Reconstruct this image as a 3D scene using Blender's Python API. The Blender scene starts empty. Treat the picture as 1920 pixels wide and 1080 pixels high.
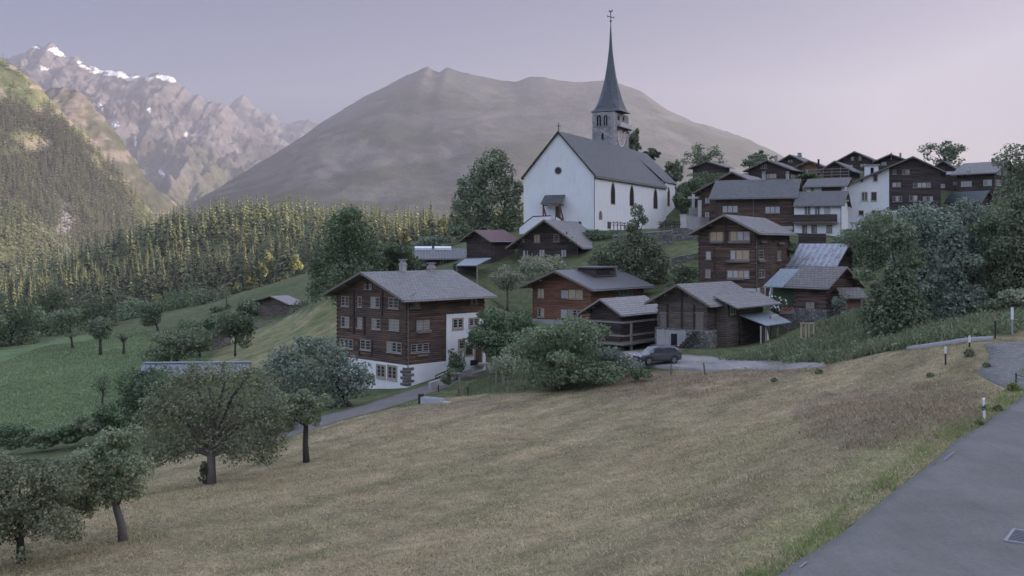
SKY_STR, SUN_STR, EXPO, HAZE = 0.14, 3.9, 1.92, 0.9e-4
SKY_SAT, SKY_TINT = 0.8, (1.0, 0.87, 0.90)
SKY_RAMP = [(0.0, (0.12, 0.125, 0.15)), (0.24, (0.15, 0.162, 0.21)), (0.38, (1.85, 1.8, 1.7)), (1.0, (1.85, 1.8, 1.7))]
HAZE_COL = (0.67, 0.645, 0.69, 1)
import bpy, bmesh, math, random
import numpy as np
from mathutils import Vector, Matrix

scene = bpy.context.scene
COL = scene.collection
PI = math.pi
R = math.radians
# ---- the photograph's geometry: level camera at the origin, lens shifted down to the horizon row
F, CX, HY = 1920.0, 960.0, 455.0


def P(x, y, D):
    return Vector(((x - CX) / F * D, D, (HY - y) / F * D))


def proj(p):
    return (CX + p[0] / p[1] * F, HY - p[2] / p[1] * F)


# ------------------------------------------------------------------ numpy noise
def _hash(ix, iy, seed):
    h = (ix.astype(np.int64) * 374761393 + iy.astype(np.int64) * 668265263 + seed * 974711) & 0x7fffffff
    h = ((h ^ (h >> 13)) * 1274126177) & 0x7fffffff
    return ((h ^ (h >> 16)) & 0xffff) / 65535.0


def vnoise(x, y, seed=0):
    x = np.asarray(x, float); y = np.asarray(y, float)
    ix = np.floor(x); iy = np.floor(y)
    fx = x - ix; fy = y - iy
    fx = fx * fx * (3 - 2 * fx); fy = fy * fy * (3 - 2 * fy)
    a = _hash(ix, iy, seed); b = _hash(ix + 1, iy, seed)
    c = _hash(ix, iy + 1, seed); d = _hash(ix + 1, iy + 1, seed)
    return (a * (1 - fx) + b * fx) * (1 - fy) + (c * (1 - fx) + d * fx) * fy


def fbm(x, y, octv=4, seed=0, gain=0.5):
    s = 0.0; a = 1.0; t = 0.0
    for i in range(octv):
        s = s + a * vnoise(x * 2 ** i + 17.3 * i, y * 2 ** i - 9.1 * i, seed + i)
        t += a; a *= gain
    return s / t


def ridged(x, y, octv=4, seed=0, gain=0.5):
    s = 0.0; a = 1.0; t = 0.0
    for i in range(octv):
        s = s + a * (1 - np.abs(2 * vnoise(x * 2 ** i + 7.7 * i, y * 2 ** i + 3.3 * i, seed + i) - 1)) ** 2
        t += a; a *= gain
    return s / t


def sstep(a, b, x):
    t = np.clip((x - a) / (b - a), 0, 1)
    return t * t * (3 - 2 * t)


def inpoly(px, py, poly):
    px = np.asarray(px); py = np.asarray(py)
    r = np.zeros(px.shape, bool)
    n = len(poly)
    for i in range(n):
        x1, y1 = poly[i]; x2, y2 = poly[(i + 1) % n]
        if y1 == y2: continue
        c = ((y1 > py) != (y2 > py)) & (px < (x2 - x1) * (py - y1) / (y2 - y1) + x1)
        r ^= c
    return r


# ------------------------------------------------------------------ mesh helpers
def np_mesh(name, V, FA, mat=None, smooth=False, parent=None, link=True):
    me = bpy.data.meshes.new(name)
    V = np.asarray(V, np.float32); FA = np.asarray(FA, np.int32)
    k = FA.shape[1]
    me.vertices.add(len(V)); me.vertices.foreach_set('co', V.ravel())
    me.loops.add(FA.size); me.loops.foreach_set('vertex_index', FA.ravel())
    me.polygons.add(len(FA))
    me.polygons.foreach_set('loop_start', np.arange(0, FA.size, k, dtype=np.int32))
    me.polygons.foreach_set('loop_total', np.full(len(FA), k, np.int32))
    if smooth:
        me.polygons.foreach_set('use_smooth', np.ones(len(FA), bool))
    me.update(calc_edges=True)
    if mat: me.materials.append(mat)
    if not link: return me
    o = bpy.data.objects.new(name, me); COL.objects.link(o)
    if parent: o.parent = parent
    return o


def tag(o, label=None, cat=None, group=None, kind=None):
    if label: o['label'] = label
    if cat: o['category'] = cat
    if group: o['group'] = group
    if kind: o['kind'] = kind
    return o


def thing(name, label, cat, loc=(0, 0, 0), rz=0.0, group=None):
    o = bpy.data.objects.new(name, None); COL.objects.link(o)
    o.empty_display_size = 0.3
    o.location = loc; o.rotation_euler = (0, 0, rz)
    return tag(o, label, cat, group)


class MB:
    """collects polygons (with metric uvs) and links them as one mesh object"""
    def __init__(s):
        s.v = []; s.f = []; s.m = []; s.uv = []

    def poly(s, pts, mi=0, uvs=None):
        b = len(s.v)
        pts = [Vector(p) for p in pts]
        s.v += pts; s.f.append(list(range(b, b + len(pts)))); s.m.append(mi)
        if uvs is None:
            n = Vector((0, 0, 0))
            for i in range(len(pts)):
                n += pts[i].cross(pts[(i + 1) % len(pts)])
            if n.length > 1e-9: n.normalize()
            if abs(n.z) > 0.75: uvs = [(p.x, p.y) for p in pts]
            else:
                h = Vector((-n.y, n.x, 0))
                if h.length < 1e-6: h = Vector((1, 0, 0))
                h.normalize()
                uvs = [(p.dot(h), p.z) for p in pts]
        s.uv.append(list(uvs))

    def hexa(s, c, mi=0):
        # c: 8 corners, bottom 0-3 ccw, top 4-7
        for q in ((0, 3, 2, 1), (4, 5, 6, 7), (0, 1, 5, 4), (1, 2, 6, 5), (2, 3, 7, 6), (3, 0, 4, 7)):
            s.poly([c[i] for i in q], mi)

    def box(s, x0, x1, y0, y1, z0, z1, mi=0, f=None):
        c = [(x0, y0, z0), (x1, y0, z0), (x1, y1, z0), (x0, y1, z0), (x0, y0, z1), (x1, y0, z1), (x1, y1, z1), (x0, y1, z1)]
        if f: c = [f(*p) for p in c]
        s.hexa(c, mi)

    def bar(s, a, b, w, h=None, mi=0):
        a = Vector(a); b = Vector(b); h = h or w
        d = (b - a).normalized()
        up = Vector((0, 0, 1)) if abs(d.z) < 0.95 else Vector((0, 1, 0))
        sx = d.cross(up).normalized(); uy = sx.cross(d).normalized()
        c = []
        for p in (a, b):
            for i, j in ((-1, -1), (1, -1), (1, 1), (-1, 1)):
                c.append(p + sx * (w / 2 * i) + uy * (h / 2 * j))
        s.hexa(c, mi)

    def tube(s, pts, rad, n=7, mi=0, cap=True):
        pts = [Vector(p) for p in pts]
        rings = []
        for i, p in enumerate(pts):
            d = (pts[min(i + 1, len(pts) - 1)] - pts[max(i - 1, 0)]).normalized()
            up = Vector((0, 0, 1)) if abs(d.z) < 0.9 else Vector((1, 0, 0))
            sx = d.cross(up).normalized(); uy = sx.cross(d).normalized()
            r = rad[i] if hasattr(rad, '__len__') else rad
            rings.append([p + (sx * math.cos(2 * PI * k / n) + uy * math.sin(2 * PI * k / n)) * r for k in range(n)])
        for i in range(len(rings) - 1):
            for k in range(n):
                k2 = (k + 1) % n
                s.poly([rings[i][k], rings[i][k2], rings[i + 1][k2], rings[i + 1][k]], mi)
        if cap:
            s.poly(rings[0][::-1], mi); s.poly(rings[-1], mi)

    def prism(s, prof, b0, b1, f, mi=0, caps=True):
        """profile [(a,z)] extruded from b0 to b1; f(a,b,z)->point; uv = (b, running length)"""
        n = len(prof); L = [0]
        for i in range(n):
            p, q = prof[i], prof[(i + 1) % n]
            L.append(L[-1] + math.hypot(q[0] - p[0], q[1] - p[1]))
        for i in range(n):
            p, q = prof[i], prof[(i + 1) % n]
            s.poly([f(p[0], b0, p[1]), f(q[0], b0, q[1]), f(q[0], b1, q[1]), f(p[0], b1, p[1])], mi,
                   [(b0, L[i]), (b0, L[i + 1]), (b1, L[i + 1]), (b1, L[i])])
        if caps:
            s.poly([f(a, b0, z) for a, z in prof], mi, [(a, z) for a, z in prof])
            s.poly([f(a, b1, z) for a, z in prof][::-1], mi, [(a, z) for a, z in prof][::-1])

    def build(s, name, mats, parent=None, smooth=False, loc=None, bevel=0.0, merge=False):
        me = bpy.data.meshes.new(name)
        me.from_pydata([tuple(v) for v in s.v], [], s.f)
        if not isinstance(mats, (list, tuple)): mats = [mats]
        for m in mats: me.materials.append(m)
        me.polygons.foreach_set('material_index', s.m)
        ul = me.uv_layers.new(name='UVMap')
        flat = [c for u in s.uv for p in u for c in p]
        ul.data.foreach_set('uv', flat)
        bm = bmesh.new(); bm.from_mesh(me)
        bmesh.ops.remove_doubles(bm, verts=bm.verts, dist=1e-5)
        if bevel > 0:
            bmesh.ops.bevel(bm, geom=[e for e in bm.edges if e.calc_face_angle(0) > 0.5], offset=bevel, segments=2, profile=0.5, affect='EDGES')
        bmesh.ops.recalc_face_normals(bm, faces=bm.faces)
        bm.to_mesh(me); bm.free()
        if smooth:
            for p in me.polygons: p.use_smooth = True
        o = bpy.data.objects.new(name, me); COL.objects.link(o)
        if parent: o.parent = parent
        if loc is not None: o.location = loc
        return o


# ------------------------------------------------------------------ materials
def newmat(name):
    m = bpy.data.materials.new(name); m.use_nodes = True
    nt = m.node_tree; nt.nodes.clear()
    return m, nt


def nd(nt, typ, inp=None, **kw):
    n = nt.nodes.new(typ)
    for k, v in kw.items(): setattr(n, k, v)
    for k, v in (inp or {}).items():
        s = n.inputs[k]
        if hasattr(v, 'is_output') and v.is_output: nt.links.new(v, s)
        else: s.default_value = v
    return n


def ramp(nt, fac, stops, interp='LINEAR'):
    n = nt.nodes.new('ShaderNodeValToRGB'); nt.links.new(fac, n.inputs[0])
    cr = n.color_ramp; cr.interpolation = interp
    while len(cr.elements) < len(stops): cr.elements.new(0.5)
    for e, (p, c) in zip(cr.elements, stops):
        e.position = p; e.color = (c[0], c[1], c[2], 1) if hasattr(c, '__len__') else (c, c, c, 1)
    return n.outputs[0]


def mathn(nt, op, a, b=0.0, c=0.0):
    n = nt.nodes.new('ShaderNodeMath'); n.operation = op
    for i, v in enumerate((a, b, c)):
        if hasattr(v, 'is_output'): nt.links.new(v, n.inputs[i])
        else: n.inputs[i].default_value = v
    return n.outputs[0]


def mixc(nt, fac, a, b, mode='MIX'):
    n = nt.nodes.new('ShaderNodeMix'); n.data_type = 'RGBA'; n.blend_type = mode
    for i, v in ((0, fac), (6, a), (7, b)):
        if hasattr(v, 'is_output'): nt.links.new(v, n.inputs[i])
        elif hasattr(v, '__len__'): n.inputs[i].default_value = (v[0], v[1], v[2], 1)
        else: n.inputs[i].default_value = v
    return n.outputs[2]


def noise(nt, vec, scale, detail=3, rough=0.5, dist=0.0):
    n = nd(nt, 'ShaderNodeTexNoise', {'Scale': scale, 'Detail': detail, 'Roughness': rough, 'Distortion': dist})
    if vec is not None: nt.links.new(vec, n.inputs['Vector'])
    return n.outputs['Fac']


def mapping(nt, vec, scale=(1, 1, 1), rot=(0, 0, 0), loc=(0, 0, 0)):
    n = nd(nt, 'ShaderNodeMapping', {'Scale': scale, 'Rotation': rot, 'Location': loc})
    nt.links.new(vec, n.inputs['Vector'])
    return n.outputs[0]


def finish(nt, color, rough=0.9, height=None, bump=0.3, dist=0.05, spec=0.3, metal=0.0):
    b = nd(nt, 'ShaderNodeBsdfPrincipled', {'Roughness': rough, 'Metallic': metal, 'Specular IOR Level': spec})
    if hasattr(color, 'is_output'): nt.links.new(color, b.inputs['Base Color'])
    else: b.inputs['Base Color'].default_value = (*color, 1)
    if height is not None:
        bn = nd(nt, 'ShaderNodeBump', {'Strength': bump, 'Distance': dist, 'Height': height})
        nt.links.new(bn.outputs[0], b.inputs['Normal'])
    o = nd(nt, 'ShaderNodeOutputMaterial'); nt.links.new(b.outputs[0], o.inputs[0])
    return b


def m_plain(name, col, rough=0.8, var=0.25, scale=4.0, metal=0.0, spec=0.3, bump=0.1):
    m, nt = newmat(name)
    tc = nd(nt, 'ShaderNodeTexCoord').outputs['Object']
    n = noise(nt, tc, scale, 4, 0.6)
    c = mixc(nt, n, [v * (1 - var) for v in col], [min(1, v * (1 + var)) for v in col])
    finish(nt, c, rough, n, bump, 0.03, spec, metal)
    return m


def m_timber(name, dark, light, red, logh=0.24, redamt=0.5):
    """squared logs laid flat: one tone per log, streaked grain, dark joints"""
    m, nt = newmat(name)
    uv = nd(nt, 'ShaderNodeUVMap').outputs[0]
    oi = nd(nt, 'ShaderNodeObjectInfo').outputs['Random']
    sp = nd(nt, 'ShaderNodeSeparateXYZ', {0: uv})
    vrow = mathn(nt, 'DIVIDE', sp.outputs[1], logh)
    row = mathn(nt, 'FLOOR', vrow); fr = mathn(nt, 'FRACT', vrow)
    seed = mathn(nt, 'MULTIPLY', oi, 50.0)
    cmb = nd(nt, 'ShaderNodeCombineXYZ', {0: mathn(nt, 'MULTIPLY', sp.outputs[0], 0.28), 1: mathn(nt, 'MULTIPLY', row, 3.71), 2: seed}).outputs[0]
    tone = noise(nt, cmb, 1.0, 2, 0.6)
    big = noise(nt, nd(nt, 'ShaderNodeCombineXYZ', {0: sp.outputs[0], 1: sp.outputs[1], 2: seed}).outputs[0], 0.22, 3, 0.6)
    grain = noise(nt, mapping(nt, uv, (1.2, 28, 1)), 1.0, 4, 0.7)
    c = mixc(nt, ramp(nt, tone, [(0.3, 0), (0.72, 1)]), dark, light)
    rf = mathn(nt, 'MULTIPLY', mathn(nt, 'MULTIPLY', ramp(nt, big, [(0.42, 0), (0.68, 1)]), ramp(nt, tone, [(0.4, 0), (0.6, 1)])), redamt)
    c = mixc(nt, rf, c, red)
    c = mixc(nt, 1.0, c, ramp(nt, grain, [(0.25, 0.55), (0.75, 1.25)]), 'MULTIPLY')
    joint = ramp(nt, fr, [(0.0, 0.15), (0.09, 1.0), (0.92, 1.0), (1.0, 0.15)])
    c = mixc(nt, 1.0, c, ramp(nt, joint, [(0, 0.4), (1, 1)]), 'MULTIPLY')
    h = mathn(nt, 'ADD', mathn(nt, 'SINE', mathn(nt, 'MULTIPLY', fr, PI)), mathn(nt, 'MULTIPLY', grain, 0.25))
    finish(nt, c, 0.85, h, 0.8, 0.06, 0.25)
    return m


def m_plaster(name, col, dirt=(0.38, 0.36, 0.33), amt=0.35):
    m, nt = newmat(name)
    uv = nd(nt, 'ShaderNodeUVMap').outputs[0]
    n1 = noise(nt, uv, 0.35, 5, 0.65); n2 = noise(nt, mapping(nt, uv, (2.2, 0.35, 1)), 1.0, 4, 0.6)
    n3 = noise(nt, uv, 9.0, 3, 0.6)
    f = mathn(nt, 'MULTIPLY', ramp(nt, mathn(nt, 'MULTIPLY', n1, mathn(nt, 'MULTIPLY', n2, 2.0)), [(0.42, 0), (0.85, 1)]), amt)
    c = mixc(nt, f, col, dirt)
    finish(nt, c, 0.92, mathn(nt, 'ADD', n3, mathn(nt, 'MULTIPLY', n1, 1.5)), 0.25, 0.04, 0.15)
    return m


def m_stone(name, c1, c2, mortar, scale=2.4, contrast=1.0):
    m, nt = newmat(name)
    uv = nd(nt, 'ShaderNodeUVMap').outputs[0]
    mp = mapping(nt, uv, (1.0, 1.7, 1))
    wob = nd(nt, 'ShaderNodeTexNoise', {'Scale': 1.5, 'Detail': 2}); nt.links.new(uv, wob.inputs['Vector'])
    va = nd(nt, 'ShaderNodeVectorMath', {1: (0.22, 0.22, 0)}, operation='MULTIPLY'); nt.links.new(wob.outputs['Color'], va.inputs[0])
    vb = nd(nt, 'ShaderNodeVectorMath', operation='ADD'); nt.links.new(mp, vb.inputs[0]); nt.links.new(va.outputs[0], vb.inputs[1])
    vo = nd(nt, 'ShaderNodeTexVoronoi', {'Scale': scale}); nt.links.new(vb.outputs[0], vo.inputs['Vector'])
    ed = nd(nt, 'ShaderNodeTexVoronoi', {'Scale': scale}, feature='DISTANCE_TO_EDGE'); nt.links.new(vb.outputs[0], ed.inputs['Vector'])
    sep = nd(nt, 'ShaderNodeSeparateColor', {0: vo.outputs['Color']})
    c = mixc(nt, sep.outputs[0], c1, c2)
    gr = noise(nt, uv, 14, 4, 0.7); st = noise(nt, uv, 0.5, 4, 0.6)
    c = mixc(nt, 1.0, c, ramp(nt, gr, [(0.2, 0.65), (0.8, 1.25)]), 'MULTIPLY')
    c = mixc(nt, 1.0, c, ramp(nt, st, [(0.3, 0.7), (0.7, 1.15)]), 'MULTIPLY')
    e = ramp(nt, ed.outputs[0], [(0.0, 0), (0.09, 1)])
    c = mixc(nt, e, mortar, c)
    finish(nt, c, 0.9, mathn(nt, 'ADD', e, mathn(nt, 'MULTIPLY', gr, 0.5)), 0.7, 0.06, 0.2)
    return m


def m_slate(name, c1, c2, lich=(0.2, 0.19, 0.15), size=0.42, lamt=0.4):
    m, nt = newmat(name)
    uv = nd(nt, 'ShaderNodeUVMap').outputs[0]
    wob = nd(nt, 'ShaderNodeTexNoise', {'Scale': 2.0, 'Detail': 3}); nt.links.new(uv, wob.inputs['Vector'])
    va = nd(nt, 'ShaderNodeVectorMath', {1: (0.12, 0.12, 0)}, operation='MULTIPLY'); nt.links.new(wob.outputs['Color'], va.inputs[0])
    vb = nd(nt, 'ShaderNodeVectorMath', operation='ADD'); nt.links.new(uv, vb.inputs[0]); nt.links.new(va.outputs[0], vb.inputs[1])
    br = nd(nt, 'ShaderNodeTexBrick', {'Scale': 1.0, 'Mortar Size': 0.025, 'Bias': 0.0, 'Brick Width': size * 1.1, 'Row Height': size,
                                       'Color1': (*c1, 1), 'Color2': (*c2, 1), 'Mortar': (c1[0] * .3, c1[1] * .3, c1[2] * .3, 1)})
    nt.links.new(vb.outputs[0], br.inputs['Vector'])
    n = noise(nt, uv, 0.55, 5, 0.7); n2 = noise(nt, uv, 6, 4, 0.7)
    c = mixc(nt, mathn(nt, 'MULTIPLY', ramp(nt, n, [(0.45, 0), (0.7, 1)]), lamt), br.outputs['Color'], lich)
    c = mixc(nt, 1.0, c, ramp(nt, n2, [(0.25, 0.6), (0.8, 1.35)]), 'MULTIPLY')
    sp = nd(nt, 'ShaderNodeSeparateXYZ', {0: vb.outputs[0]})
    fr = mathn(nt, 'FRACT', mathn(nt, 'DIVIDE', sp.outputs[1], size))
    h = mathn(nt, 'ADD', mathn(nt, 'MULTIPLY', br.outputs['Fac'], -0.6), mathn(nt, 'ADD', fr, mathn(nt, 'MULTIPLY', n2, 0.6)))
    finish(nt, c, 0.62, h, 0.7, 0.05, 0.45)
    return m


def m_sheet(name, col, rust=(0.12, 0.05, 0.03), amt=0.3, seam=0.3, rough=0.45, metal=0.3):
    """corrugated or standing-seam sheet"""
    m, nt = newmat(name)
    uv = nd(nt, 'ShaderNodeUVMap').outputs[0]
    sp = nd(nt, 'ShaderNodeSeparateXYZ', {0: uv})
    w = mathn(nt, 'SINE', mathn(nt, 'MULTIPLY', sp.outputs[0], 2 * PI / seam))
    n = noise(nt, mapping(nt, uv, (1.3, 0.5, 1)), 1.2, 5, 0.7)
    c = mixc(nt, mathn(nt, 'MULTIPLY', ramp(nt, n, [(0.5, 0), (0.66, 1)]), amt), col, rust)
    n2 = noise(nt, uv, 3.0, 3, 0.6)
    c = mixc(nt, 1.0, c, ramp(nt, n2, [(0.3, 0.75), (0.7, 1.15)]), 'MULTIPLY')
    c = mixc(nt, 1.0, c, ramp(nt, w, [(0.0, 0.8), (0.6, 1.0)]), 'MULTIPLY')
    finish(nt, c, rough, w, 0.4, 0.04, 0.5, metal)
    return m


def m_leaf(name, c1, c2, trans=0.3, vscale=0.35):
    m, nt = newmat(name)
    g = nd(nt, 'ShaderNodeNewGeometry').outputs['Random Per Island']
    tc = nd(nt, 'ShaderNodeTexCoord').outputs['Object']
    oi = nd(nt, 'ShaderNodeObjectInfo').outputs['Random']
    n = noise(nt, tc, vscale, 3, 0.6)
    f = mathn(nt, 'ADD', mathn(nt, 'MULTIPLY', g, 0.7), mathn(nt, 'MULTIPLY', mathn(nt, 'SUBTRACT', n, 0.35), 0.8))
    c = mixc(nt, f, c1, c2)
    hv = nd(nt, 'ShaderNodeHueSaturation', {'Hue': mathn(nt, 'ADD', 0.485, mathn(nt, 'MULTIPLY', oi, 0.03)), 'Saturation': 1.0,
                                            'Value': mathn(nt, 'ADD', 0.98, mathn(nt, 'MULTIPLY', oi, 0.4)), 'Color': c}).outputs[0]
    b = nd(nt, 'ShaderNodeBsdfPrincipled', {'Roughness': 0.65, 'Base Color': hv, 'Specular IOR Level': 0.3})
    t = nd(nt, 'ShaderNodeBsdfTranslucent', {'Color': hv})
    mx = nd(nt, 'ShaderNodeMixShader', {0: trans}); nt.links.new(b.outputs[0], mx.inputs[1]); nt.links.new(t.outputs[0], mx.inputs[2])
    o = nd(nt, 'ShaderNodeOutputMaterial'); nt.links.new(mx.outputs[0], o.inputs[0])
    return m


def m_glass(name, col, rough=0.08, spec=0.6):
    m, nt = newmat(name)
    uv = nd(nt, 'ShaderNodeTexCoord').outputs['Object']
    n = noise(nt, uv, 1.3, 2)
    c = mixc(nt, n, [v * 0.7 for v in col], [v * 1.3 for v in col])
    finish(nt, c, rough, n, 0.05, 0.02, spec)
    return m


def m_vcol(name, rough=0.95, s1=0.5, s2=6.0, lo=0.6, hi=1.4, tint=None, bump=0.6, bdist=0.08, tex='Object'):
    """albedo from the vertex colours (what grows or lies where), broken up by fine noise"""
    m, nt = newmat(name)
    a = nd(nt, 'ShaderNodeAttribute', attribute_name='Col').outputs['Color']
    tc = nd(nt, 'ShaderNodeTexCoord').outputs[tex]
    n1 = noise(nt, tc, s1, 5, 0.65); n2 = noise(nt, tc, s2, 4, 0.7)
    c = mixc(nt, 1.0, a, ramp(nt, n1, [(0.28, lo), (0.72, hi)]), 'MULTIPLY')
    c = mixc(nt, 1.0, c, ramp(nt, n2, [(0.25, lo), (0.75, hi)]), 'MULTIPLY')
    if tint:
        n3 = noise(nt, tc, s1 * 2.7, 4, 0.7)
        c = mixc(nt, mathn(nt, 'MULTIPLY', ramp(nt, n3, [(0.5, 0), (0.68, 1)]), tint[3]), c, tint[:3])
    finish(nt, c, rough, mathn(nt, 'ADD', n1, n2), bump, bdist, 0.1)
    return m


def set_col(me, C):
    at = me.color_attributes.new('Col', 'FLOAT_COLOR', 'POINT')
    A = np.ones((len(C), 4), np.float32); A[:, :3] = C
    at.data.foreach_set('color', A.ravel())
# ------------------------------------------------------------------ camera, light, air
SUN_EL, SUN_AZ = R(9.5), R(93.0)     # azimuth measured from straight ahead towards the right
cam = bpy.data.cameras.new('camera'); co = bpy.data.objects.new('camera', cam); COL.objects.link(co)
co.location = (0, 0, 0); co.rotation_euler = (R(90), 0, 0)
cam.sensor_width = 36; cam.lens = 36 * F / 1920.0
cam.shift_y = -(540 - HY) / 1920.0
cam.clip_start = 0.5; cam.clip_end = 40000
scene.camera = co
w = bpy.data.worlds.new('World'); scene.world = w; w.use_nodes = True
wn = w.node_tree; wn.nodes.clear()
sky = nd(wn, 'ShaderNodeTexSky', sky_type='NISHITA', sun_disc=False, sun_elevation=SUN_EL, sun_rotation=SUN_AZ,
         altitude=1200, air_density=1.0, dust_density=1.6, ozone_density=2.0)
hs = nd(wn, 'ShaderNodeHueSaturation', {'Saturation': SKY_SAT, 'Value': 1.0, 'Color': sky.outputs[0]})
tint = mixc(wn, 1.0, hs.outputs[0], SKY_TINT, 'MULTIPLY')
# clear-air sky scaled by elevation: dimmed low, boosted above the view to light walls
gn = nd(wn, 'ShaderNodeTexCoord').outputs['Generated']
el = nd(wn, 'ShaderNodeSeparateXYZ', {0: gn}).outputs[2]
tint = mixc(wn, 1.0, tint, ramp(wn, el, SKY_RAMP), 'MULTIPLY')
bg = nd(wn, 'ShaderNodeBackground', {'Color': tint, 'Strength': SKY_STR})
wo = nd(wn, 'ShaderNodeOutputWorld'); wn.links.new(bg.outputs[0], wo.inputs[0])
sl = bpy.data.lights.new('sun', 'SUN'); sl.energy = SUN_STR; sl.angle = R(0.5); sl.color = (1.0, 0.83, 0.67)
so = bpy.data.objects.new('sun', sl); COL.objects.link(so)
sd = Vector((math.sin(SUN_AZ) * math.cos(SUN_EL), math.cos(SUN_AZ) * math.cos(SUN_EL), math.sin(SUN_EL)))
so.rotation_euler = sd.to_track_quat('Z', 'Y').to_euler(); so.location = sd * 300
scene.render.engine = 'CYCLES'
vs = scene.view_settings
vs.view_transform = 'Standard'; vs.look = 'None'; vs.gamma = 1.0; vs.use_curve_mapping = False; vs.exposure = EXPO
cy = scene.cycles
cy.use_denoising = True
try: cy.denoiser = 'OPENIMAGEDENOISE'
except Exception: pass
cy.max_bounces = 5; cy.diffuse_bounces = 3; cy.glossy_bounces = 2; cy.transmission_bounces = 3; cy.transparent_max_bounces = 6
cy.volume_bounces = 2
cy.caustics_reflective = False; cy.caustics_refractive = False

# ------------------------------------------------------------------ terrain from control points (photo x, photo y, depth)
CP = [
 # carriageway and its verge
 (1470, 1080, 26.4), (1920, 1080, 26.4), (1920, 745, 56.9), (1700, 910, 36.3), (1920, 900, 37.1), (1800, 1000, 30.3), (1843, 787, 49.7), (2100, 745, 57), (2200, 1080, 26.4), (2150, 680, 70),
 (1900, 690, 64), (1920, 640, 70), (1800, 640, 72), (1690, 760, 53), (1690, 830, 43.5), (1600, 790, 55),
 (1772, 684, 69), (1480, 722, 76), (1650, 690, 73),
 # lane by the car
 (1520, 688, 88), (1400, 688, 93), (1270, 690, 97), (1228, 678, 100), (1180, 690, 99), (1290, 668, 102), (1150, 668, 104),
 # meadow
 (1200, 765, 78), (1250, 725, 88), (1320, 712, 86), (1300, 900, 49), (1000, 1080, 34), (1250, 1080, 29.5), (700, 1080, 38), (400, 1050, 43), (233, 1018, 47), (0, 1060, 44), (395, 905, 66), (575, 865, 72),
 (808, 757, 95), (960, 810, 74), (700, 900, 59), (900, 950, 50), (640, 785, 88), (560, 802, 86), (760, 735, 106), (700, 790, 84), (840, 705, 116), (900, 690, 123), (870, 745, 100),
 (762, 732, 111), (640, 742, 118), (700, 738, 114), (1000, 740, 92), (1100, 725, 94), (930, 715, 108),
 (150, 830, 95), (0, 842, 98), (0, 930, 68), (250, 790, 100), (-200, 842, 98), (-200, 1060, 44),
 # meadow on the left
 (0, 700, 170), (130, 648, 195), (190, 665, 180), (232, 662, 182), (300, 616, 228), (60, 648, 210), (100, 760, 126), (250, 730, 135), (330, 690, 140), (-200, 720, 170), (-300, 640, 260),
 # slope behind the big house
 (440, 672, 150), (530, 640, 160), (600, 600, 170), (500, 612, 195), (620, 560, 175), (400, 655, 172), (560, 580, 200),
 (900, 540, 138), (870, 512, 152), (800, 509, 160), (850, 508, 161), (1050, 505, 154), (950, 562, 150), (985, 612, 136), (1003, 604, 141), (930, 590, 128), (790, 506, 172), (1050, 612, 128), (1230, 565, 132), (1150, 662, 112), (1222, 660, 114), (1120, 655, 116),
 # church terrace
 (1116, 433, 180), (980, 432, 190), (1180, 433, 176), (1250, 430, 182), (1280, 432, 205), (1020, 430, 215), (1150, 430, 225), (1300, 492, 150), (1170, 480, 155), (1250, 485, 153), (1310, 440, 176),
 # houses on the right
 (1420, 572, 128), (1310, 560, 135), (1490, 556, 138), (1520, 606, 112), (1600, 582, 118), (1450, 662, 101), (1590, 650, 92), (1700, 622, 92), (1880, 602, 80), (1920, 606, 78), (2000, 600, 85),
 (1340, 655, 107), (1300, 652, 109), (1230, 652, 112), (1560, 560, 135), (1452, 592, 124), (1395, 646, 111), (1422, 641, 114), (1462, 629, 117), (1375, 652, 109),
 (1400, 445, 162), (1590, 442, 162), (1700, 442, 170), (1590, 438, 190), (1680, 436, 182), (1764, 436, 181), (1640, 450, 158), (1790, 425, 176), (1800, 405, 182), (1900, 392, 190), (1500, 447, 158), (1640, 500, 130), (1750, 520, 120), (1850, 500, 120), (1950, 480, 130),
 (1450, 332, 215), (1320, 338, 248), (1600, 322, 218), (1850, 365, 200), (1380, 420, 176), (1290, 405, 205), (1700, 330, 225), (1500, 318, 240),
 # falling away behind
 (905, 447, 200), (845, 449, 206), (860, 452, 250), (700, 475, 265), (600, 520, 310), (750, 480, 200),
 # forest hill
 (430, 577, 450), (300, 600, 440), (100, 628, 430), (0, 645, 430), (500, 550, 440), (640, 522, 430), (840, 474, 430), (300, 440, 720), (450, 416, 770), (520, 413, 775), (600, 420, 770), (700, 436, 760), (840, 441, 760), (1000, 458, 760), (150, 492, 700), (0, 572, 660), (-200, 640, 650), (-200, 660, 430), (180, 560, 560), (400, 505, 600), (1200, 455, 420), (1500, 400, 420), (1500, 430, 700),
]
WP = [(0, 8, -9.6), (-25, 8, -12), (22, 10, -8.4), (0, -40, -7), (60, 0, -5), (60, 40, -6), (-80, 0, -17), (-60, 40, -16), (-60, -50, -12), (80, 80, -1), (110, 130, 4), (130, 180, 9), (160, 230, 16),
      (0, 330, 2), (60, 330, 12), (140, 330, 22), (-330, 500, -34), (-330, 200, -30), (-200, 100, -24), (-380, 800, -60), (0, 920, -40), (-200, 920, -30), (200, 800, 0), (250, 0, 10), (250, 300, 24), (300, 450, 8), (200, 600, 2), (300, 620, -8), (300, 780, -14)]
_c = [(*P(*c),) for c in CP] + WP
_cx = np.array([c[0] for c in _c]); _cy = np.array([c[1] for c in _c]); _cz = np.array([c[2] for c in _c])


def _phi(r2):
    return 0.5 * r2 * np.log(np.maximum(r2, 1e-9))


def _wx(X, Y):
    # work in a log-depth frame so that near detail is not swamped by the far hill
    Yq = np.maximum(np.asarray(Y, float), -60) + 75.0
    return np.asarray(X, float) / Yq * 3.0, np.log(Yq) * 3.0


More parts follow.
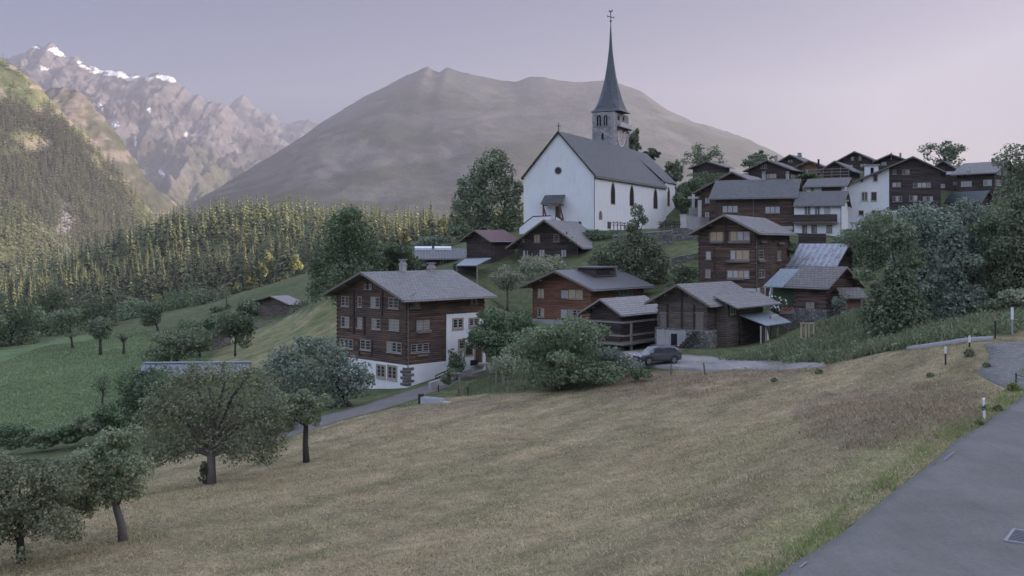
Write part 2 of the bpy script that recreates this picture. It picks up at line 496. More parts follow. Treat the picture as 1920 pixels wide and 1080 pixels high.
_ux, _uy = _wx(_cx, _cy)
_n = len(_ux)
_K = _phi((_ux[:, None] - _ux[None]) ** 2 + (_uy[:, None] - _uy[None]) ** 2) + 0.0012 * np.eye(_n)
_Pm = np.stack([np.ones(_n), _ux, _uy], 1)
_A = np.block([[_K, _Pm], [_Pm.T, np.zeros((3, 3))]])
_w = np.linalg.solve(_A, np.concatenate([_cz, np.zeros(3)]))


def tps(X, Y):
    X = np.asarray(X, float); Y = np.asarray(Y, float); sh = X.shape
    u, v = _wx(X.ravel(), Y.ravel())
    out = np.empty(len(u))
    for i in range(0, len(u), 20000):
        a, b = u[i:i + 20000], v[i:i + 20000]
        out[i:i + 20000] = _phi((a[:, None] - _ux[None]) ** 2 + (b[:, None] - _uy[None]) ** 2) @ _w[:_n] + _w[_n] + _w[_n + 1] * a + _w[_n + 2] * b
    return out.reshape(sh)


def terr(X, Y):
    X = np.asarray(X, float); Y = np.asarray(Y, float)
    core = np.clip(tps(np.clip(X, -420, 300), np.clip(Y, -60, 950)), -70, 45)
    dx = np.maximum(np.maximum(-380 - X, X - 520), 0); dy = np.maximum(np.maximum(-300 - Y, Y - 830), 0)
    far = sstep(0, 380, np.hypot(dx, dy))
    z = core * (1 - far) + (-190 + 60 * fbm(X / 900, Y / 900, 4, 5)) * far
    # wooded mountainside above the village on the right: keeps the morning sun off it
    rid = 175 * np.exp(-((X - 420) / 112.0) ** 2) * (1 - sstep(285, 352, Y)) * sstep(-420, -150, Y)
    rid = rid * (0.9 + 0.2 * fbm(X / 60, Y / 60, 3, 9))
    z = z + rid * sstep(0.5, 0.62, X / np.maximum(Y, 1.0) * 1.0 + (Y < 1) * 1.0)
    return z


def G(x, y):
    """the ground point seen at photo pixel (x, y)"""
    D = np.concatenate([np.arange(18, 140, 0.25), np.arange(140, 900, 1.0)])
    m = (x - CX) / F
    d = terr(m * D, D) - (HY - y) / F * D
    k = np.argmax(d >= 0)
    if d[k] < 0: return None
    if k > 0:
        t = d[k - 1] / (d[k - 1] - d[k]); Dk = D[k - 1] + t * (D[k] - D[k - 1])
    else: Dk = D[0]
    return Vector((m * Dk, Dk, (HY - y) / F * Dk))


def gz(X, Y):
    return float(terr(np.array([X]), np.array([Y]))[0])


# mown-meadow / lush / bare zones, traced where they lie on the ground
def streak(X, Y):
    # mowing rows, running up and across the meadow
    return fbm((.78 * X - .62 * Y) / 2.4 + fbm(X / 11, Y / 11, 2, 27) * 1.2, (.62 * X + .78 * Y) / 26, 4, 25)


POLY = {
 'meadow': [(-400, 1400), (-400, 900), (0, 895), (300, 862), (520, 835), (560, 815), (640, 790), (800, 748), (950, 738), (1100, 730), (1190, 700), (1300, 690), (1540, 690), (1660, 662), (1780, 646), (1860, 634), (1920, 618), (2400, 600), (2400, 1400)],
 'bank': [(1180, 698), (1300, 692), (1540, 692), (1500, 712), (1380, 722), (1280, 742), (1180, 735), (1100, 745)],
 'bank2': [(1480, 770), (1620, 740), (1700, 720), (1850, 740), (1880, 760), (1840, 790), (1740, 840), (1660, 850), (1560, 830)],
 'bank3': [(680, 800), (760, 755), (900, 745), (1000, 760), (900, 775), (760, 800)],
 'green': [(-400, 860), (0, 835), (200, 790), (420, 690), (330, 640), (260, 615), (130, 630), (0, 660), (-400, 700)],
 'hill': [(380, 690), (420, 640), (520, 600), (700, 540), (700, 700)],
 'yard': [(880, 720), (850, 745), (940, 735), (1100, 725), (1100, 690), (950, 690)],
 'weeds': [(1345, 676), (1440, 658), (1490, 636), (1530, 614), (1640, 575), (1920, 560), (1920, 615), (1780, 640), (1660, 660), (1560, 682)],
}
_ax = np.concatenate([np.arange(-5400, -460, 200.0), np.arange(-460, -70, 5.0), np.arange(-70, 75, 0.8), np.arange(75, 150, 2.5), np.arange(150, 560, 8.0), np.arange(560, 3500, 200.0)])
_ay = np.concatenate([np.arange(-1500, -320, 200.0), np.arange(-320, 14, 8.0), np.arange(14, 130, 0.8), np.arange(130, 250, 2.0), np.arange(250, 860, 7.0), np.arange(860, 10000, 200.0)])
GX, GY = np.meshgrid(_ax, _ay)
GZ = terr(GX, GY)
_near = (GY > 10) & (GY < 260) & (np.abs(GX) < 160)
GZ = GZ + _near * (0.22 * (fbm(GX / 3.5, GY / 3.5, 3, 2) - 0.5) + 0.5 * (fbm(GX / 14, GY / 14, 3, 4) - 0.5))
_px = CX + GX / np.maximum(GY, 1) * F; _py = HY - GZ / np.maximum(GY, 1) * F
_py = np.where(GY < 12, 3000, _py)
n1 = fbm(GX / 9, GY / 9, 4, 21); n2 = fbm(GX / 2.2, GY / 2.2, 3, 23); n3 = streak(GX, GY)
jx = (n2 - .5) * 26; jy = (n1 - .5) * 16


def lerp3(a, b, t):
    return np.array(a)[None, None] * (1 - t[..., None]) + np.array(b)[None, None] * t[..., None]


C0 = lerp3((0.08, 0.10, 0.045), (0.14, 0.15, 0.07), n1)
C0 = np.where((GY > 700)[..., None], lerp3((0.035, 0.05, 0.025), (0.06, 0.07, 0.035), n1), C0)
straw = lerp3((0.235, 0.195, 0.108), (0.365, 0.285, 0.168), sstep(0.38, 0.6, 0.6 * n3 + 0.22 * n1 + 0.18 * n2))
straw = np.where((n1 > .66)[..., None], straw * 0.8 + 0.2 * np.array((0.16, 0.1, 0.06)), straw)
brown = lerp3((0.14, 0.11, 0.075), (0.29, 0.195, 0.145), n2)
grn = lerp3((0.115, 0.16, 0.07), (0.17, 0.225, 0.10), sstep(.3, .7, .6 * n1 + .4 * n2))
hil = lerp3((0.17, 0.18, 0.08), (0.27, 0.24, 0.125), sstep(.35, .65, n3))
wee = lerp3((0.075, 0.10, 0.045), (0.13, 0.16, 0.07), n2)
for key, c in (('hill', hil), ('green', grn), ('meadow', straw), ('yard', wee * 1.2), ('weeds', wee), ('bank', .55 * brown + .45 * straw), ('bank2', .6 * brown + .4 * straw), ('bank3', 0.5 * brown + 0.5 * straw)):
    jm = 4.0 if key.startswith('bank') else 1.0
    msk = inpoly(_px + jx * jm, _py + jy * jm, POLY[key]) & (GY < 300) & (GY > -60)
    C0 = np.where(msk[..., None], c, C0)
C0 = np.where(((GY <= 14) & (np.abs(GX) < 150))[..., None], straw, C0)
# open ground at the forest foot: sunlit warmth put into its colour
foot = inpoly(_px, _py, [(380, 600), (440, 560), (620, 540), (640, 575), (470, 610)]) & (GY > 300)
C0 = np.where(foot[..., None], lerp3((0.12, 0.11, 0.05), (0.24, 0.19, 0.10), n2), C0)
# a greener strip of uncut grass along the carriageway
dro = np.abs((GX - 7.0) * 0.818 - (GY - 26.4) * 0.575)
strip = sstep(1.9, 0.8, np.abs(dro - 2.0)) * (GX - 7.0 < (GY - 26.4) * 0.703) * (GY > 10) * (GY < 50) * sstep(.35, .6, n1 + .12)
C0 = C0 * (1 - strip[..., None] * .45) + np.array((0.15, 0.2, 0.055)) * strip[..., None] * .45
ny, nx = GX.shape
V = np.stack([GX, GY, GZ], -1).reshape(-1, 3)
idx = np.arange(nx * ny).reshape(ny, nx)
FA = np.stack([idx[:-1, :-1], idx[:-1, 1:], idx[1:, 1:], idx[1:, :-1]], -1).reshape(-1, 4)
M_ground = m_vcol('meadow_ground', 0.97, 0.7, 5.0, 0.62, 1.38, bump=0.9, bdist=0.12, tex='Object')
ground = np_mesh('ground', V, FA, M_ground, True); tag(ground, kind='structure')
set_col(ground.data, C0.reshape(-1, 3))


def gnear(X, Y):
    """ground height including the small bumps of the mesh"""
    X = np.asarray(X, float); Y = np.asarray(Y, float)
    k = (Y > 10) & (Y < 260) & (np.abs(X) < 160)
    return terr(X, Y) + k * (0.22 * (fbm(X / 3.5, Y / 3.5, 3, 2) - 0.5) + 0.5 * (fbm(X / 14, Y / 14, 3, 4) - 0.5))


def strip_mesh(name, left, right, mat, lift=0.06, seg=0.8, across=8, skirt=0.4):
    """a sheet between two plan polylines, draped on the ground"""
    def resamp(pl, n):
        pl = [np.array(p[:2], float) for p in pl]
        L = np.cumsum([0] + [np.linalg.norm(pl[i + 1] - pl[i]) for i in range(len(pl) - 1)])
        t = np.linspace(0, L[-1], n)
        return np.stack([np.interp(t, L, [p[0] for p in pl]), np.interp(t, L, [p[1] for p in pl])], 1)
    ln = max(sum((Vector(left[i + 1][:2]) - Vector(left[i][:2])).length for i in range(len(left) - 1)), 1)
    n = int(ln / seg) + 2
    a = resamp(left, n); b = resamp(right, n)
    t = np.linspace(0, 1, across)[None, :, None]
    g = a[:, None] * (1 - t) + b[:, None] * t
    z = gnear(g[..., 0], g[..., 1]) + lift
    # level across so that the surface does not ripple with the turf
    zs = z.copy()
    for _ in range(6):
        zs[1:-1] = (zs[:-2] + zs[1:-1] * 2 + zs[2:]) / 4
    mean = zs.mean(1, keepdims=True); zs = np.maximum(0.25 * zs + 0.75 * (mean + (zs - mean) * .3), z)
    V = np.concatenate([g, zs[..., None]], -1)
    V = np.concatenate([V[:, :1] - [0, 0, skirt], V, V[:, -1:] - [0, 0, skirt]], 1)
    m = V.shape[1]
    idx = np.arange(n * m).reshape(n, m)
    FA = np.stack([idx[:-1, :-1], idx[:-1, 1:], idx[1:, 1:], idx[1:, :-1]], -1).reshape(-1, 4)
    o = np_mesh(name, V.reshape(-1, 3), FA, mat, True)
    return tag(o, kind='structure')


def m_asphalt(name, c, patch=0.3):
    m, nt = newmat(name)
    tc = nd(nt, 'ShaderNodeTexCoord').outputs['Object']
    n1 = noise(nt, tc, 0.35, 4, 0.6); n2 = noise(nt, tc, 9.0, 5, 0.75); n3 = noise(nt, mapping(nt, tc, (2.2, 0.09, 1), (0, 0, R(35))), 1.0, 4, 0.6)
    cc = mixc(nt, ramp(nt, n1, [(.35, 0), (.65, 1)]), [v * (1 - patch * .5) for v in c], [v * (1 + patch * .5) for v in c])
    cc = mixc(nt, 1.0, cc, ramp(nt, n3, [(.3, 1 - patch * .3), (.7, 1 + patch * .2)]), 'MULTIPLY')
    cc = mixc(nt, 1.0, cc, ramp(nt, n2, [(.2, .72), (.8, 1.3)]), 'MULTIPLY')
    finish(nt, cc, 0.85, n2, 0.35, 0.02, 0.3)
    return m


M_asph = m_asphalt('asphalt', (0.165, 0.155, 0.135), .25)
M_lane = m_asphalt('lane_surface', (0.27, 0.26, 0.235), 0.4)


def road_line(pxs):
    out = []
    for x, y in pxs:
        D = 8.6 * F / (y - HY); out.append(((x - CX) / F * D, D))
    return out


rl = road_line([(1130, 1330), (1300, 1205), (1470, 1080), (1700, 908), (1800, 833), (1920, 745), (1990, 695)])
rl = rl + [(rl[-1][0] + 20, rl[-1][1] + 22)]
rr = [(x + 6.0 * 0.818, y - 6.0 * 0.575) for x, y in rl]
road = strip_mesh('road', rl, rr, M_asph, 0.10, 0.7, 12)


def gpts(pxs):
    return [G(x, y)[:2] for x, y in pxs]


# lane past the car, path by the big house, cobbled yard
lane = strip_mesh('lane', gpts([(1545, 684), (1510, 681), (1420, 674), (1330, 667), (1268, 664), (1200, 660), (1120, 664)]), gpts([(1548, 689), (1510, 692), (1420, 694), (1330, 693), (1262, 690), (1190, 686), (1120, 684)]), M_lane, 0.06, 0.8, 8)
path = strip_mesh('path', gpts([(480, 812), (545, 797), (640, 772), (700, 754), (760, 737), (820, 716), (880, 696), (930, 682)]), gpts([(500, 830), (560, 812), (640, 788), (700, 770), (790, 744), (850, 721), (900, 703), (950, 689)]), M_asph, 0.05, 0.8, 6)


def m_cobble():
    m, nt = newmat('cobbles')
    tc = nd(nt, 'ShaderNodeTexCoord').outputs['Object']
    mp = mapping(nt, tc, (1, 1, 1), (0, 0, R(40)))
    br = nd(nt, 'ShaderNodeTexBrick', {'Scale': 1.0, 'Brick Width': 0.34, 'Row Height': 0.22, 'Mortar Size': 0.025, 'Color1': (.25, .235, .21, 1), 'Color2': (.18, .17, .15, 1), 'Mortar': (.11, .11, .10, 1)})
    nt.links.new(mp, br.inputs['Vector'])
    n = noise(nt, tc, 3.0, 4, .7)
    c = mixc(nt, 1.0, br.outputs['Color'], ramp(nt, n, [(.25, .65), (.75, 1.3)]), 'MULTIPLY')
    finish(nt, c, .85, mathn(nt, 'MULTIPLY', br.outputs['Fac'], -1.0), .6, .05, .3)
    return m


yard = strip_mesh('paved_yard', gpts([(1845, 648), (1858, 668), (1838, 692), (1835, 704), (1868, 722), (1905, 736)]), [(g[0] + 14, g[1] - 2) for g in gpts([(1930, 638), (1945, 655), (1950, 670), (1960, 685), (1965, 700), (1975, 712)])], m_cobble(), 0.06, 0.5, 14)
# shallow concrete channel beside the verge
kerb = strip_mesh('kerb', gpts([(1700, 652), (1740, 648), (1790, 641), (1862, 633)]), gpts([(1700, 655), (1740, 652), (1790, 646), (1862, 637)]), m_plain('kerb_concrete', (0.3, 0.29, 0.28)), 0.14, 0.8, 3)

# ------------------------------------------------------------------ mountains
def mountain(name, sil, depth, dfront, dback, zb, mat, colf, nxn=360, nyf=150, nyb=24, spur=(900., .22), rough=.05, power=1.15, jag=0.004, seed=1, Dslope=0.0, smooth=False):
    sx = np.array([s[0] for s in sil], float); sy = np.array([s[1] for s in sil], float)
    xs = np.linspace(sx[0], sx[-1], nxn)
    D = depth + Dslope * (xs - sx.mean())
    zc = (HY - np.interp(xs, sx, sy)) / F * D
    X = (xs - CX) / F * D
    zc = zc + (ridged(X / (depth * .012), X * 0 + seed, 3, seed) - .5) * depth * jag
    s = np.concatenate([np.linspace(-1, 0, nyf) ** 1, np.linspace(0, 1, nyb)[1:]])
    S, XX = np.meshgrid(s, X, indexing='ij')
    DD = np.broadcast_to(D, S.shape)
    Y = DD + np.where(S < 0, S * dfront, S * dback)
    a = np.abs(S)
    kw = max(3, int(nxn * .07)); ker = np.hanning(2 * kw + 1); ker /= ker.sum()
    zsm = np.convolve(np.pad(zc, kw, mode='edge'), ker, mode='valid')
    fd = np.clip(a * 3.2, 0, 1)
    H = np.maximum(zc[None] * (1 - fd) + np.minimum(zsm, zc.max())[None] * fd - zb, 5)
    prof = (1 - a) ** power
    Z = zb + H * prof
    L = spur[0]
    wx = (fbm(XX / L, Y / L, 3, seed + 3) - .5) * L * .8
    sp = ridged((XX + wx) / L, Y / (L * 2.2) + seed, 5, seed + 7, .52) - .45
    Z = Z + sp * spur[1] * H * np.clip(a * 3.0, 0, 1) * (1 - a) ** .6 * (S < 0)
    Z = Z + (fbm(XX / (L * .12), Y / (L * .12), 4, seed + 11) - .5) * rough * H * np.clip(a * 8, .0, 1)
    Y = Y + (fbm(XX / (L * .5), Z / (L * .5), 3, seed + 15) - .5) * L * .25 * np.clip(a * 6, 0, 1)
    n, m = S.shape
    V = np.stack([XX, Y, Z], -1)
    idx = np.arange(n * m).reshape(n, m)
    FA = np.stack([idx[:-1, :-1], idx[:-1, 1:], idx[1:, 1:], idx[1:, :-1]], -1).reshape(-1, 4)
    o = np_mesh(name, V.reshape(-1, 3), FA, mat, smooth); tag(o, kind='structure')
    gy, gx = np.gradient(Z)
    dxx = np.maximum(np.abs(np.gradient(XX, axis=1)), 1); dyy = np.maximum(np.abs(np.gradient(Y, axis=0)), 1)
    slope = np.hypot(gx / dxx, gy / dyy)
    set_col(o.data, colf(XX, Y, Z, slope, CX + XX / Y * F, HY - Z / Y * F).reshape(-1, 3))
    return o, V


def L3(a, b, t): return lerp3(a, b, t)


SIL_HOLD = None
def col_peak(X, Y, Z, sl, px, py):
    n = fbm(X / 260, Y / 260, 5, 40); r = fbm(X / 70, Z / 40, 4, 41)
    c = L3((.04, .039, .042), (.145, .130, .126), sstep(.3, .7, .5 * n + .5 * r))
    grassy = sstep(700, 250, Z + (n - .5) * 500)
    c = c * (1 - grassy[..., None]) + L3((.07, .075, .045), (.12, .115, .07), n) * grassy[..., None]
    sx_ = np.array([q[0] for q in SIL_PEAK], float); sy_ = np.array([q[1] for q in SIL_PEAK], float)
    below = py - np.interp(px, sx_, sy_)
    fine = fbm(px / 14, py / 4, 4, 44)
    band = sstep(.50, .56, fine + .10 * np.exp(-((below - 7) / 5.0) ** 2) - .025 * np.abs(below - 6)) * (px > 145) * (px < 330) * (below > .6) * (below < 15)
    snow = band
    for box in ((110, 99, 17, 7), (70, 90, 9, 3), (178, 128, 16, 3.5), (214, 137, 20, 4), (302, 146, 12, 4), (189, 203, 7, 7), (217, 233, 7, 6), (280, 209, 3.5, 7), (254, 262, 2.5, 16), (304, 325, 7, 3), (348, 252, 8, 2.5), (84, 130, 9, 4)):
        q = ((px - box[0]) / box[2]) ** 2 + ((py - box[1] - (px - box[0]) * .35) / box[3]) ** 2 + (fbm(px / 7, py / 4, 3, 45) - .5) * 3.5
        snow = np.maximum(snow, sstep(.75, .55, q))
    return c * (1 - snow[..., None]) + np.array((.68, .68, .70)) * snow[..., None]


def col_big(X, Y, Z, sl, px, py):
    n = fbm(X / 330, Y / 330, 5, 50); r = fbm(X / 60, Y / 60, 4, 51)
    c = L3((.038, .043, .040), (.062, .066, .060), sstep(.25, .75, .6 * n + .4 * r))
    wood = sstep(.5, .58, fbm(X / 420, Y / 240, 4, 53) + sstep(650, 250, Z) * .2 - .08) * sstep(760, 560, Z)
    c = c * (1 - wood[..., None]) + np.array((.022, .03, .02)) * wood[..., None]
    rock = sstep(.62, .7, fbm(X / 120, Z / 60, 4, 57))
    return c * (1 - rock[..., None] * .7) + np.array((.095, .095, .092)) * rock[..., None] * .6


def col_slope(X, Y, Z, sl, px, py):
    n = fbm(X / 90, Y / 90, 5, 60); r = fbm(X / 22, Z / 14, 4, 61)
    c = L3((.075, .09, .038), (.15, .15, .07), sstep(.35, .65, n))
    rock = sstep(.54, .6, .6 * r + .4 * n)
    c = c * (1 - rock[..., None] * .8) + np.array((.24, .20, .165)) * rock[..., None] * .8
    low = sstep(-50, 40, py - (185 + px * .8) + (n - .5) * 170)
    wood = low * (1 - sstep(.6, .67, fbm(X / 130, Z / 130, 4, 66)) * .8)
    c = c * (1 - wood[..., None]) + L3((.018, .026, .014), (.035, .042, .022), r) * wood[..., None]
    gul = np.exp(-(((px - 125) / 24) ** 2 + ((py - 425) / 50) ** 2))
    return c * (1 - gul[..., None] * .8) + np.array((.26, .25, .24)) * gul[..., None] * .8


def col_knob(X, Y, Z, sl, px, py):
    n = fbm(X / 120, Y / 120, 5, 80); r = fbm(X / 30, Z / 22, 4, 81)
    c = L3((.04, .045, .028), (.10, .095, .055), n)
    rock = sstep(.46, .58, .65 * r + .35 * n)
    return c * (1 - rock[..., None] * .8) + L3((.10, .085, .075), (.22, .18, .15), r) * rock[..., None] * .8


M_rock = m_vcol('mountain_rock', .95, .012, .07, .6, 1.4, bump=.8, bdist=12.0)
M_alp = m_vcol('mountain_grass', .97, .010, .06, .6, 1.4, bump=.8, bdist=8.0)
M_slope = m_vcol('slope_grass', .97, .03, .2, .6, 1.4, bump=.8, bdist=3.0)
SIL_PEAK = [(-420, 70), (-300, 120), (-120, 100), (-40, 118), (20, 108), (35, 99), (50, 98), (62, 89), (72, 85), (82, 92), (90, 84), (98, 76), (106, 86), (113, 94), (124, 102), (141, 104), (150, 114), (160, 120), (172, 126), (185, 130), (215, 131), (228, 134), (240, 139), (270, 141), (300, 139), (320, 140), (333, 152), (345, 163), (352, 169), (372, 179), (390, 189), (410, 194), (425, 198), (432, 204), (450, 222), (480, 240), (510, 253), (545, 268), (600, 300), (700, 350), (820, 400)]
SIL_SEC = [(360, 300), (400, 235), (425, 205), (438, 190), (448, 181), (457, 175), (464, 184), (470, 194), (478, 204), (500, 211), (514, 215), (524, 224), (545, 232), (556, 226), (566, 222), (578, 225), (595, 232), (640, 238), (720, 250), (860, 240), (980, 210), (1100, 215), (1200, 260), (1300, 300)]
SIL_BIG = [(250, 440), (380, 398), (440, 352), (500, 306), (545, 270), (575, 250), (600, 232), (640, 207), (680, 182), (720, 163), (750, 147), (770, 138), (790, 129), (802, 125), (812, 131), (824, 135), (838, 126), (852, 131), (860, 134), (880, 138), (910, 145), (950, 152), (968, 153), (990, 144), (1015, 143), (1045, 150), (1085, 154), (1130, 150), (1165, 157), (1200, 170), (1225, 188), (1250, 205), (1300, 228), (1350, 242), (1400, 260), (1450, 283), (1500, 312), (1560, 348), (1700, 415), (1850, 470), (2100, 540)]
SIL_KNOB = [(-200, 300), (0, 240), (60, 185), (85, 169), (98, 162), (112, 163), (130, 165), (150, 172), (165, 184), (180, 205), (200, 226), (225, 256), (250, 300), (290, 350), (340, 388), (420, 405), (560, 450)]
SIL_LEFT = [(-900, -350), (-500, -190), (-300, -70), (-100, 45), (0, 106), (25, 122), (50, 142), (75, 163), (100, 192), (125, 220), (160, 250), (195, 290), (225, 328), (258, 365), (290, 400), (330, 445), (400, 500)]
SIL_LOW = [(-700, 190), (-400, 260), (-200, 320), (-60, 352), (0, 372), (40, 395), (80, 425), (110, 455), (140, 470), (170, 500), (230, 545)]
mountain('mountain', SIL_SEC, 8800, 2600, 900, -200, M_rock, col_peak, 420, 190, 10, (520., .36), .14, 1.3, .006, 4)
pk, _ = mountain('mountain', SIL_PEAK, 7000, 2900, 1200, -200, M_rock, col_peak, 640, 300, 14, (520., .40), .14, 1.4, .0055, 2)
big, _ = mountain('mountain', SIL_BIG, 4900, 2900, 1500, -200, M_alp, col_big, 420, 190, 16, (800., .11), .02, 1.1, .0012, 8)
knob, _ = mountain('hillside', SIL_KNOB, 3300, 1100, 500, -200, M_slope, col_knob, 300, 150, 10, (300., .30), .09, 1.15, .003, 12)
left, VL = mountain('hillside', SIL_LEFT, 2300, 900, 500, -160, M_slope, col_slope, 300, 160, 12, (320., .16), .03, 1.1, .002, 16)
low, VW = mountain('hillside', SIL_LOW, 1450, 620, 300, -120, M_slope, col_slope, 200, 110, 10, (200., .12), .03, 1.1, .002, 19)

# ------------------------------------------------------------------ morning haze filling the valley
if HAZE > 0:
    hb = MB(); hb.box(-6600, 3700, -1600, 10200, -330, 1500)
    hm, hnt = newmat('valley_haze')
    pv = nd(hnt, 'ShaderNodeVolumePrincipled', {'Color': HAZE_COL, 'Density': HAZE, "Anisotropy": 0.38})
    ho = nd(hnt, 'ShaderNodeOutputMaterial'); hnt.links.new(pv.outputs[0], ho.inputs['Volume'])
    hz = hb.build('haze', hm); tag(hz, kind='stuff')
# ------------------------------------------------------------------ building materials
DK = (0.030, 0.021, 0.017)
T_dark = m_timber('timber_dark', (0.070, 0.051, 0.041), (0.173, 0.116, 0.088), (0.348, 0.173, 0.104), .24, .5)
T_black = m_timber('timber_black', (0.051, 0.041, 0.037), (0.116, 0.088, 0.074), (0.198, 0.116, 0.082), .24, .35)
T_red = m_timber('timber_red', (0.162, 0.080, 0.049), (0.285, 0.142, 0.085), (0.361, 0.162, 0.095), .22, .5)
T_grey = m_timber('timber_grey', (0.095, 0.080, 0.068), (0.218, 0.175, 0.142), (0.266, 0.180, 0.133), .26, .35)
T_orange = m_timber('timber_orange', (0.285, 0.142, 0.072), (0.418, 0.218, 0.114), (0.456, 0.228, 0.114), .25, .4)
T_streak = m_timber('timber_streaked', (0.067, 0.048, 0.040), (0.190, 0.123, 0.095), (0.30, 0.18, 0.14), .24, .65)
PL_white = m_plaster('white_plaster', (0.83, 0.82, 0.80), (0.48, 0.46, 0.43), .22)
PL_grey = m_plaster('grey_plaster', (0.42, 0.40, 0.38), (0.2, 0.19, 0.17), .6)
PL_cream = m_plaster('pale_plaster', (0.56, 0.54, 0.51), (0.4, 0.38, 0.35), .4)
ST_wall = m_stone('rubble_stone', (0.17, 0.155, 0.14), (0.34, 0.32, 0.295), (0.07, 0.065, 0.058), 2.2)
ST_tower = m_stone('tower_stone', (0.30, 0.29, 0.275), (0.50, 0.485, 0.46), (0.24, 0.23, 0.215), 1.6)
SL_grey = m_slate('slate_grey', (0.182, 0.173, 0.161), (0.249, 0.233, 0.214), (0.239, 0.215, 0.169), .45)
SL_dark = m_slate('slate_dark', (0.082, 0.084, 0.080), (0.125, 0.126, 0.116), (0.153, 0.145, 0.107), .32)
SL_pale = m_slate('slate_pale', (0.249, 0.239, 0.223), (0.326, 0.309, 0.285), (0.192, 0.177, 0.143), .4)
SL_brown = m_slate('slate_brown', (0.144, 0.126, 0.112), (0.211, 0.187, 0.165), (0.192, 0.169, 0.125), .45)
SH_flat = m_sheet('grey_sheet', (0.17, 0.165, 0.16), (0.13, 0.12, 0.105), .4, .5, .55, .1)
SH_blue = m_sheet('blue_grey_sheet', (0.30, 0.34, 0.36), (0.22, 0.22, 0.2), .4, .25, .5, .15)
SH_red = m_sheet('red_sheet', (0.15, 0.065, 0.062), (0.12, 0.05, 0.045), .4, .3, .5, .1)
SH_metal = m_sheet('rusty_metal', (0.46, 0.46, 0.48), (0.20, 0.10, 0.06), .8, .9, .4, .35)
M_wood = m_plain('weathered_board', (0.20, 0.165, 0.135), .85, .35, 3)
M_woodd = m_plain('dark_beam', (0.055, 0.042, 0.034), .85, .35, 3)
M_rail = m_plain('grey_rail', (0.26, 0.225, 0.19), .85, .3, 3)
M_case = m_plain('window_casing', (0.26, 0.165, 0.105), .7, .25, 3)
M_cased = m_plain('window_casing_dark', (0.09, 0.06, 0.045), .8, .25, 3)
M_casep = m_plain('window_casing_stone', (0.40, 0.30, 0.21), .8, .2, 3)
M_sash = m_plain('sash_paint', (0.46, 0.44, 0.41), .5, .1, 3)
M_gutter = m_plain('zinc', (0.24, 0.235, 0.235), .5, .15, 3, .4)
M_pipe = m_plain('downpipe', (0.2, 0.19, 0.185), .5, .15, 3, .3)
M_concrete = m_plain('concrete', (0.36, 0.35, 0.335), .9, .25, 1.5)
M_white = m_plain('white_paint', (0.78, 0.78, 0.77), .6, .08, 3)
M_redwood = m_plain('red_wood', (0.17, 0.06, 0.045), .7, .3, 3)
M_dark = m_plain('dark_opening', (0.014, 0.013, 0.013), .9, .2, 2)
M_iron = m_plain('iron', (0.03, 0.03, 0.032), .6, .2, 4, .5)
G_dark = m_glass('glass_dark', (0.035, 0.037, 0.042), .07, .7)
G_pale = m_glass('glass_curtain', (0.30, 0.285, 0.26), .12, .6)
G_warm = m_glass('glass_blind', (0.55, 0.42, 0.24), .15, .5)
G_sky = m_glass('glass_sky_reflection', (0.52, 0.50, 0.50), .1, .7)  # pale base colour holds the reflected sky
RNG = random.Random(7)


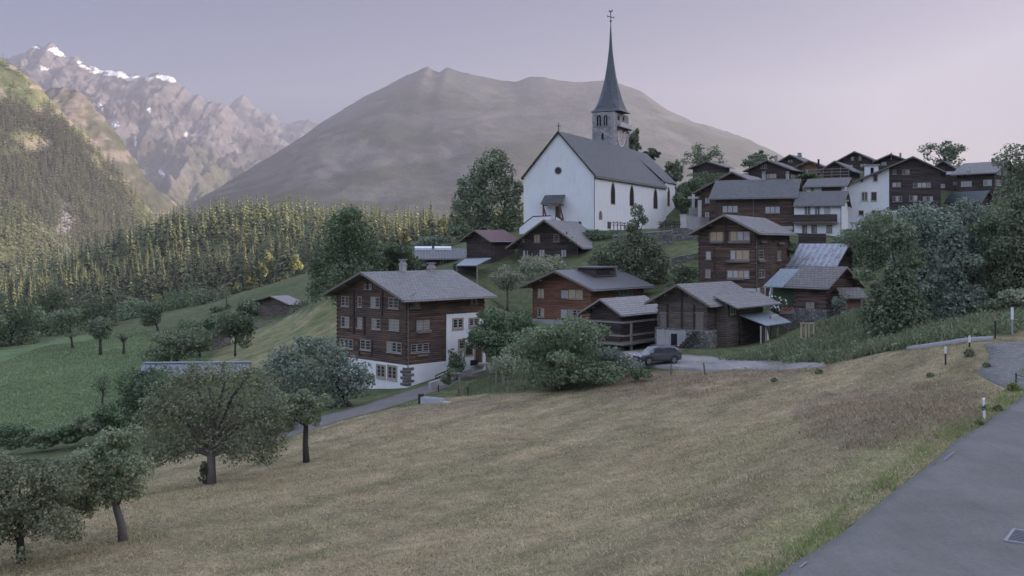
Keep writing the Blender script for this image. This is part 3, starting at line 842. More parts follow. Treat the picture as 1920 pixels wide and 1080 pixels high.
class House:
    """a gabled building. local x runs along the right-hand wall, local y along the left-hand wall, both from the near corner K"""
    def __init__(s, name, label, cat, K, th, xl, xr, group=None):
        x, yb, D = K
        s.K = P(x, yb, D); s.th = R(th); s.c = math.cos(s.th); s.s = math.sin(s.th); s.kx = x
        s.W = s.tL(xl); s.L = s.tR(xr)
        s.o = thing(name, label, cat, s.K, s.th, group)

    def tL(s, px):
        if px < 0: return -px
        m = (px - CX) / F; return (s.K.x - m * s.K.y) / (s.s + m * s.c)

    def tR(s, px):
        if px < 0: return -px
        m = (px - CX) / F; return (m * s.K.y - s.K.x) / (s.c - m * s.s)

    def z_at(s, py, depth): return (HY - py) / F * depth - s.K.z

    def zK(s, py): return s.z_at(py, s.K.y)

    def zL(s, t, py): return s.z_at(py, s.K.y + t * s.c)

    def zR(s, t, py): return s.z_at(py, s.K.y + t * s.s)

    def world(s, p):
        return Vector((s.K.x + p[0] * s.c - p[1] * s.s, s.K.y + p[0] * s.s + p[1] * s.c, s.K.z + p[2]))

    def proj(s, p): return proj(s.world(p))

    def fL(s): return lambda t, z, d: (-d, t, z)

    def fR(s): return lambda t, z, d: (t, -d, z)

    def walls(s, eave, apex, ridge='v', mat=None, found=None, fmat=None, embed=3.0, apex_x=None, eave_far=None, logs=True, fproud=.06, base=0.0):
        s.ridge = ridge
        s.A = s.W if ridge == 'v' else s.L; s.B = s.L if ridge == 'v' else s.W
        s.f = (lambda a, b, z: (b, a, z)) if ridge == 'v' else (lambda a, b, z: (a, b, z))
        zt = s.zL if ridge == 'v' else s.zR
        s.he = s.zK(eave)
        s.ta = (s.tL(apex_x) if ridge == 'v' else s.tR(apex_x)) if apex_x else s.A / 2
        s.za = zt(s.ta, apex)
        s.hf = zt(s.A, eave_far) if eave_far else s.he
        zw = s.zK(found) if found else -embed
        mb = MB()
        mb.prism([(0, zw), (s.A, zw), (s.A, s.hf), (s.ta, s.za), (0, s.he)], 0, s.B, s.f)
        if logs:
            for (a, b) in ((0, 0), (s.A, 0), (0, s.B), (s.A, s.B)):
                h = s.he if a == 0 else s.hf
                ca = .16 if a == 0 else -.16; cb = .16 if b == 0 else -.16
                e = .12
                # crossed log ends at the corners
                z = zw + .12
                while z < h - .1:
                    x0, x1 = sorted((a - math.copysign(e, ca), a + ca))
                    y0, y1 = sorted((b, b + cb * .9))
                    mb.box(x0, x1, y0 - .004, y1 + .004, z, z + .19, 0, s.f)
                    x0, x1 = sorted((a, a + ca * .9)); y0, y1 = sorted((b - math.copysign(e, cb), b + cb))
                    mb.box(x0 - .004, x1 + .004, y0, y1, z + .06, z + .22, 0, s.f)
                    z += .48
        s.wall = mb.build('wall', mat, s.o)
        s.wmat = mat; s.zw = zw
        if found:
            mb = MB(); q = fproud
            mb.box(-q, s.A + q, -q, s.B + q, -embed, zw + .002, 0, s.f)
            s.fd = mb.build('foundation', fmat, s.o)

    def roof(s, mat, oe=.8, ov=1.0, ovb=.6, rt=.2, oe2=None, edge=None, gutter=True, purl=True, name='roof'):
        oe2 = oe if oe2 is None else oe2
        k1 = (s.za - s.he) / s.ta; k2 = (s.za - s.hf) / (s.A - s.ta)
        e = .02
        p1 = (-oe, s.he - oe * k1 + e); p2 = (s.A + oe2, s.hf - oe2 * k2 + e)
        ap = (s.ta, s.za + e)
        v1 = rt * math.hypot(1, k1)
        prof = [p1, ap, p2, (p2[0], p2[1] + v1), (ap[0], ap[1] + v1), (p1[0], p1[1] + v1)]
        mb = MB(); mb.prism(prof, -ov, s.B + ovb, s.f)
        s.rf = mb.build(name, mat, s.o)
        s.rtop = lambda a: (s.za + e + v1 - (s.ta - a) * k1) if a <= s.ta else (s.za + e + v1 - (a - s.ta) * k2)
        # barge boards on the near verge, purlin ends below
        mb = MB(); w = .05
        for (q, r) in ((p1, ap), (ap, p2)):
            for b0 in (-ov - w - .003,):
                mb.prism([(q[0], q[1] - .03), (r[0], r[1] - .03), (r[0], r[1] + v1 + .025), (q[0], q[1] + v1 + .025)], b0, b0 + w, s.f)
        mb.build('barge_board', edge or M_wood, s.rf)
        if purl:
            for a in (.12, s.ta * .5, s.ta, s.ta + (s.A - s.ta) * .5, s.A - .12):
                z = (s.za - (s.ta - a) * k1 if a <= s.ta else s.za - (a - s.ta) * k2) - .05
                mb = MB(); mb.box(a - .1, a + .1, -ov + .1, -.003, z - .24, z, 0, s.f)
                mb.build('purlin', s.wmat if purl is True else purl, s.rf)
        if gutter:
            mb = MB()
            mb.tube([s.f(p1[0] - .07, -ov, p1[1] + .05), s.f(p1[0] - .07, s.B + ovb, p1[1] + .05)], .075, 7)
            mb.build('gutter', M_gutter, s.rf)
        return s.rf

    def window(s, x0, y0, x1, y1, n=2, casing=None, pane=None, sash=True, bars=2, sill=True, arch=0, cw=.09, proud=.07, name='window', face=None, lintel=False, flush=0.0):
        casing = casing or M_case
        xc = (x0 + x1) / 2; left = (xc < s.kx) if face is None else face == 'L'
        t0, t1 = (s.tL(x1), s.tL(x0)) if left else (s.tR(x0), s.tR(x1))
        f0 = s.fL() if left else s.fR()
        f = lambda t, z, d: f0(t, z, d + flush)
        tm = (t0 + t1) / 2; zf = s.zL if left else s.zR
        z0, z1 = zf(tm, y1), zf(tm, y0)
        bx = lambda mb, a, b, c, d, e, g, m=0: mb.box(a, b, c, d, e, g, m, lambda p, q, r: f(p, q, r))
        mb = MB()
        if arch:
            W = t1 - t0; hs = z1 - W * (.9 if arch == 2 else .5)
            def outline(g):
                pts = [(t0 - g, z0 - g), (t1 + g, z0 - g)]
                for i in range(9):
                    a = i / 8
                    if arch == 2:
                        # pointed: two arcs
                        if a <= .5:
                            q = a * 2; pts.append((t1 + g - (W / 2 + g) * q ** 1.6, hs + (z1 + g * 1.6 - hs) * math.sin(q * PI / 2)))
                        else:
                            q = (1 - a) * 2; pts.append((t0 - g + (W / 2 + g) * q ** 1.6, hs + (z1 + g * 1.6 - hs) * math.sin(q * PI / 2)))
                    else:
                        th = a * PI; pts.append((tm + (W / 2 + g) * math.cos(th), hs + (W / 2 + g) * math.sin(th)))
                return pts
            a, b = outline(0), outline(cw)
            for i in range(len(a)):
                j = (i + 1) % len(a)
                mb.poly([f(*b[i], proud), f(*b[j], proud), f(*a[j], proud), f(*a[i], proud)])
                mb.poly([f(*a[i], proud), f(*a[j], proud), f(*a[j], .0), f(*a[i], .0)])
                mb.poly([f(*b[i], proud), f(*b[i], -.02), f(*b[j], -.02), f(*b[j], proud)])
            o = mb.build(name, casing, s.o)
            pb = MB(); pb.poly([f(p[0], p[1], .012) for p in a]); pb.build('pane', pane or G_dark, o)
            if sash:
                sb = MB()
                if t1 - t0 > .5: bx(sb, tm - .03, tm + .03, z0, z1 - .12, .013, .04)
                k = int((z1 - z0) / .55)
                for i in range(1, k): bx(sb, t0, t1, z0 + i * .55 - .015, z0 + i * .55 + .015, .013, .032)
                sb.build('sash', M_iron, o)
            return o
        bx(mb, t0 - cw, t0, z0 - cw, z1 + cw, -.02, proud); bx(mb, t1, t1 + cw, z0 - cw, z1 + cw, -.02, proud)
        bx(mb, t0, t1, z1, z1 + cw, -.02, proud - .003); bx(mb, t0, t1, z0 - cw, z0, -.02, proud - .003)
        wl = (t1 - t0) / n
        for i in range(1, n):
            t = t0 + wl * i; bx(mb, t - .05, t + .05, z0, z1, -.02, proud - .006)
        o = mb.build(name, casing, s.o)
        if sill:
            sb = MB(); bx(sb, t0 - cw - .05, t1 + cw + .05, z0 - cw - .06, z0 - cw - .003, -.02, proud + .08); sb.build('sill', M_sash if sill is True else sill, o)
        if sash:
            sb = MB()
            for i in range(n):
                a = t0 + wl * i + (.05 if i else 0); b = t0 + wl * (i + 1) - (.05 if i < n - 1 else 0); q = .055
                bx(sb, a, a + q, z0, z1, .011, .05); bx(sb, b - q, b, z0, z1, .011, .05)
                bx(sb, a + q, b - q, z0, z0 + q, .011, .049); bx(sb, a + q, b - q, z1 - q, z1, .011, .049)
                for k in range(1, bars + 1):
                    z = z0 + (z1 - z0) * k / (bars + 1); bx(sb, a + q, b - q, z - .018, z + .018, .011, .04)
            sb.build('sash', sash if sash is not True else M_sash, o)
        for i in range(n):
            pb = MB(); a = t0 + wl * i; b = a + wl
            pb.poly([f(a, z0, .01), f(b, z0, .01), f(b, z1, .01), f(a, z1, .01)])
            pm = pane if pane is not None and not isinstance(pane, (list, tuple)) else RNG.choice(pane or [G_dark, G_dark, G_pale])
            pb.build('pane', pm, o)
        return o

    def rect(s, name, x0, y0, x1, y1, mat, d0=-.02, d1=.06, face=None, parent=None):
        """a board, door or shutter lying on a wall at this place in the picture"""
        xc = (x0 + x1) / 2; left = (xc < s.kx) if face is None else face == 'L'
        t0, t1 = (s.tL(x1), s.tL(x0)) if left else (s.tR(x0), s.tR(x1))
        f = s.fL() if left else s.fR(); tm = (t0 + t1) / 2; zf = s.zL if left else s.zR
        z0, z1 = zf(tm, y1), zf(tm, y0)
        mb = MB(); mb.box(t0, t1, z0, z1, d0, d1, 0, lambda p, q, r: f(p, q, r))
        return mb.build(name, mat, parent or s.o)

    def chimney(s, x0, y0, x1, a=None, mat=None, cap=True, below=1.2):
        a = s.ta if a is None else a * s.A
        best = None
        xc = (x0 + x1) / 2
        for i in range(0, 201):
            b = s.B * i / 200
            e = abs(s.proj(s.f(a, b, s.za))[0] - xc)
            if best is None or e < best[0]: best = (e, b)
        b = best[1]; dep = s.world(s.f(a, b, s.za)).y
        w = (x1 - x0) / F * dep / 1.3 / 2
        zt = s.z_at(y0, dep) - (.34 if cap else 0); zb = s.rtop(a) - below
        mb = MB(); mb.box(a - w, a + w, b - w, b + w, zb, zt, 0, s.f)
        o = mb.build('chimney', mat or PL_grey, s.rf)
        if cap:
            mb = MB(); q = w * 1.22
            mb.box(a - q, a + q, b - q, b + q, zt - .32, zt - .18, 0, s.f)
            mb.box(a - w * .72, a + w * .72, b - w * .72, b + w * .72, zt + .002, zt + .28, 0, s.f)
            mb.box(a - q, a + q, b - q, b + q, zt + .282, zt + .36, 0, s.f)
            mb.build('chimney_cap', M_concrete, o)
        return o

    def downpipe(s, px, y0, y1, face='R', mat=None, bend=None):
        t = s.tR(px) if face == 'R' else s.tL(px); f = s.fR() if face == 'R' else s.fL(); zf = s.zR if face == 'R' else s.zL
        z0, z1 = zf(t, y1), zf(t, y0)
        mb = MB(); pts = [f(t, z0, .12), f(t, z1, .12)]
        if bend: pts.append(f(t + bend[0], z1 + bend[1], .12 + bend[2]))
        mb.tube(pts, .055, 6)
        return mb.build('downpipe', mat or M_pipe, s.o)


def RG(ox, oy, k): return lambda a: (ox + a[0] / k, oy + a[1] / k, ox + a[2] / k, oy + a[3] / k)


R1, R2, R3 = RG(600, 460, 3.6), RG(960, 460, 3.6), RG(1280, 380, 3.6)
R4, R5, R6, R8 = RG(820, 220, 3.6), RG(1260, 250, 4.909), RG(1560, 250, 4.908), RG(750, 400, 4.8)
R9 = RG(1240, 480, 5.4)
RB = RG(1580, 270, 5.647)

# ================================================================== the big house on the left
A = House('chalet', 'tall dark timber house on a white base with long slate roof, beside the path', 'house', (762, 728, 113), 44, 632, 908)
A.walls(557, 513, 'v', T_dark, 685, PL_white, 5.0)
A.roof(SL_grey, 1.35, 1.4, .8, .2)
for r, n, pn in (((300, 262, 316, 292), 1, G_dark), ((332, 262, 353, 292), 1, G_dark),
                 ((147, 345, 195, 408), 2, None), ((258, 348, 282, 412), 1, G_dark), ((345, 352, 405, 417), 2, None), ((465, 355, 530, 422), 2, None),
                 ((145, 484, 198, 548), 2, None), ((257, 490, 287, 556), 1, G_pale), ((352, 497, 408, 563), 2, None), ((470, 503, 535, 570), 2, [G_pale, G_sky]),
                 ((137, 634, 222, 692), 3, None), ((275, 640, 342, 703), 2, None), ((454, 655, 550, 720), 3, [G_dark, G_pale]),
                 ((605, 374, 672, 418), 2, None), ((650, 504, 738, 568), 2, [G_pale, G_pale, G_dark]), ((612, 664, 733, 718), 3, [G_pale, G_sky, G_dark]),
                 ((1017, 352, 1030, 388), 1, G_pale), ((1046, 352, 1060, 388), 1, G_pale)):
    A.window(*R1(r), n=n, pane=pn, casing=M_cased if r[0] > 600 or r[1] < 300 else M_case)
for r in ((390, 812, 440, 886), (465, 818, 518, 898)):
    A.window(*R1(r), n=2, pane=G_dark, casing=M_casep, cw=.16, flush=.06, proud=.09)
# timber clamps on the gable
fl = A.fL()
for x, y0, y1 in ((230, 300, 600), (422, 310, 475), (302, 478, 600), (266, 640, 745), (352, 640, 745), (322, 240, 300)):
    q = R1((x, y0, x, y1)); t = A.tL(q[0]); mb = MB(); mb.box(t - .11, t + .11, A.zL(t, q[3]), A.zL(t, q[1]), -.02, .13, 0, fl); mb.build('wall_clamp', T_black, A.o)
# plastered rear half of the right-hand wall
q0, q1 = R1((848, 466, 1112, 905)), None
t0, t1 = A.tR(q0[0]), A.L + .07
mb = MB(); fr = A.fR()
mb.box(t0, t1, -4.9, A.zR(t0, q0[1]), .065, .16, 0, lambda p, q, r: fr(p, q, r))
mb.box(A.L + .003, A.L + .09, -4.9, A.zR(t0, q0[1]), -A.W - .05, .064, 0, lambda p, q, r: fr(p, q, r))
mb.build('plastered_wall', PL_white, A.o)
for r, a in (((892, 497, 955, 555), 0), ((1002, 494, 1060, 540), 0), ((932, 638, 966, 696), 0), ((976, 676, 1020, 738), 1)):
    A.window(*R1(r), n=2 if not a and r[2] - r[0] > 45 else 1, pane=G_dark, casing=M_casep, cw=.14, flush=.16, arch=a, sash=(not a))
A.rect('door', *R1((1042, 690, 1082, 790)), M_cased, .15, .2)
A.rect('door_frame', *R1((1034, 682, 1041, 790)), M_casep, .15, .22); A.rect('door_frame', *R1((1083, 682, 1090, 790)), M_casep, .15, .22)
A.rect('step', *R1((1030, 792, 1105, 806)), M_concrete, .15, 1.2)
A.rect('balcony', *R1((985, 770, 1038, 806)), M_iron, .75, .79)
# corner stones, uneven, on the near corner
mb = MB(); z = A.zK(724); i = 0
while z < A.zK(690):
    l = (1.0, .55)[i % 2]; h = .34
    mb.box(-.09, (.62, 1.0)[i % 2], -.09, (1.0, .6)[i % 2], z, z + h - .03); z += h; i += 1
mb.build('quoin', m_stone('quoin_stone', (.13, .12, .11), (.25, .235, .22), (.1, .09, .08), 1.2), A.o)
A.downpipe(R1((590, 0, 0, 0))[0], 558, 690, 'R', None, (.35, .5, .9))
A.chimney(749, 487, 762, None, PL_grey); A.chimney(802, 493, 816, None, PL_grey)
for r in ((650, 575, 745, 592), (650, 735, 722, 748)):
    A.rect('flower_box', *R1(r), M_wood, .07, .26)

# ================================================================== parsonage-like house below the church
B = House('chalet', 'brown boarded house with dark gutters and white base, directly below the church front', 'house', (1081, 503, 158), 70, 971, 1131)
B.walls(455, 415, 'v', T_black, 491, PL_white, 3.0, logs=False)
B.roof(SL_grey, 1.5, 1.6, .8, .2)
for r, n, pn in (((655, 792, 691, 842), 2, G_warm), ((786, 791, 822, 836), 1, G_dark), ((571, 820, 591, 840), 1, G_pale), ((893, 812, 911, 834), 1, G_pale),
                 ((580, 899, 611, 946), 2, G_sky), ((627, 903, 680, 940), 3, G_dark), ((690, 895, 723, 944), 2, G_sky), ((838, 895, 873, 944), 2, G_sky)):
    B.window(*R4(r), n=n, pane=pn, casing=M_redwood if r[1] < 800 else M_cased, sill=M_sash if n < 3 else M_cased, sash=n < 3)
fl = B.fL()
for x in (600, 738, 874):
    q = R4((x, 0, 0, 0)); t = B.tL(q[0]); mb = MB(); mb.box(t - .09, t + .09, B.zK(490), B.zK(491) + (6.2 if x == 738 else 4.6) * 1.0, -.02, .1, 0, fl); mb.build('wall_clamp', T_black, B.o)
mb = MB()
t0, t1 = 0, B.W
mb.box(t0, t1, B.zL(3, 465) - .09, B.zL(3, 465) + .09, -.02, .08, 0, fl)
mb.build('wall_beam', T_black, B.o)
B.chimney(1051, 408, 1057, .62, M_redwood, False, .8)
B.downpipe(1083, 455, 500, 'L')

# ================================================================== barn with a red sheet roof
C1 = House('barn', 'black log barn with a red sheet metal roof, left of the boarded house', 'barn', (920, 497, 163), 52, 875.5, 964)
C1.walls(449, 433, 'v', T_black, None, None, 3.0)
C1.roof(SH_red, .8, 1.1, .8, .14)
for r in ((275, 912, 300, 950), (322, 912, 338, 950)):
    C1.rect('hatch', *R4(r), M_woodd, .0, .05)
C1.rect('door', *R4((390, 860, 450, 970)), M_woodd, -.02, .05)
# canopy in front of it
cn = thing('canopy', 'blue grey lean-to canopy on posts under the barn with red roof', 'canopy', P(905, 527, 152), R(20))
mb = MB()
def loc(o, x, y, D):
    return o.matrix_basis.inverted() @ P(x, y, D)
bpy.context.view_layer.update()
c = [loc(cn, 855, 499, 151), loc(cn, 893, 499, 149), loc(cn, 921.5, 484.5, 158), loc(cn, 872, 486.5, 160)]
mb.hexa([p for p in c] + [p + Vector((0, 0, .12)) for p in c]); mb.build('roof', SH_blue, cn)
for p in c[:2]:
    mb = MB(); mb.bar(p + Vector((.3, .5, -4.2)), p + Vector((.3, .5, 0)), .2); mb.build('post', M_rail, cn)
mb = MB(); a, b = c[0] + Vector((.4, 2.6, 0)), c[1] + Vector((.9, 2.4, 0))
mb.hexa([a + Vector((0, 0, -4.4)), b + Vector((0, 0, -4.4)), b + Vector((0, .2, -4.4)), a + Vector((0, .2, -4.4)), a + Vector((0, 0, .3)), b + Vector((0, 0, .3)), b + Vector((0, .2, .3)), a + Vector((0, .2, .3))])
mb.build('wall', T_black, cn)

# ================================================================== long low house
D1 = House('house', 'long low grey roofed house with two white roof panels, left of the barns', 'house', (785, 506, 172), 6, -9, 884)
D1.walls(484, 468, 'u' if False else 'v', T_black, None, None, 3.0, logs=False, eave_far=484)
D1.roof(SH_flat, .9, .7, .6, .2)
for r in ((184, 418, 236, 466), (362, 418, 440, 466)):
    D1.window(*R8(r), n=3, pane=[G_dark, G_pale], casing=M_wood)
for x0, x1 in ((776, 809), (814, 846)):
    t0, t1 = D1.tR(x0 + 2), D1.tR(x1 + 2); mb = MB(); a0, a1 = D1.ta * .80, D1.ta * 1.02
    mb.hexa([(t0, a0, D1.rtop(a0) + .01), (t1, a0, D1.rtop(a0) + .01), (t1, a1, D1.rtop(a1 * .98) + .01), (t0, a1, D1.rtop(a1 * .98) + .01),
             (t0, a0, D1.rtop(a0) + .35), (t1, a0, D1.rtop(a0) + .35), (t1, a1, D1.rtop(a1 * .98) + .35), (t0, a1, D1.rtop(a1 * .98) + .35)])
    mb.build('roof_panel', M_white, D1.rf)

# ================================================================== reddish house
E = House('chalet', 'reddish brown log house with flat roofed dormer, behind the stilted granary', 'house', (1108.6, 614, 130), 50, 999, 1206)
E.walls(538, 510, 'v', T_red, 604, PL_grey, 4.0)
E.roof(SH_flat, 1.3, 1.5, .9, .22)
for r, n, pn in (((178, 296, 216, 350), 2, [G_dark, G_warm]), ((385, 303, 478, 358), 2, [G_warm, G_pale]), ((176, 424, 218, 480), 2, [G_dark, G_warm]), ((380, 436, 470, 490), 3, [G_dark, G_pale])):
    E.window(*R2(r), n=n, pane=pn)
E.rect('shutter', *R2((334, 304, 380, 358)), PL_grey, .0, .06); E.rect('shutter', *R2((332, 434, 374, 490)), PL_grey, .0, .06)
E.window(*R2((697, 305, 812, 342)), n=4, pane=G_dark, casing=M_cased)
mb = MB(); a0, a1 = E.ta * .42, E.ta * 1.0; b0, b1 = E.L * .30, E.L * .66
zt = E.za + .45
mb.hexa([(b0, a0, E.rtop(a0) - .3), (b1, a0, E.rtop(a0) - .3), (b1, a1, E.za - .5), (b0, a1, E.za - .5), (b0, a0, zt), (b1, a0, zt), (b1, a1, zt), (b0, a1, zt)])
do = mb.build('dormer', T_black, E.rf)
mb = MB(); mb.box(b0 - .35, b1 + .35, a0 - .5, a1 + .6, zt + .003, zt + .2); mb.build('dormer_roof', SH_flat, do)
mb = MB(); mb.box(b0 + .5, b1 - .9, a0 - .04, a0 - .003, E.rtop(a0) + .35, zt - .2); mb.build('window', G_dark, do)
mb = MB(); mb.tube([(b1 + .7, a0 + .2, E.rtop(a0) - .3), (b1 + .7, a0 + .2, zt + .25)], .22, 8); mb.build('flue', M_gutter, E.rf)
for i in range(20):
    b = i * (E.L + .8) / 19; z = E.he - 1.3 * (E.za - E.he) / E.ta
    mb = MB(); mb.box(b - .07, b + .07, -1.25, .0, z + .12 - .16, z + .12); mb.build('rafter_end', M_rail, E.rf)

# ================================================================== granary on stilts
Gr = House('granary', 'small log granary on stilts with open rail gallery, behind the parked car', 'granary', (1164, 641, 114), 50, 1107, 1232)
Gr.walls(584, 562.5, 'v', T_black, None, None, 0.0)
Gr.roof(SL_pale, .9, 1.1, .7, .16, edge=M_rail)
def fr_(t, z, d): return (t, -d, z)
for px in (1165, 1220.5):
    t = Gr.tR(px); mb = MB(); mb.box(t - .11, t + .11, Gr.zR(t, 664), Gr.zR(t, 603), 1.22, 1.42, 0, fr_); mb.build('gallery_post', M_rail, Gr.o)
for t in (Gr.W * .55, Gr.W):
    mb = MB(); mb.box(-1.42, -1.22, t - .1, t + .1, -1.4, Gr.zK(603)); mb.build('gallery_post', M_rail, Gr.o)
for py in (602.5, 627, 643):
    mb = MB(); z = Gr.zR(0, py)
    mb.box(-1.46, Gr.L + .8, z - .1, z + .1, 1.43, 1.5, 0, fr_)
    mb.box(-1.5, -1.43, -1.46, Gr.W + .3, z - .1, z + .1)
    mb.build('rail', M_rail, Gr.o)
mb = MB(); mb.box(-1.4, Gr.L + .7, -1.4, Gr.W + .3, -.14, -.01); mb.build('gallery_floor', M_wood, Gr.o)
for (a, b) in ((.3, .3), (Gr.L - .3, .3), (.3, Gr.W - .3), (Gr.L - .3, Gr.W - .3), (-1.0, -1.0), (Gr.L * .8, -1.0)):
    mb = MB(); mb.bar((a, b, -2.6), (a, b, -.145), .26); mb.build('stilt', M_woodd, Gr.o)
mb = MB(); mb.box(.8, Gr.L - .4, .6, .9, -2.6, -.6); mb.build('base_wall', PL_grey, Gr.o)

# ================================================================== barn with outside stairs and lean-to roofs
Dn = House('barn', 'grey log barn on a rubble plinth with steps, right of the car', 'barn', (1326, 656, 109), 50, 1233.6, 1410)
Dn.walls(566, 536, 'v', T_grey, 619, ST_wall, 4.0, fproud=.25)
Dn.roof(SL_grey, 1.0, 1.2, .8, .18)
Dn.window(*R2((1158, 308, 1187, 338)), n=1, pane=G_dark, casing=M_woodd, sash=False, sill=False)
for r in ((1003, 462, 1050, 562), (1240, 462, 1294, 570)):
    o = Dn.rect('door', *R2(r), M_wood, -.02, .06)
    q = R2(r); Dn.rect('lintel', q[0] - 2, q[1] - 3, q[2] + 2, q[1] - .5, M_rail, -.02, .1)
    Dn.rect('handle', q[0] + 1.2, (q[1] + q[3]) / 2 - .6, q[0] + 2, (q[1] + q[3]) / 2 + .6, M_iron, .061, .1, parent=o)
fl = Dn.fL()
for x in (1050, 1147, 1230): 
    q = R2((x, 0, 0, 0)); t = Dn.tL(q[0]); mb = MB(); mb.box(t - .1, t + .1, Dn.zw + .02, Dn.zw + (4.6 if x == 1147 else 2.6), -.02, .1, 0, fl); mb.build('wall_clamp', M_woodd, Dn.o)
# plinth terrace, doorway and steps
mb = MB(); t0, t1 = Dn.tL(1262), Dn.tL(1300)
mb.box(-1.5, -.255, -1.2, Dn.W * .62, -3, Dn.zw - .02)
tr = mb.build('terrace', ST_wall, Dn.o)
mb = MB(); mb.box(-1.62, -1.503, t1, t1 + 3.6, -3, Dn.zw - .1); mb.build('render_coat', PL_grey, tr)
mb = MB(); q0, q1 = Dn.tL(1284), Dn.tL(1273); mb.box(-1.66, -1.625, min(q0, q1), max(q0, q1), -1.0, Dn.zw - .45); mb.build('doorway', M_dark, tr)
mb = MB(); n = 9
for i in range(n):
    z1 = Dn.zw - .05 - i * .27; y = .1 + i * .29
    mb.box(-2.55, -1.665, y, y + .3, z1 - .2, z1)
mb.bar((-2.6, 0, Dn.zw - .15), (-2.6, n * .29, Dn.zw - .15 - n * .27), .1, .3)
mb.build('staircase', M_woodd, tr)
# timber annex with its own roof
t0 = Dn.tR(1341); t1 = Dn.tR(1367)
mb = MB(); h1 = Dn.zR(t0, 568)
pr = [(-1.4, -3), (0, -3), (0, h1 + .5), (-1.4, h1 - .1)]
mb.prism(pr, t0, t0 + (Dn.L - t0) * .98, lambda a, b, z: (b, a - .07, z))
an = mb.build('annex', T_grey, Dn.o)
Dn.window(*R3((242, 698, 272, 746)), n=2, pane=G_dark, casing=M_sash, flush=1.46)
mb = MB(); c = [(t0 - .5, -2.9, h1 - .55), (Dn.L + 1.6, -2.9, h1 - .55), (Dn.L + 1.6, -.06, h1 + .65), (t0 - .5, -.06, h1 + .65)]
c = [Vector(p) for p in c]; mb.hexa(c + [p + Vector((0, 0, .14)) for p in c]); mb.build('annex_roof', SL_grey, an)
# tin canopy, posts, low white wall
cx0, cx1 = Dn.tR(1372), Dn.tR(1440)
can = thing('canopy', 'tin roofed open lean-to on posts against the grey barn, tools stored under it', 'canopy', Dn.world((t0 + 3, -1.6, 0)), Dn.th)
zc = Dn.zR(t0, 597)
mb = MB(); c = [Vector(p) for p in ((-.6, -3.2, zc - .75), (5.6, -3.2, zc - .75), (7.0, .05, zc + .25), (-.6, .05, zc + .25))]
mb.hexa(c + [p + Vector((0, 0, .09)) for p in c]); mb.build('roof', SH_blue, can)
for p in ((-.1, -2.9), (2.6, -2.9), (5.3, -2.9), (6.2, -.4)):
    mb = MB(); mb.bar((p[0], p[1], -2), (p[0], p[1], zc - .72), .14); mb.build('post', M_rail, can)
mb = MB(); mb.box(.3, 2.5, -2.98, -2.83, -1.2, .55); mb.build('low_wall', PL_white, can)
mb = MB(); mb.box(-1.3, -.4, -2.95, -2.88, -1.0, zc - .75); dd = mb.build('door', M_woodd, can)
mb = MB(); mb.box(-1.42, -1.302, -2.97, -2.86, -1, zc - .7); mb.build('door_frame', M_sash, can)
mb = MB(); mb.box(-.398, -.28, -2.97, -2.86, -1, zc - .7); mb.build('door_frame', M_sash, can)
mb = MB(); mb.box(-.5, 6, -.1, .0, -1, zc + .2); mb.build('wall', T_black, can)

# ================================================================== tall house in the middle right
Ch = House('chalet', 'tall three storey log house with yellow blinds and window boxes, gable facing left', 'house', (1415.6, 578, 130), 63, 1310, 1480)
Ch.walls(433, 405.5, 'v', T_dark, 541, PL_cream, 4.0)
Ch.roof(SL_brown, 1.0, 1.3, .8, .2, edge=M_rail)
for r, n, pn in (((190, 200, 270, 256), 2, [G_warm]), ((325, 197, 452, 253), 3, [G_sky, G_warm]), ((160, 332, 190, 380), 1, G_sky), ((325, 324, 355, 380), 1, G_sky), ((364, 324, 447, 382), 2, [G_warm]),
                 ((157, 452, 186, 502), 1, G_pale), ((304, 459, 447, 505), 4, [G_warm, G_sky, G_warm]), ((511, 324, 545, 380), 1, G_dark), ((636, 332, 661, 387), 1, G_pale), ((513, 454, 550, 503), 2, G_dark),
                 ((522, 573, 546, 622), 2, G_dark)):
    Ch.window(*R3(r), n=n, pane=pn, flush=.06 if r[1] > 560 else 0)
for r in ((190, 262, 270, 275), (308, 260, 458, 275), (300, 390, 455, 404), (302, 510, 415, 522), (505, 386, 550, 402), (520, 258, 556, 272), (638, 268, 676, 282)):
    Ch.rect('window_box', *R3(r), M_wood, .08, .3)
for r in ((180, 200, 187, 256), (312, 196, 321, 253), (274, 200, 280, 256)):
    Ch.rect('shutter', *R3(r), M_case, .0, .05)
Ch.rect('door', *R3((558, 572, 584, 670)), M_cased, .05, .1)
fl = Ch.fL()
for x, y0, y1 in ((295, 120, 300), (214, 310, 550)):
    q = R3((x, y0, x, y1)); t = Ch.tL(q[0]); mb = MB(); mb.box(t - .1, t + .1, Ch.zL(t, q[3]), Ch.zL(t, q[1]), -.02, .11, 0, fl); mb.build('wall_clamp', T_black, Ch.o)
Ch.downpipe(1416.5, 440, 575, 'R', None, (.5, .5, .8))
mb = MB(); a = Ch.tR(1408 + 12); mb.box(-2.4, -.1, -1.2, 2.6, Ch.zK(548), Ch.zK(546.5)); pb = mb.build('porch_roof', M_wood, Ch.o)
mb = MB(); mb.bar((-2.2, -1.0, -2), (-2.2, -1.0, Ch.zK(548)), .16); mb.build('porch_post', M_wood, pb); mb = MB(); mb.bar((-.1, -1.1, Ch.zK(560)), (3.2, -1.1, Ch.zK(572)), .12, .2); mb.build('porch_rail', M_wood, pb)

# ================================================================== two barns at the right
U = House('barn', 'dark barn under a bare rusty metal sheet roof, behind the lower slate barn', 'barn', (1567, 520, 134), 40, 1493, 1598)
U.walls(487, 459, 'u', T_black, None, None, 4.0)
U.roof(SH_metal, 1.1, .8, .8, .1, edge=M_gutter)
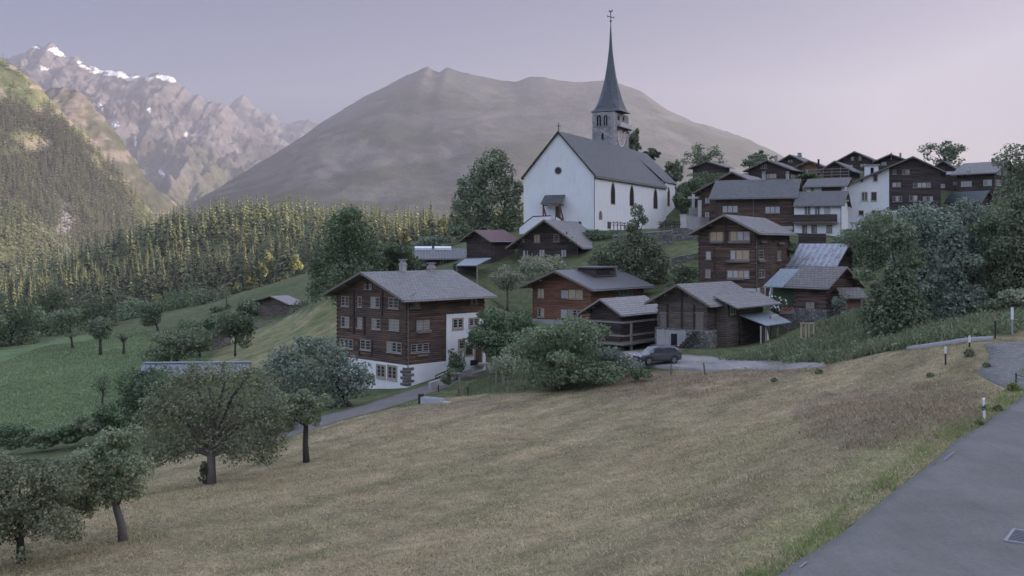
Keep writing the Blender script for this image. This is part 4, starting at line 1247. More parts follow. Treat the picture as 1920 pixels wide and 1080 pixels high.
# roof overhang runs towards the eave at the left; extra strip of sheet at its foot
mb = MB(); k1 = (U.za - U.he) / U.ta
mb.prism([(-1.5, U.he - 1.5 * k1 + .1), (-.9, U.he - .9 * k1 + .16), (-.9, U.he - .9 * k1 + .24), (-1.5, U.he - 1.5 * k1 + .16)], -.9, U.W + .9, U.f)
mb.build('eave_sheet', SH_metal, U.rf)
Lb = House('barn', 'streaky red log barn with slate roof on a stone base', 'barn', (1549, 606, 117), 38, 1489, 1601)
Lb.walls(533, 503, 'u', T_streak, 580.5, ST_wall, 3.5, fproud=.2)
Lb.roof(SL_brown, .9, .9, .8, .16, edge=M_rail)
for r, n in (((843, 548, 861, 577), 1), ((871, 548, 887, 577), 1), ((836, 675, 859, 711), 1), ((866, 675, 887, 711), 1)):
    Lb.window(*R3(r), n=n, pane=G_pale, casing=M_case)
mb = MB(); b0, b1 = Lb.W + .25, Lb.W + 3.6
mb.prism([(-1.2, Lb.he - .55), (2.2, Lb.he + 1.5), (2.2, Lb.he + 1.6), (-1.2, Lb.he - .45)], b0 + .5, b1, Lb.f); mb.build('side_roof', SH_blue, Lb.rf)
mb = MB(); mb.box(.3, 2.2, Lb.W + .12, b1 - .3, -3, Lb.he + .2); mb.build('side_wall', m_leaf('ivy', (.03, .05, .02), (.06, .09, .035), .0, 3.0), Lb.o)
Sh = House('shed', 'little red brown plank shed with slate roof, right of the streaky barn', 'shed', (1587, 581, 116), 14, -2.6, 1616)
Sh.walls(556, 542, 'v', m_plain('red_planks', (.22, .11, .09), .85, .5, 6), 579, ST_wall, 2.0, logs=False)
Sh.roof(SL_brown, .5, .5, .6, .12, gutter=False)

# ================================================================== upper row
Fh = House('chalet', 'long dark log house with white windows and two chimneys, ridge along the picture', 'house', (1486, 432, 166), 70, 1341.5, 1498)
Fh.walls(368, 338, 'u', T_dark, 424, PL_cream, 3.0)
Fh.roof(SL_dark, .9, .8, 1.0, .2)
for r, n in (((467, 668, 604, 725), 3), ((860, 675, 992, 732), 3)):
    Fh.window(*R5(r), n=n, pane=[G_sky], casing=M_cased)
Fh.downpipe(R5((748, 0, 0, 0))[0], 370, 405, 'L')
Fh.chimney(1428, 322, 1436); Fh.chimney(1473, 322, 1480.5)
F2 = House('chalet', 'dark gabled house with small white windows, half hidden behind the long dark house', 'house', (1440, 430, 180), 62, 1315, 1480)
F2.walls(355, 325, 'v', T_dark, None, None, 3.0)
F2.roof(SL_brown, 1.2, 1.5, .6, .2)
for r in ((307, 592, 345, 640), (305, 724, 343, 775)):
    F2.window(*R5(r), n=2, pane=G_sky, casing=M_cased)
F2.rect('plastered_wall', 1309, 375, 1316, 408, PL_cream, -.02, .2)
An = House('annex', 'white rendered annex with dark wooden balcony, joined to the long dark house', 'house', (1577.4, 446, 160), 66, 1489, 1590)
An.walls(384, 360, 'u', PL_white, None, None, 3.5, logs=False)
An.roof(SL_dark, .5, .5, .1, .16)
for r in ((1224, 668, 1270, 745), (1318, 675, 1358, 748), (1407, 668, 1450, 745)):
    An.window(*R5(r), n=2, pane=[G_sky, G_dark], casing=M_sash, sill=False)
for r in ((1203, 850, 1238, 915), (1288, 850, 1328, 910), (1427, 850, 1468, 910)):
    An.window(*R5(r), n=2, pane=[G_dark, G_pale], casing=M_cased)
bal = An.rect('balcony', *R5((1118, 748, 1528, 818)), T_black, 1.0, 1.1)
mb = MB(); fl = An.fL(); t0, t1 = An.tL(R5((1528, 0, 0, 0))[0]), An.tL(R5((1118, 0, 0, 0))[0]); z = An.zL(3, R5((0, 820, 0, 0))[1])
mb.box(t0, t1, z - .15, z, -.02, .99, 0, fl); mb.build('balcony_floor', M_wood, bal)
An.downpipe(R5((1556, 0, 0, 0))[0], 384, 440, 'L')
ter = House('balcony_terrace', 'dark slatted terrace railing under the white annex', 'terrace', (1549, 452, 150), 80, 1497, 1552)
ter.walls(440, 440, 'v', T_black, None, None, .5, logs=False) if False else None
mb = MB(); mb.box(0, .12, 0, ter.W, -.2, ter.zK(438)); mb.build('railing', T_black, ter.o)
mb = MB(); mb.box(0.13, 3, 0, ter.W, -2.5, -.21); mb.build('deck', M_wood, ter.o)

Gh = House('chalet', 'large gabled house, left half white plaster and right half black timber, behind the tree clump', 'house', (1764, 432, 184), 68, 1590.6, -14)
Gh.walls(320, 296, 'v', T_black, 394, PL_white, 4.0, apex_x=1712, eave_far=347, logs=False)
Gh.roof(SL_dark, .8, 1.0, .8, .2)
tq = Gh.tL(1667)
mb = MB(); k2 = (Gh.za - Gh.hf) / (Gh.A - Gh.ta)
mb.poly([(-.08, tq, -4), (-.08, Gh.W + .08, -4), (-.08, Gh.W + .08, Gh.hf - .05), (-.08, tq, Gh.za - (tq - Gh.ta) * k2 - .05)])
mb.poly([(-.08, Gh.W + .08, -4), (-.08, Gh.W + .08, Gh.hf - .05), (6, Gh.W + .08, Gh.hf - .05), (6, Gh.W + .08, -4)])
mb.poly([(-.08, tq, -4), (-.08, tq, Gh.za - (tq - Gh.ta) * k2 - .05), (.05, tq, Gh.za - (tq - Gh.ta) * k2 - .05), (.05, tq, -4)])
mb.build('plastered_wall', PL_white, Gh.o)
for r, n in (((277, 543, 323, 615), 2), ((364, 543, 408, 616), 1), ((385, 384, 416, 438), 1), ((269, 420, 284, 443), 1), ((251, 714, 288, 750), 1), ((371, 712, 402, 755), 1), ((417, 714, 447, 772), 1)):
    Gh.window(*R6(r), n=n, pane=G_dark, casing=M_casep, flush=.1, sash=(n == 2))
for r, n in (((556, 453, 633, 490), 2), ((747, 455, 908, 496), 4), ((560, 578, 643, 626), 3), ((712, 573, 785, 622), 2), ((837, 580, 928, 622), 3), ((650, 335, 713, 373), 2), ((560, 335, 590, 372), 1)):
    Gh.window(*R6(r), n=n, pane=[G_pale, G_dark, G_sky], casing=M_cased)
mb = MB()
b, a = 5.0, Gh.tL(1632) ; dz = Gh.rtop(a)
mb.box(b, b + 2.6, a - 1.1, a + 1.3, dz - .8, dz + 2.0); tw = mb.build('roof_turret', PL_white, Gh.rf)
mb = MB(); mb.box(b - .03, b - .003, a - .35, a + .2, dz + .3, dz + 1.6); mb.build('opening', M_dark, tw)
mb = MB(); mb.box(b - .3, b + 2.9, a - 1.4, a + 1.6, dz + 2.003, dz + 2.2); mb.build('turret_roof', M_concrete, tw)

Hh = House('chalet', 'dark house with bright white window frames at the far right, slate eave facing left', 'house', (1864.6, 392, 195), 42, 1794, 1903)
Hh.walls(322, 304, 'u', T_black, None, None, 4.0, logs=False)
Hh.roof(SL_grey, .9, .8, .8, .2)
for r, n in (((1177, 358, 1204, 390), 1), ((1242, 348, 1280, 384), 2), ((1192, 445, 1282, 488), 3), ((1398, 432, 1467, 480), 2), ((1514, 333, 1553, 380), 2), ((1571, 338, 1607, 390), 2), ((1627, 378, 1641, 413), 1), ((1502, 433, 1556, 480), 2), ((1591, 443, 1611, 494), 1), ((1638, 455, 1669, 497), 2), ((1505, 555, 1545, 590), 2), ((1585, 565, 1605, 592), 1)):
    Hh.window(*R6(r), n=n, pane=[G_pale, G_sky], casing=M_sash, sill=False)
Hh.downpipe(1866, 325, 372, 'R')
lo = House('shed', 'low shed with dark green sheet roof in front of the far right house', 'shed', (1840, 385, 186), 30, 1778, 1858)
lo.walls(373, 359, 'u', T_black, None, None, 3.0, logs=False); lo.roof(m_sheet('green_sheet', (.08, .11, .10), (.09, .08, .07), .3), .7, .6, .5, .12, gutter=False)
g2 = House('house', 'small gabled house with a white rendered gable strip, between the two largest upper houses', 'house', (1793, 380, 205), 60, 1745, 1815)
g2.walls(318, 303, 'v', T_black, None, None, 4.0, logs=False); g2.roof(SL_dark, .8, .9, .6, .2)
g2.window(*R6((990, 470, 1035, 498)), n=2, pane=G_sky, casing=M_sash); g2.window(*R6((1115, 445, 1155, 470)), n=2, pane=G_pale, casing=M_cased)
g2.rect('plastered_wall', *R6((1000, 352, 1140, 378)), PL_white, -.02, .06); g2.chimney(1774, 300, 1780, .5, M_concrete)
bt = House('barn', 'weathered barn gable poking out of the tree clump', 'barn', (1768, 440, 150), 62, 1702, 1800)
bt.walls(405, 389, 'v', T_grey, None, None, 4.0); bt.roof(SL_grey, .8, 1.0, .6, .16)

# skyline houses
def sky_house(name, label, K, th, xl, xr, eave, apex, mat, roofm, wins=(), chims=(), apex_x=None, ovr=1.0, cat='house', case=None, pane=None, cm=None):
    h = House(name, label, cat, K, th, xl, xr, 'houses along the village skyline')
    h.walls(eave, apex, 'v', mat, None, None, 4.0, logs=False, apex_x=apex_x)
    h.roof(roofm, .9, ovr, .6, .2)
    for w_ in wins: h.window(*w_[0], n=w_[1], pane=w_[2] if len(w_) > 2 else (pane or [G_pale, G_sky]), casing=case or M_cased)
    for c_ in chims: h.chimney(*c_, None, cm or PL_grey)
    return h


sky_house('chalet', 'dark gabled house with one stout chimney, directly above the long dark house', (1478, 345, 206), 58, 1404, 1502, 316.5, 302, T_black, SL_dark,
          [(R5((872, 374, 960, 412)), 3, [G_warm, G_pale]), (R5((1090, 378, 1130, 410)), 2), (R5((818, 280, 838, 318)), 1, G_dark), (R5((850, 280, 872, 318)), 1, G_dark)], [(1452, 292, 1458)])
sky_house('chalet', 'black gable with two tiny white windows and a square chimney on the skyline', (1506, 330, 228), 58, 1461, 1530, 303, 292, T_black, SL_dark, [(R5((1070, 247, 1084, 263)), 1, G_sky), (R5((1094, 247, 1108, 263)), 1, G_sky)], [(1495, 287, 1503.5)])
sky_house('chalet', 'orange brown timber house on the skyline, lightest wood of the row', (1541, 340, 212), 60, 1496, 1556, 312, 303, T_orange, SL_brown, [(R5((1195, 333, 1218, 372)), 1), (R5((1228, 330, 1254, 370)), 1), (R5((1342, 330, 1372, 363)), 2)])
bb = sky_house('barn', 'low dark skyline barn with rail fencing in front and a stovepipe', (1590, 340, 203), 60, 1544, 1612, 317, 304, T_black, SL_dark, cat='barn')
mb = MB()
for z in (-1.2, -.6, 0., .6):
    mb.box(-1.6, -1.5, -.5, bb.W + 3, z + 1.8, z + 1.95)
for y in np.linspace(-.5, bb.W + 3, 6): mb.box(-1.5, -1.4, y - .06, y + .06, -2, 2.7)
mb.build('rail_fence', M_rail, bb.o)
mb = MB(); mb.tube([(1, bb.W + 1.2, 0), (1, bb.W + 1.2, bb.zK(295.5))], .2, 8); mb.build('stovepipe', M_iron, bb.o)
sky_house('chalet', 'broad dark gable with two pale square windows, behind the white plaster house', (1637, 335, 222), 60, 1571, 1660, 301, 286, T_black, SL_dark, [(R6((177, 214, 199, 246)), 1, G_sky), (R6((246, 208, 271, 244)), 1, G_pale), (R6((140, 292, 190, 310)), 2, G_sky), (R6((262, 282, 310, 305)), 2, G_sky)])
sky_house('chalet', 'dark skyline house with a round topped chimney at each side of its ridge', (1697, 335, 214), 60, 1646, 1722, 300, 291, T_black, SL_dark, [(R6((456, 264, 500, 292)), 2, G_sky)], [(1655.5, 287, 1659), (1686, 287, 1690.5)])
sky_house('hay_barn', 'isolated black hay barn in front of the round tree, left end of the skyline', (1356, 338, 246), 55, 1299, 1368, 312.5, 304, T_black, SL_brown, cat='barn')
w2 = House('house', 'low house with grey roof and small white wall, tucked behind the white annex', 'house', (1583, 352, 186), 64, 1512, -9)
w2.walls(348, 335.5, 'u', PL_white, None, None, 3.0, logs=False); w2.roof(SL_dark, .8, .6, .5, .18)
w2.rect('boarding', *R5((1378, 485, 1560, 530)), T_black, -.02, .06); w2.window(*R5((1283, 510, 1300, 528)), n=1, pane=G_dark, casing=M_cased)

# ---- left-hand farm buildings
hb1 = House('barn', 'weathered barn with tin roof on the slope left of the big house', 'barn', (548, 612, 200), 40, 487, 565)
hb1.walls(570, 556, 'v', T_grey, None, None, 3.0); hb1.roof(m_sheet('dull_sheet', (.25, .22, .21), (.15, .1, .08), .5), .9, 1.2, .8, .14)
hb2 = House('hut', 'small log hut with pale shingle roof among the orchard trees', 'hut', (411, 648, 172), 52, 398, 432)
hb2.walls(615, 604, 'v', T_grey, 634, ST_wall, 2.0); hb2.roof(SL_pale, .7, .9, .6, .14, gutter=False)
# long low sheet roof behind the old tree
lr = House('shed', 'long low shed with pale blue grey sheet roof behind the old pear tree', 'shed', (262, 712, 128), 4, -7, 452)
lr.walls(704, 683, 'v', T_grey, None, None, 4.0, logs=False); lr.roof(m_sheet('pale_blue_sheet', (.20, .21, .235), (.2, .2, .2), .3, .25), .8, .5, .5, .12, gutter=False)
mb = MB(); mb.box(-.5, lr.L + .5, lr.ta - .25, lr.ta + .25, lr.rtop(lr.ta) + .002, lr.rtop(lr.ta) + .12); mb.build('ridge_cap', m_plain('ridge_cap', (.34, .37, .41), .5), lr.rf)
# ================================================================== church
N = House('church', 'white parish church with steep slate roof and needle spire on the stone tower', 'church', (1115, 433, 180), 64.3, 982, 1249)
N.walls(329, 249.5, 'v', PL_white, None, None, 3.0, logs=False)
N.roof(SL_dark, .35, .35, .0, .22, gutter=True, purl=False, edge=M_woodd)
for r in ((1172, 445, 1198, 583), (1299, 464, 1325, 594), (1459, 486, 1485, 614)):
    N.window(*R4(r), pane=G_dark, casing=M_casep, arch=2, cw=.2, proud=.03)
N.window(*R4((1091, 634, 1111, 688)), pane=G_pale, casing=M_casep, arch=1, cw=.12, proud=.03)
N.window(*R4((953, 704, 971, 738)), pane=M_dark, casing=PL_grey, arch=1, cw=.1, proud=.03, sash=False)
N.rect('door', *R4((1148, 705, 1171, 752)), M_cased, -.02, .04)
# round window
fl = N.fL(); q = R4((816, 360, 0, 0)); t = N.tL(q[0]); z = N.zL(t, q[1]); r = .58
mb = MB()
for i in range(24):
    a, b = 2 * PI * i / 24, 2 * PI * (i + 1) / 24
    p = lambda ang, rr, d: fl(t + rr * math.cos(ang), z + rr * math.sin(ang), d)
    mb.poly([p(a, r, .06), p(b, r, .06), p(b, r + .13, .06), p(a, r + .13, .06)])
    mb.poly([p(a, r, .06), p(b, r, .06), p(b, r, 0), p(a, r, 0)]); mb.poly([p(a, r + .13, .06), p(b, r + .13, .06), p(b, r + .13, 0), p(a, r + .13, 0)])
oc = mb.build('round_window', M_casep, N.o)
mb = MB(); mb.poly([fl(t + r * math.cos(2 * PI * i / 24), z + r * math.sin(2 * PI * i / 24), .012) for i in range(24)]); mb.build('pane', G_dark, oc)
mb = MB(); mb.box(t - .04, t + .04, z - r, z + r, .013, .04, 0, fl); mb.box(t - r, t + r, z - .04, z + .04, .013, .038, 0, fl); mb.build('sash', M_iron, oc)
# canopy over the west door
q0, q1 = R4((712, 527, 863, 590)), None
tA, tB = N.tL(q0[2]), N.tL(q0[0] + 4); zt, zb = N.zL(tA, 367), N.zL(tA, 383.5)
cp = MB(); cp.prism([(0.02, zt), (2.0, zb), (2.0, zb + .16), (.02, zt + .18)], tA, tB, lambda a, b, zz: (-a, b, zz)); cpo = cp.build('porch_roof', SL_dark, N.o)
mb = MB()
for tt in (tA + .25, tB - .5):
    mb.box(-1.7, -1.5, tt, tt + .22, zb - 2.9, zb); mb.bar((-.02, tt + .11, zb - 2.6), (-1.75, tt + .11, zb - .1), .18)
    mb.box(-1.7, 0, tt + .02, tt + .2, zb - .18, zb - .003)
mb.build('bracket', M_redwood, cpo)
N.rect('door', *R4((797, 600, 833, 695)), M_cased, -.02, .05)
# outside stair in front of the west door, white parapets with dark rail
fz = lambda py: N.zL(6, py)
def tl(px): return N.tL(px)
for pts in ([(984, 427), (1009, 407), (1041, 406)], [(1052, 407), (1073, 420)]):
    mb = MB(); mr = MB()
    for (xa, ya), (xb, yb) in zip(pts[:-1], pts[1:]):
        ta, tb = tl(xa), tl(xb); za, zb2 = fz(ya), fz(yb)
        for d in (2.3,):
            mb.hexa([(-d, ta, -2), (-d, tb, -2), (-d + .3, tb, -2), (-d + .3, ta, -2), (-d, ta, za), (-d, tb, zb2), (-d + .3, tb, zb2), (-d + .3, ta, za)])
        mr.bar((-2.15, ta, za + .1), (-2.15, tb, zb2 + .1), .36, .16)
    so_ = mb.build('stair_parapet', PL_white, N.o); mr.build('coping', M_woodd, so_)
mb = MB(); n = 14
for i in range(n):
    ta = tl(1009) + (tl(984) - tl(1009)) * i / n; tb = tl(1009) + (tl(984) - tl(1009)) * (i + 1) / n
    zz = fz(414) - i * (fz(414) - fz(434)) / n
    mb.box(-1.99, -.01, ta, tb, -2, zz)
mb.box(-1.99, -.01, tl(1050), tl(1009) - .002, -2, fz(412)); mb.build('staircase', M_concrete, N.o)
N.downpipe(R4((1062, 0, 0, 0))[0], 331, 430, 'L', M_woodd)
# small cross on the gable
mb = MB(); zt = N.rtop(N.ta); mb.box(.0, .1, N.ta - .05, N.ta + .05, zt - .2, zt + 1.5); mb.box(.003, .097, N.ta - .4, N.ta + .4, zt + .85, zt + .97); mb.build('cross', M_iron, N.o)
# choir: narrower, same ridge, polygonal end
k1 = (N.za - N.he) / N.ta; ins = 0.55
a0, a1 = ins, N.W - ins; b0, b1 = N.L - .5, N.L + 9.0; e5 = 3.6
ze = N.he + 1.25
out = [(b0, a0), (b1, a0), (b1 + 3.4, a0 + e5), (b1 + 3.4, a1 - e5), (b1, a1), (b0, a1)]
mb = MB()
for i in range(len(out)):
    p, q_ = out[i], out[(i + 1) % len(out)]
    mb.poly([(p[0], p[1], -3), (q_[0], q_[1], -3), (q_[0], q_[1], ze), (p[0], p[1], ze)])
ch = mb.build('choir', PL_white, N.o)
mb = MB(); g = .35; zl = ze - .15
ov = [(N.L - .3, a0 - g), (b1 + .15, a0 - g), (b1 + 3.4 + g, a0 + e5 - .1), (b1 + 3.4 + g, a1 - e5 + .1), (b1 + .15, a1 + g), (N.L - .3, a1 + g)]
rt_ = N.za + .22; apx = (b1 - 1.2, N.ta, rt_); apx0 = (N.L - .3, N.ta, rt_)
mb.poly([(ov[0][0], ov[0][1], zl), (ov[1][0], ov[1][1], zl), apx, apx0], 0, [(0, 0), (8, 0), (7, 9), (0, 9)])
mb.poly([(ov[4][0], ov[4][1], zl), (ov[5][0], ov[5][1], zl), apx0, apx], 0, [(0, 0), (8, 0), (7, 9), (0, 9)])
for i in (1, 2, 3): mb.poly([(ov[i][0], ov[i][1], zl), (ov[i + 1][0], ov[i + 1][1], zl), apx], 0, [(0, 0), (4.5, 0), (2.2, 9)])
mb.poly([(p[0], p[1], zl) for p in ov][::-1])
for sg_ in (0, 1):
    y_ = (ov[0][1], ov[5][1])[sg_]
    mb.poly([(N.L - .3, y_, zl), (N.L - .3, N.ta, rt_), (N.L - .3, N.ta, N.za - 1.5), (N.L - .3, y_, N.he - .2)])
    mb.poly([(N.L - 4.5, N.ta, rt_ - .02), (N.L - .3, N.ta, rt_), (N.L - .3, y_, zl)])
mb.build('choir_roof', SL_dark, ch)
# buttress-like offset wall and pipe of the choir, one tall window
tch = (R4((1552, 468, 1570, 598)))
mb = MB(); zz0 = N.zR(N.L + 4, tch[3]); zz1 = N.zR(N.L + 4, tch[1])
x0, x1 = N.L + 2.6, N.L + 4.2
pts = [(x0, zz0), (x1, zz0), (x1, zz1 - 1.2), ((x0 + x1) / 2, zz1), (x0, zz1 - 1.2)]
mb.poly([(p[0], a0 - .03, p[1]) for p in pts]); co_ = mb.build('window', G_dark, ch)
mb = MB()
for i in range(5):
    p, q_ = pts[i], pts[(i + 1) % 5]; mb.bar((p[0], a0 - .03, p[1]), (q_[0], a0 - .03, q_[1]), .22, .12)
mb.build('window_frame', M_casep, co_)
mb = MB(); mb.tube([(b1 - .6, a0 - .12, -2), (b1 - .6, a0 - .12, ze - .2)], .07, 6); mb.tube([(N.L + .5, a0 - .12, 1.6), (b1 + .2, a0 - .12, 1.6)], .05, 6); mb.build('downpipe', M_woodd, ch)
# ---- tower
xk, xlft, xrgt, D = 1151, 1110.5, 1178.7, 213.0
th = N.th; Kt = P(xk, 433, D)
TW = House.__new__(House); TW.K = Kt; TW.th = th; TW.c = N.c; TW.s = N.s; TW.kx = xk; TW.o = N.o
Wt, Lt = TW.tL(xlft), TW.tR(xrgt)
off = Matrix.Rotation(-th, 3, 'Z') @ (Kt - N.K)          # tower corner in church coordinates
tf = lambda x, y, z: (off.x + x, off.y + y, off.z + z)
ht = TW.zK(209)
mb = MB(); mb.box(0, Lt, 0, Wt, -3, ht, 0, tf); two = mb.build('tower', ST_tower, N.o)
R10 = RG(1080, 180, 9.82)
def tower_open(rr, left, arch=True, cas=True):
    q = R10(rr); 
    t0, t1 = (TW.tL(q[2]), TW.tL(q[0])) if left else (TW.tR(q[0]), TW.tR(q[2]))
    zf = TW.zL if left else TW.zR; z0, z1 = zf(t0, q[3]), zf(t0, q[1])
    f = (lambda t, z, d: tf(-d, t, z)) if left else (lambda t, z, d: tf(t, -d, z))
    tm = (t0 + t1) / 2; w_ = (t1 - t0) / 2; pts = [(t0, z0), (t1, z0)]
    if arch: pts += [(tm + w_ * math.cos(a * PI / 8), z1 - w_ + w_ * math.sin(a * PI / 8)) for a in range(0, 9)]
    else: pts += [(t1, z1), (t0, z1)]
    mb = MB(); mb.poly([f(p[0], p[1], .02) for p in pts]); o = mb.build('belfry_opening', M_dark, two)
    mb = MB()
    big_ = [(tm + (p[0] - tm) * 1.22, z0 - .12 + (p[1] - z0) * 1.07) for p in pts]
    for i in range(len(pts)):
        j = (i + 1) % len(pts)
        mb.poly([f(*pts[i], .09), f(*pts[j], .09), f(*big_[j], .09), f(*big_[i], .09)])
        mb.poly([f(*pts[i], .09), f(*pts[j], .09), f(*pts[j], 0), f(*pts[i], 0)])
        mb.poly([f(*big_[i], .09), f(*big_[j], .09), f(*big_[j], 0), f(*big_[i], 0)])
    mb.build('surround', ST_tower, o)
    if cas and w_ > .3:
        mb = MB(); mb.box(tm - .09, tm + .09, z0, z1 - w_ * .7, .02, .09, 0, f); mb.build('column', ST_tower, o)
tower_open((385, 350, 465, 555), True); tower_open((510, 350, 580, 545), True); tower_open((470, 685, 512, 800), True, False, False)
tower_open((760, 350, 800, 440), False, True, False); tower_open((850, 370, 885, 440), False, True, False)
# balcony below the right-hand belfry openings
q = R10((758, 440, 985, 575)); t0, t1 = TW.tR(q[0]), Lt + .25; z0 = TW.zR(2, q[3]); zr = TW.zR(2, q[1] + 4)
mb = MB(); mb.box(t0, t1, -.8, 0, z0, z0 + .16, 0, tf)
for t in (t0 + .3, (t0 + t1) / 2, t1 - .6): mb.bar(tf(t, 0, z0 - .8), tf(t, -.65, z0), .14)
bo = mb.build('balcony', M_woodd, two)
mb = MB(); mb.box(t0, t1, -.8, -.72, z0 + .163, zr, 0, tf); mb.build('parapet', PL_cream, bo)
# clock
q = R10((762, 595, 912, 860)); t0, t1 = TW.tR(q[0]), TW.tR(q[2]); z0, z1 = TW.zR(t0, q[3]), TW.zR(t0, q[1])
M_pink = m_plain('clock_plaster', (.36, .20, .185), .9, .15, 2); M_face = m_plain('clock_face', (.46, .36, .345), .9, .12, 2); M_mark = m_plain('clock_mark', (.75, .70, .66), .6, .05)
f = lambda t, z, d: tf(t, -d, z)
mb = MB(); mb.box(t0, t1, z0, z1, -.02, .03, 0, f); cl = mb.build('clock', M_pink, two)
tm, zm = (t0 + t1) / 2, z0 + (z1 - z0) * .58; rc = (t1 - t0) * .47
mb = MB(); mb.poly([f(tm + rc * math.cos(2 * PI * i / 32), zm + rc * math.sin(2 * PI * i / 32), .04) for i in range(32)]); mb.build('dial', M_face, cl)
mb = MB()
for i in range(32):
    a, b = 2 * PI * i / 32, 2 * PI * (i + 1) / 32
    mb.poly([f(tm + r_ * math.cos(g_), zm + r_ * math.sin(g_), .05) for g_, r_ in ((a, rc), (b, rc), (b, rc * .88), (a, rc * .88))])
mb.build('dial_ring', M_mark, cl)
for i, numeral in enumerate(('XII', 'I', 'II', 'III', 'IIII', 'V', 'VI', 'VII', 'VIII', 'IX', 'X', 'XI')):
    a = PI / 2 - i * PI / 6
    cu = bpy.data.curves.new('numeral', 'FONT'); cu.body = numeral; cu.size = rc * .3; cu.align_x = 'CENTER'; cu.align_y = 'CENTER'; cu.extrude = .006; cu.resolution_u = 2
    to = bpy.data.objects.new('numeral', cu); COL.objects.link(to); to.parent = cl; cu.materials.append(M_mark)
    to.location = f(tm + rc * .7 * math.cos(a), zm + rc * .7 * math.sin(a), .055); to.rotation_euler = (PI / 2, 0, 0)
    me_ = bpy.data.meshes.new_from_object(to.evaluated_get(bpy.context.evaluated_depsgraph_get())); no_ = bpy.data.objects.new('numeral', me_); COL.objects.link(no_); no_.parent = cl; no_.location = to.location; no_.rotation_euler = to.rotation_euler
    bpy.data.objects.remove(to)
mb = MB()
for ang, l_, w_ in ((PI / 2 - 2 * PI * 7.066 / 12, .5, .09), (PI / 2 - 2 * PI * 4 / 60, .78, .065)):
    dx, dz = math.cos(ang), math.sin(ang)
    mb.bar(f(tm - dx * rc * .15, zm - dz * rc * .15, .075), f(tm + dx * rc * l_, zm + dz * rc * l_, .075), w_ * 1.5, .03)
mb.build('clock_hand', M_mark, cl)
# corner stones
mb = MB(); z = 6.0; i = 0
while z < ht - .6:
    mb.box(-.05, (.55, .95)[i % 2], -.05, (.95, .55)[i % 2], z, z + .5, 0, tf); z += .56; i += 1
mb.build('quoin', PL_grey, two)
# spire: square eaves turning into an octagon, very slender
prof = [(807, 80, 0), (795, 70, 0), (780, 61, .15), (750, 52, .4), (720, 44, .6), (685, 38, .8), (650, 32.5, 1), (600, 26, 1), (530, 19, 1), (450, 13, 1), (390, 9.5, 1), (330, 6.4, 1), (260, 4.4, 1), (200, 3.0, 1), (160, 1.9, 1), (130, 1.2, 1)]
cxs, cys = Lt / 2, Wt / 2
Dc = TW.world((cxs, cys, 0)).y
half = ((Lt + Wt) / 4) * 1.0
rings = []
pxm = (R(45))
hp0 = abs(proj(TW.world((-1, Wt + 1, 0)))[0] - proj(TW.world((Lt + 1, -1, 0)))[0])
for yz, hw, oct_ in prof:
    py = 10 + yz / 4.0; z = (HY - py) / F * Dc - Kt.z
    r_ = hw * 2 / 4.0 / F * Dc                      # apparent half width in metres
    ring = []
    for k in range(8):
        a = PI / 4 * k + PI / 8
        # square of the tower's own axes and octagon, blended
        ox, oy = math.cos(a) * r_ / math.cos(PI / 8) * 1.0, math.sin(a) * r_ / math.cos(PI / 8) * 1.0
        hx = r_ / (abs(N.c) + abs(N.s)) 
        sq = [(1, .35), (.35, 1), (-.35, 1), (-1, .35), (-1, -.35), (-.35, -1), (.35, -1), (1, -.35)][k]
        cor = [(1, 1)] * 2 + [(-1, 1)] * 2 + [(-1, -1)] * 2 + [(1, -1)] * 2
        sx_, sy_ = cor[k]
        e_ = .04
        px_, py_ = (sx_ * hx * (1 if k in (0, 3, 4, 7) else 1 - e_), sy_ * hx * (1 if k in (1, 2, 5, 6) else 1 - e_))
        ring.append(tf(cxs + px_ * (1 - oct_) + ox * oct_, cys + py_ * (1 - oct_) + oy * oct_, z))
    rings.append(ring)
mb = MB(); vv = 0
for i in range(len(rings) - 1):
    zz = rings[i][0][2]; zn = rings[i + 1][0][2]
    for k in range(8):
        k2 = (k + 1) % 8
        wa = (Vector(rings[i][k]) - Vector(rings[i][k2])).length / 2; wb = (Vector(rings[i + 1][k]) - Vector(rings[i + 1][k2])).length / 2
        mb.poly([rings[i][k], rings[i][k2], rings[i + 1][k2], rings[i + 1][k]], 0, [(-wa + 9 * k, zz), (wa + 9 * k, zz), (wb + 9 * k, zn), (-wb + 9 * k, zn)])
mb.poly(rings[0][::-1]); mb.poly(rings[-1])
spo = mb.build('spire', m_slate('spire_slate', (.12, .13, .145), (.165, .175, .19), (.2, .2, .18), .3, .25), two)
zt = rings[-1][0][2]; cxx, cyy = tf(cxs, cys, 0)[:2]
zc = (HY - 22) / F * Dc - N.K.z
mb = MB(); mb.tube([(cxx, cyy, zt - .5), (cxx, cyy, zc)], .09, 6)
mb.tube([(cxx, cyy, zt + .1), (cxx, cyy, zt + .35), (cxx, cyy, zt + .6)], [.05, .3, .05], 8)
zb = zt + (zc - zt) * .52
for d in (-1, 1):
    mb.bar((cxx, cyy, zb), (cxx + d * N.s * .95, cyy - d * N.c * .95, zb), .13)
    mb.bar((cxx + d * N.s * .93, cyy - d * N.c * .93, zb - .22), (cxx + d * N.s * .93, cyy - d * N.c * .93, zb + .22), .11)
mb.build('cross', M_iron, spo)
mb = MB()
pr = [(-.65, .1), (-.35, .3), (-.05, .12), (.25, .2), (.4, .55), (.6, .5), (.45, .1), (.1, -.12), (-.3, -.1)]
mb.prism(pr, -.04, .04, lambda a, b, z: (cxx + a * N.s + b * N.c, cyy - a * N.c + b * N.s, zc + z)); mb.build('weathercock', M_iron, spo)

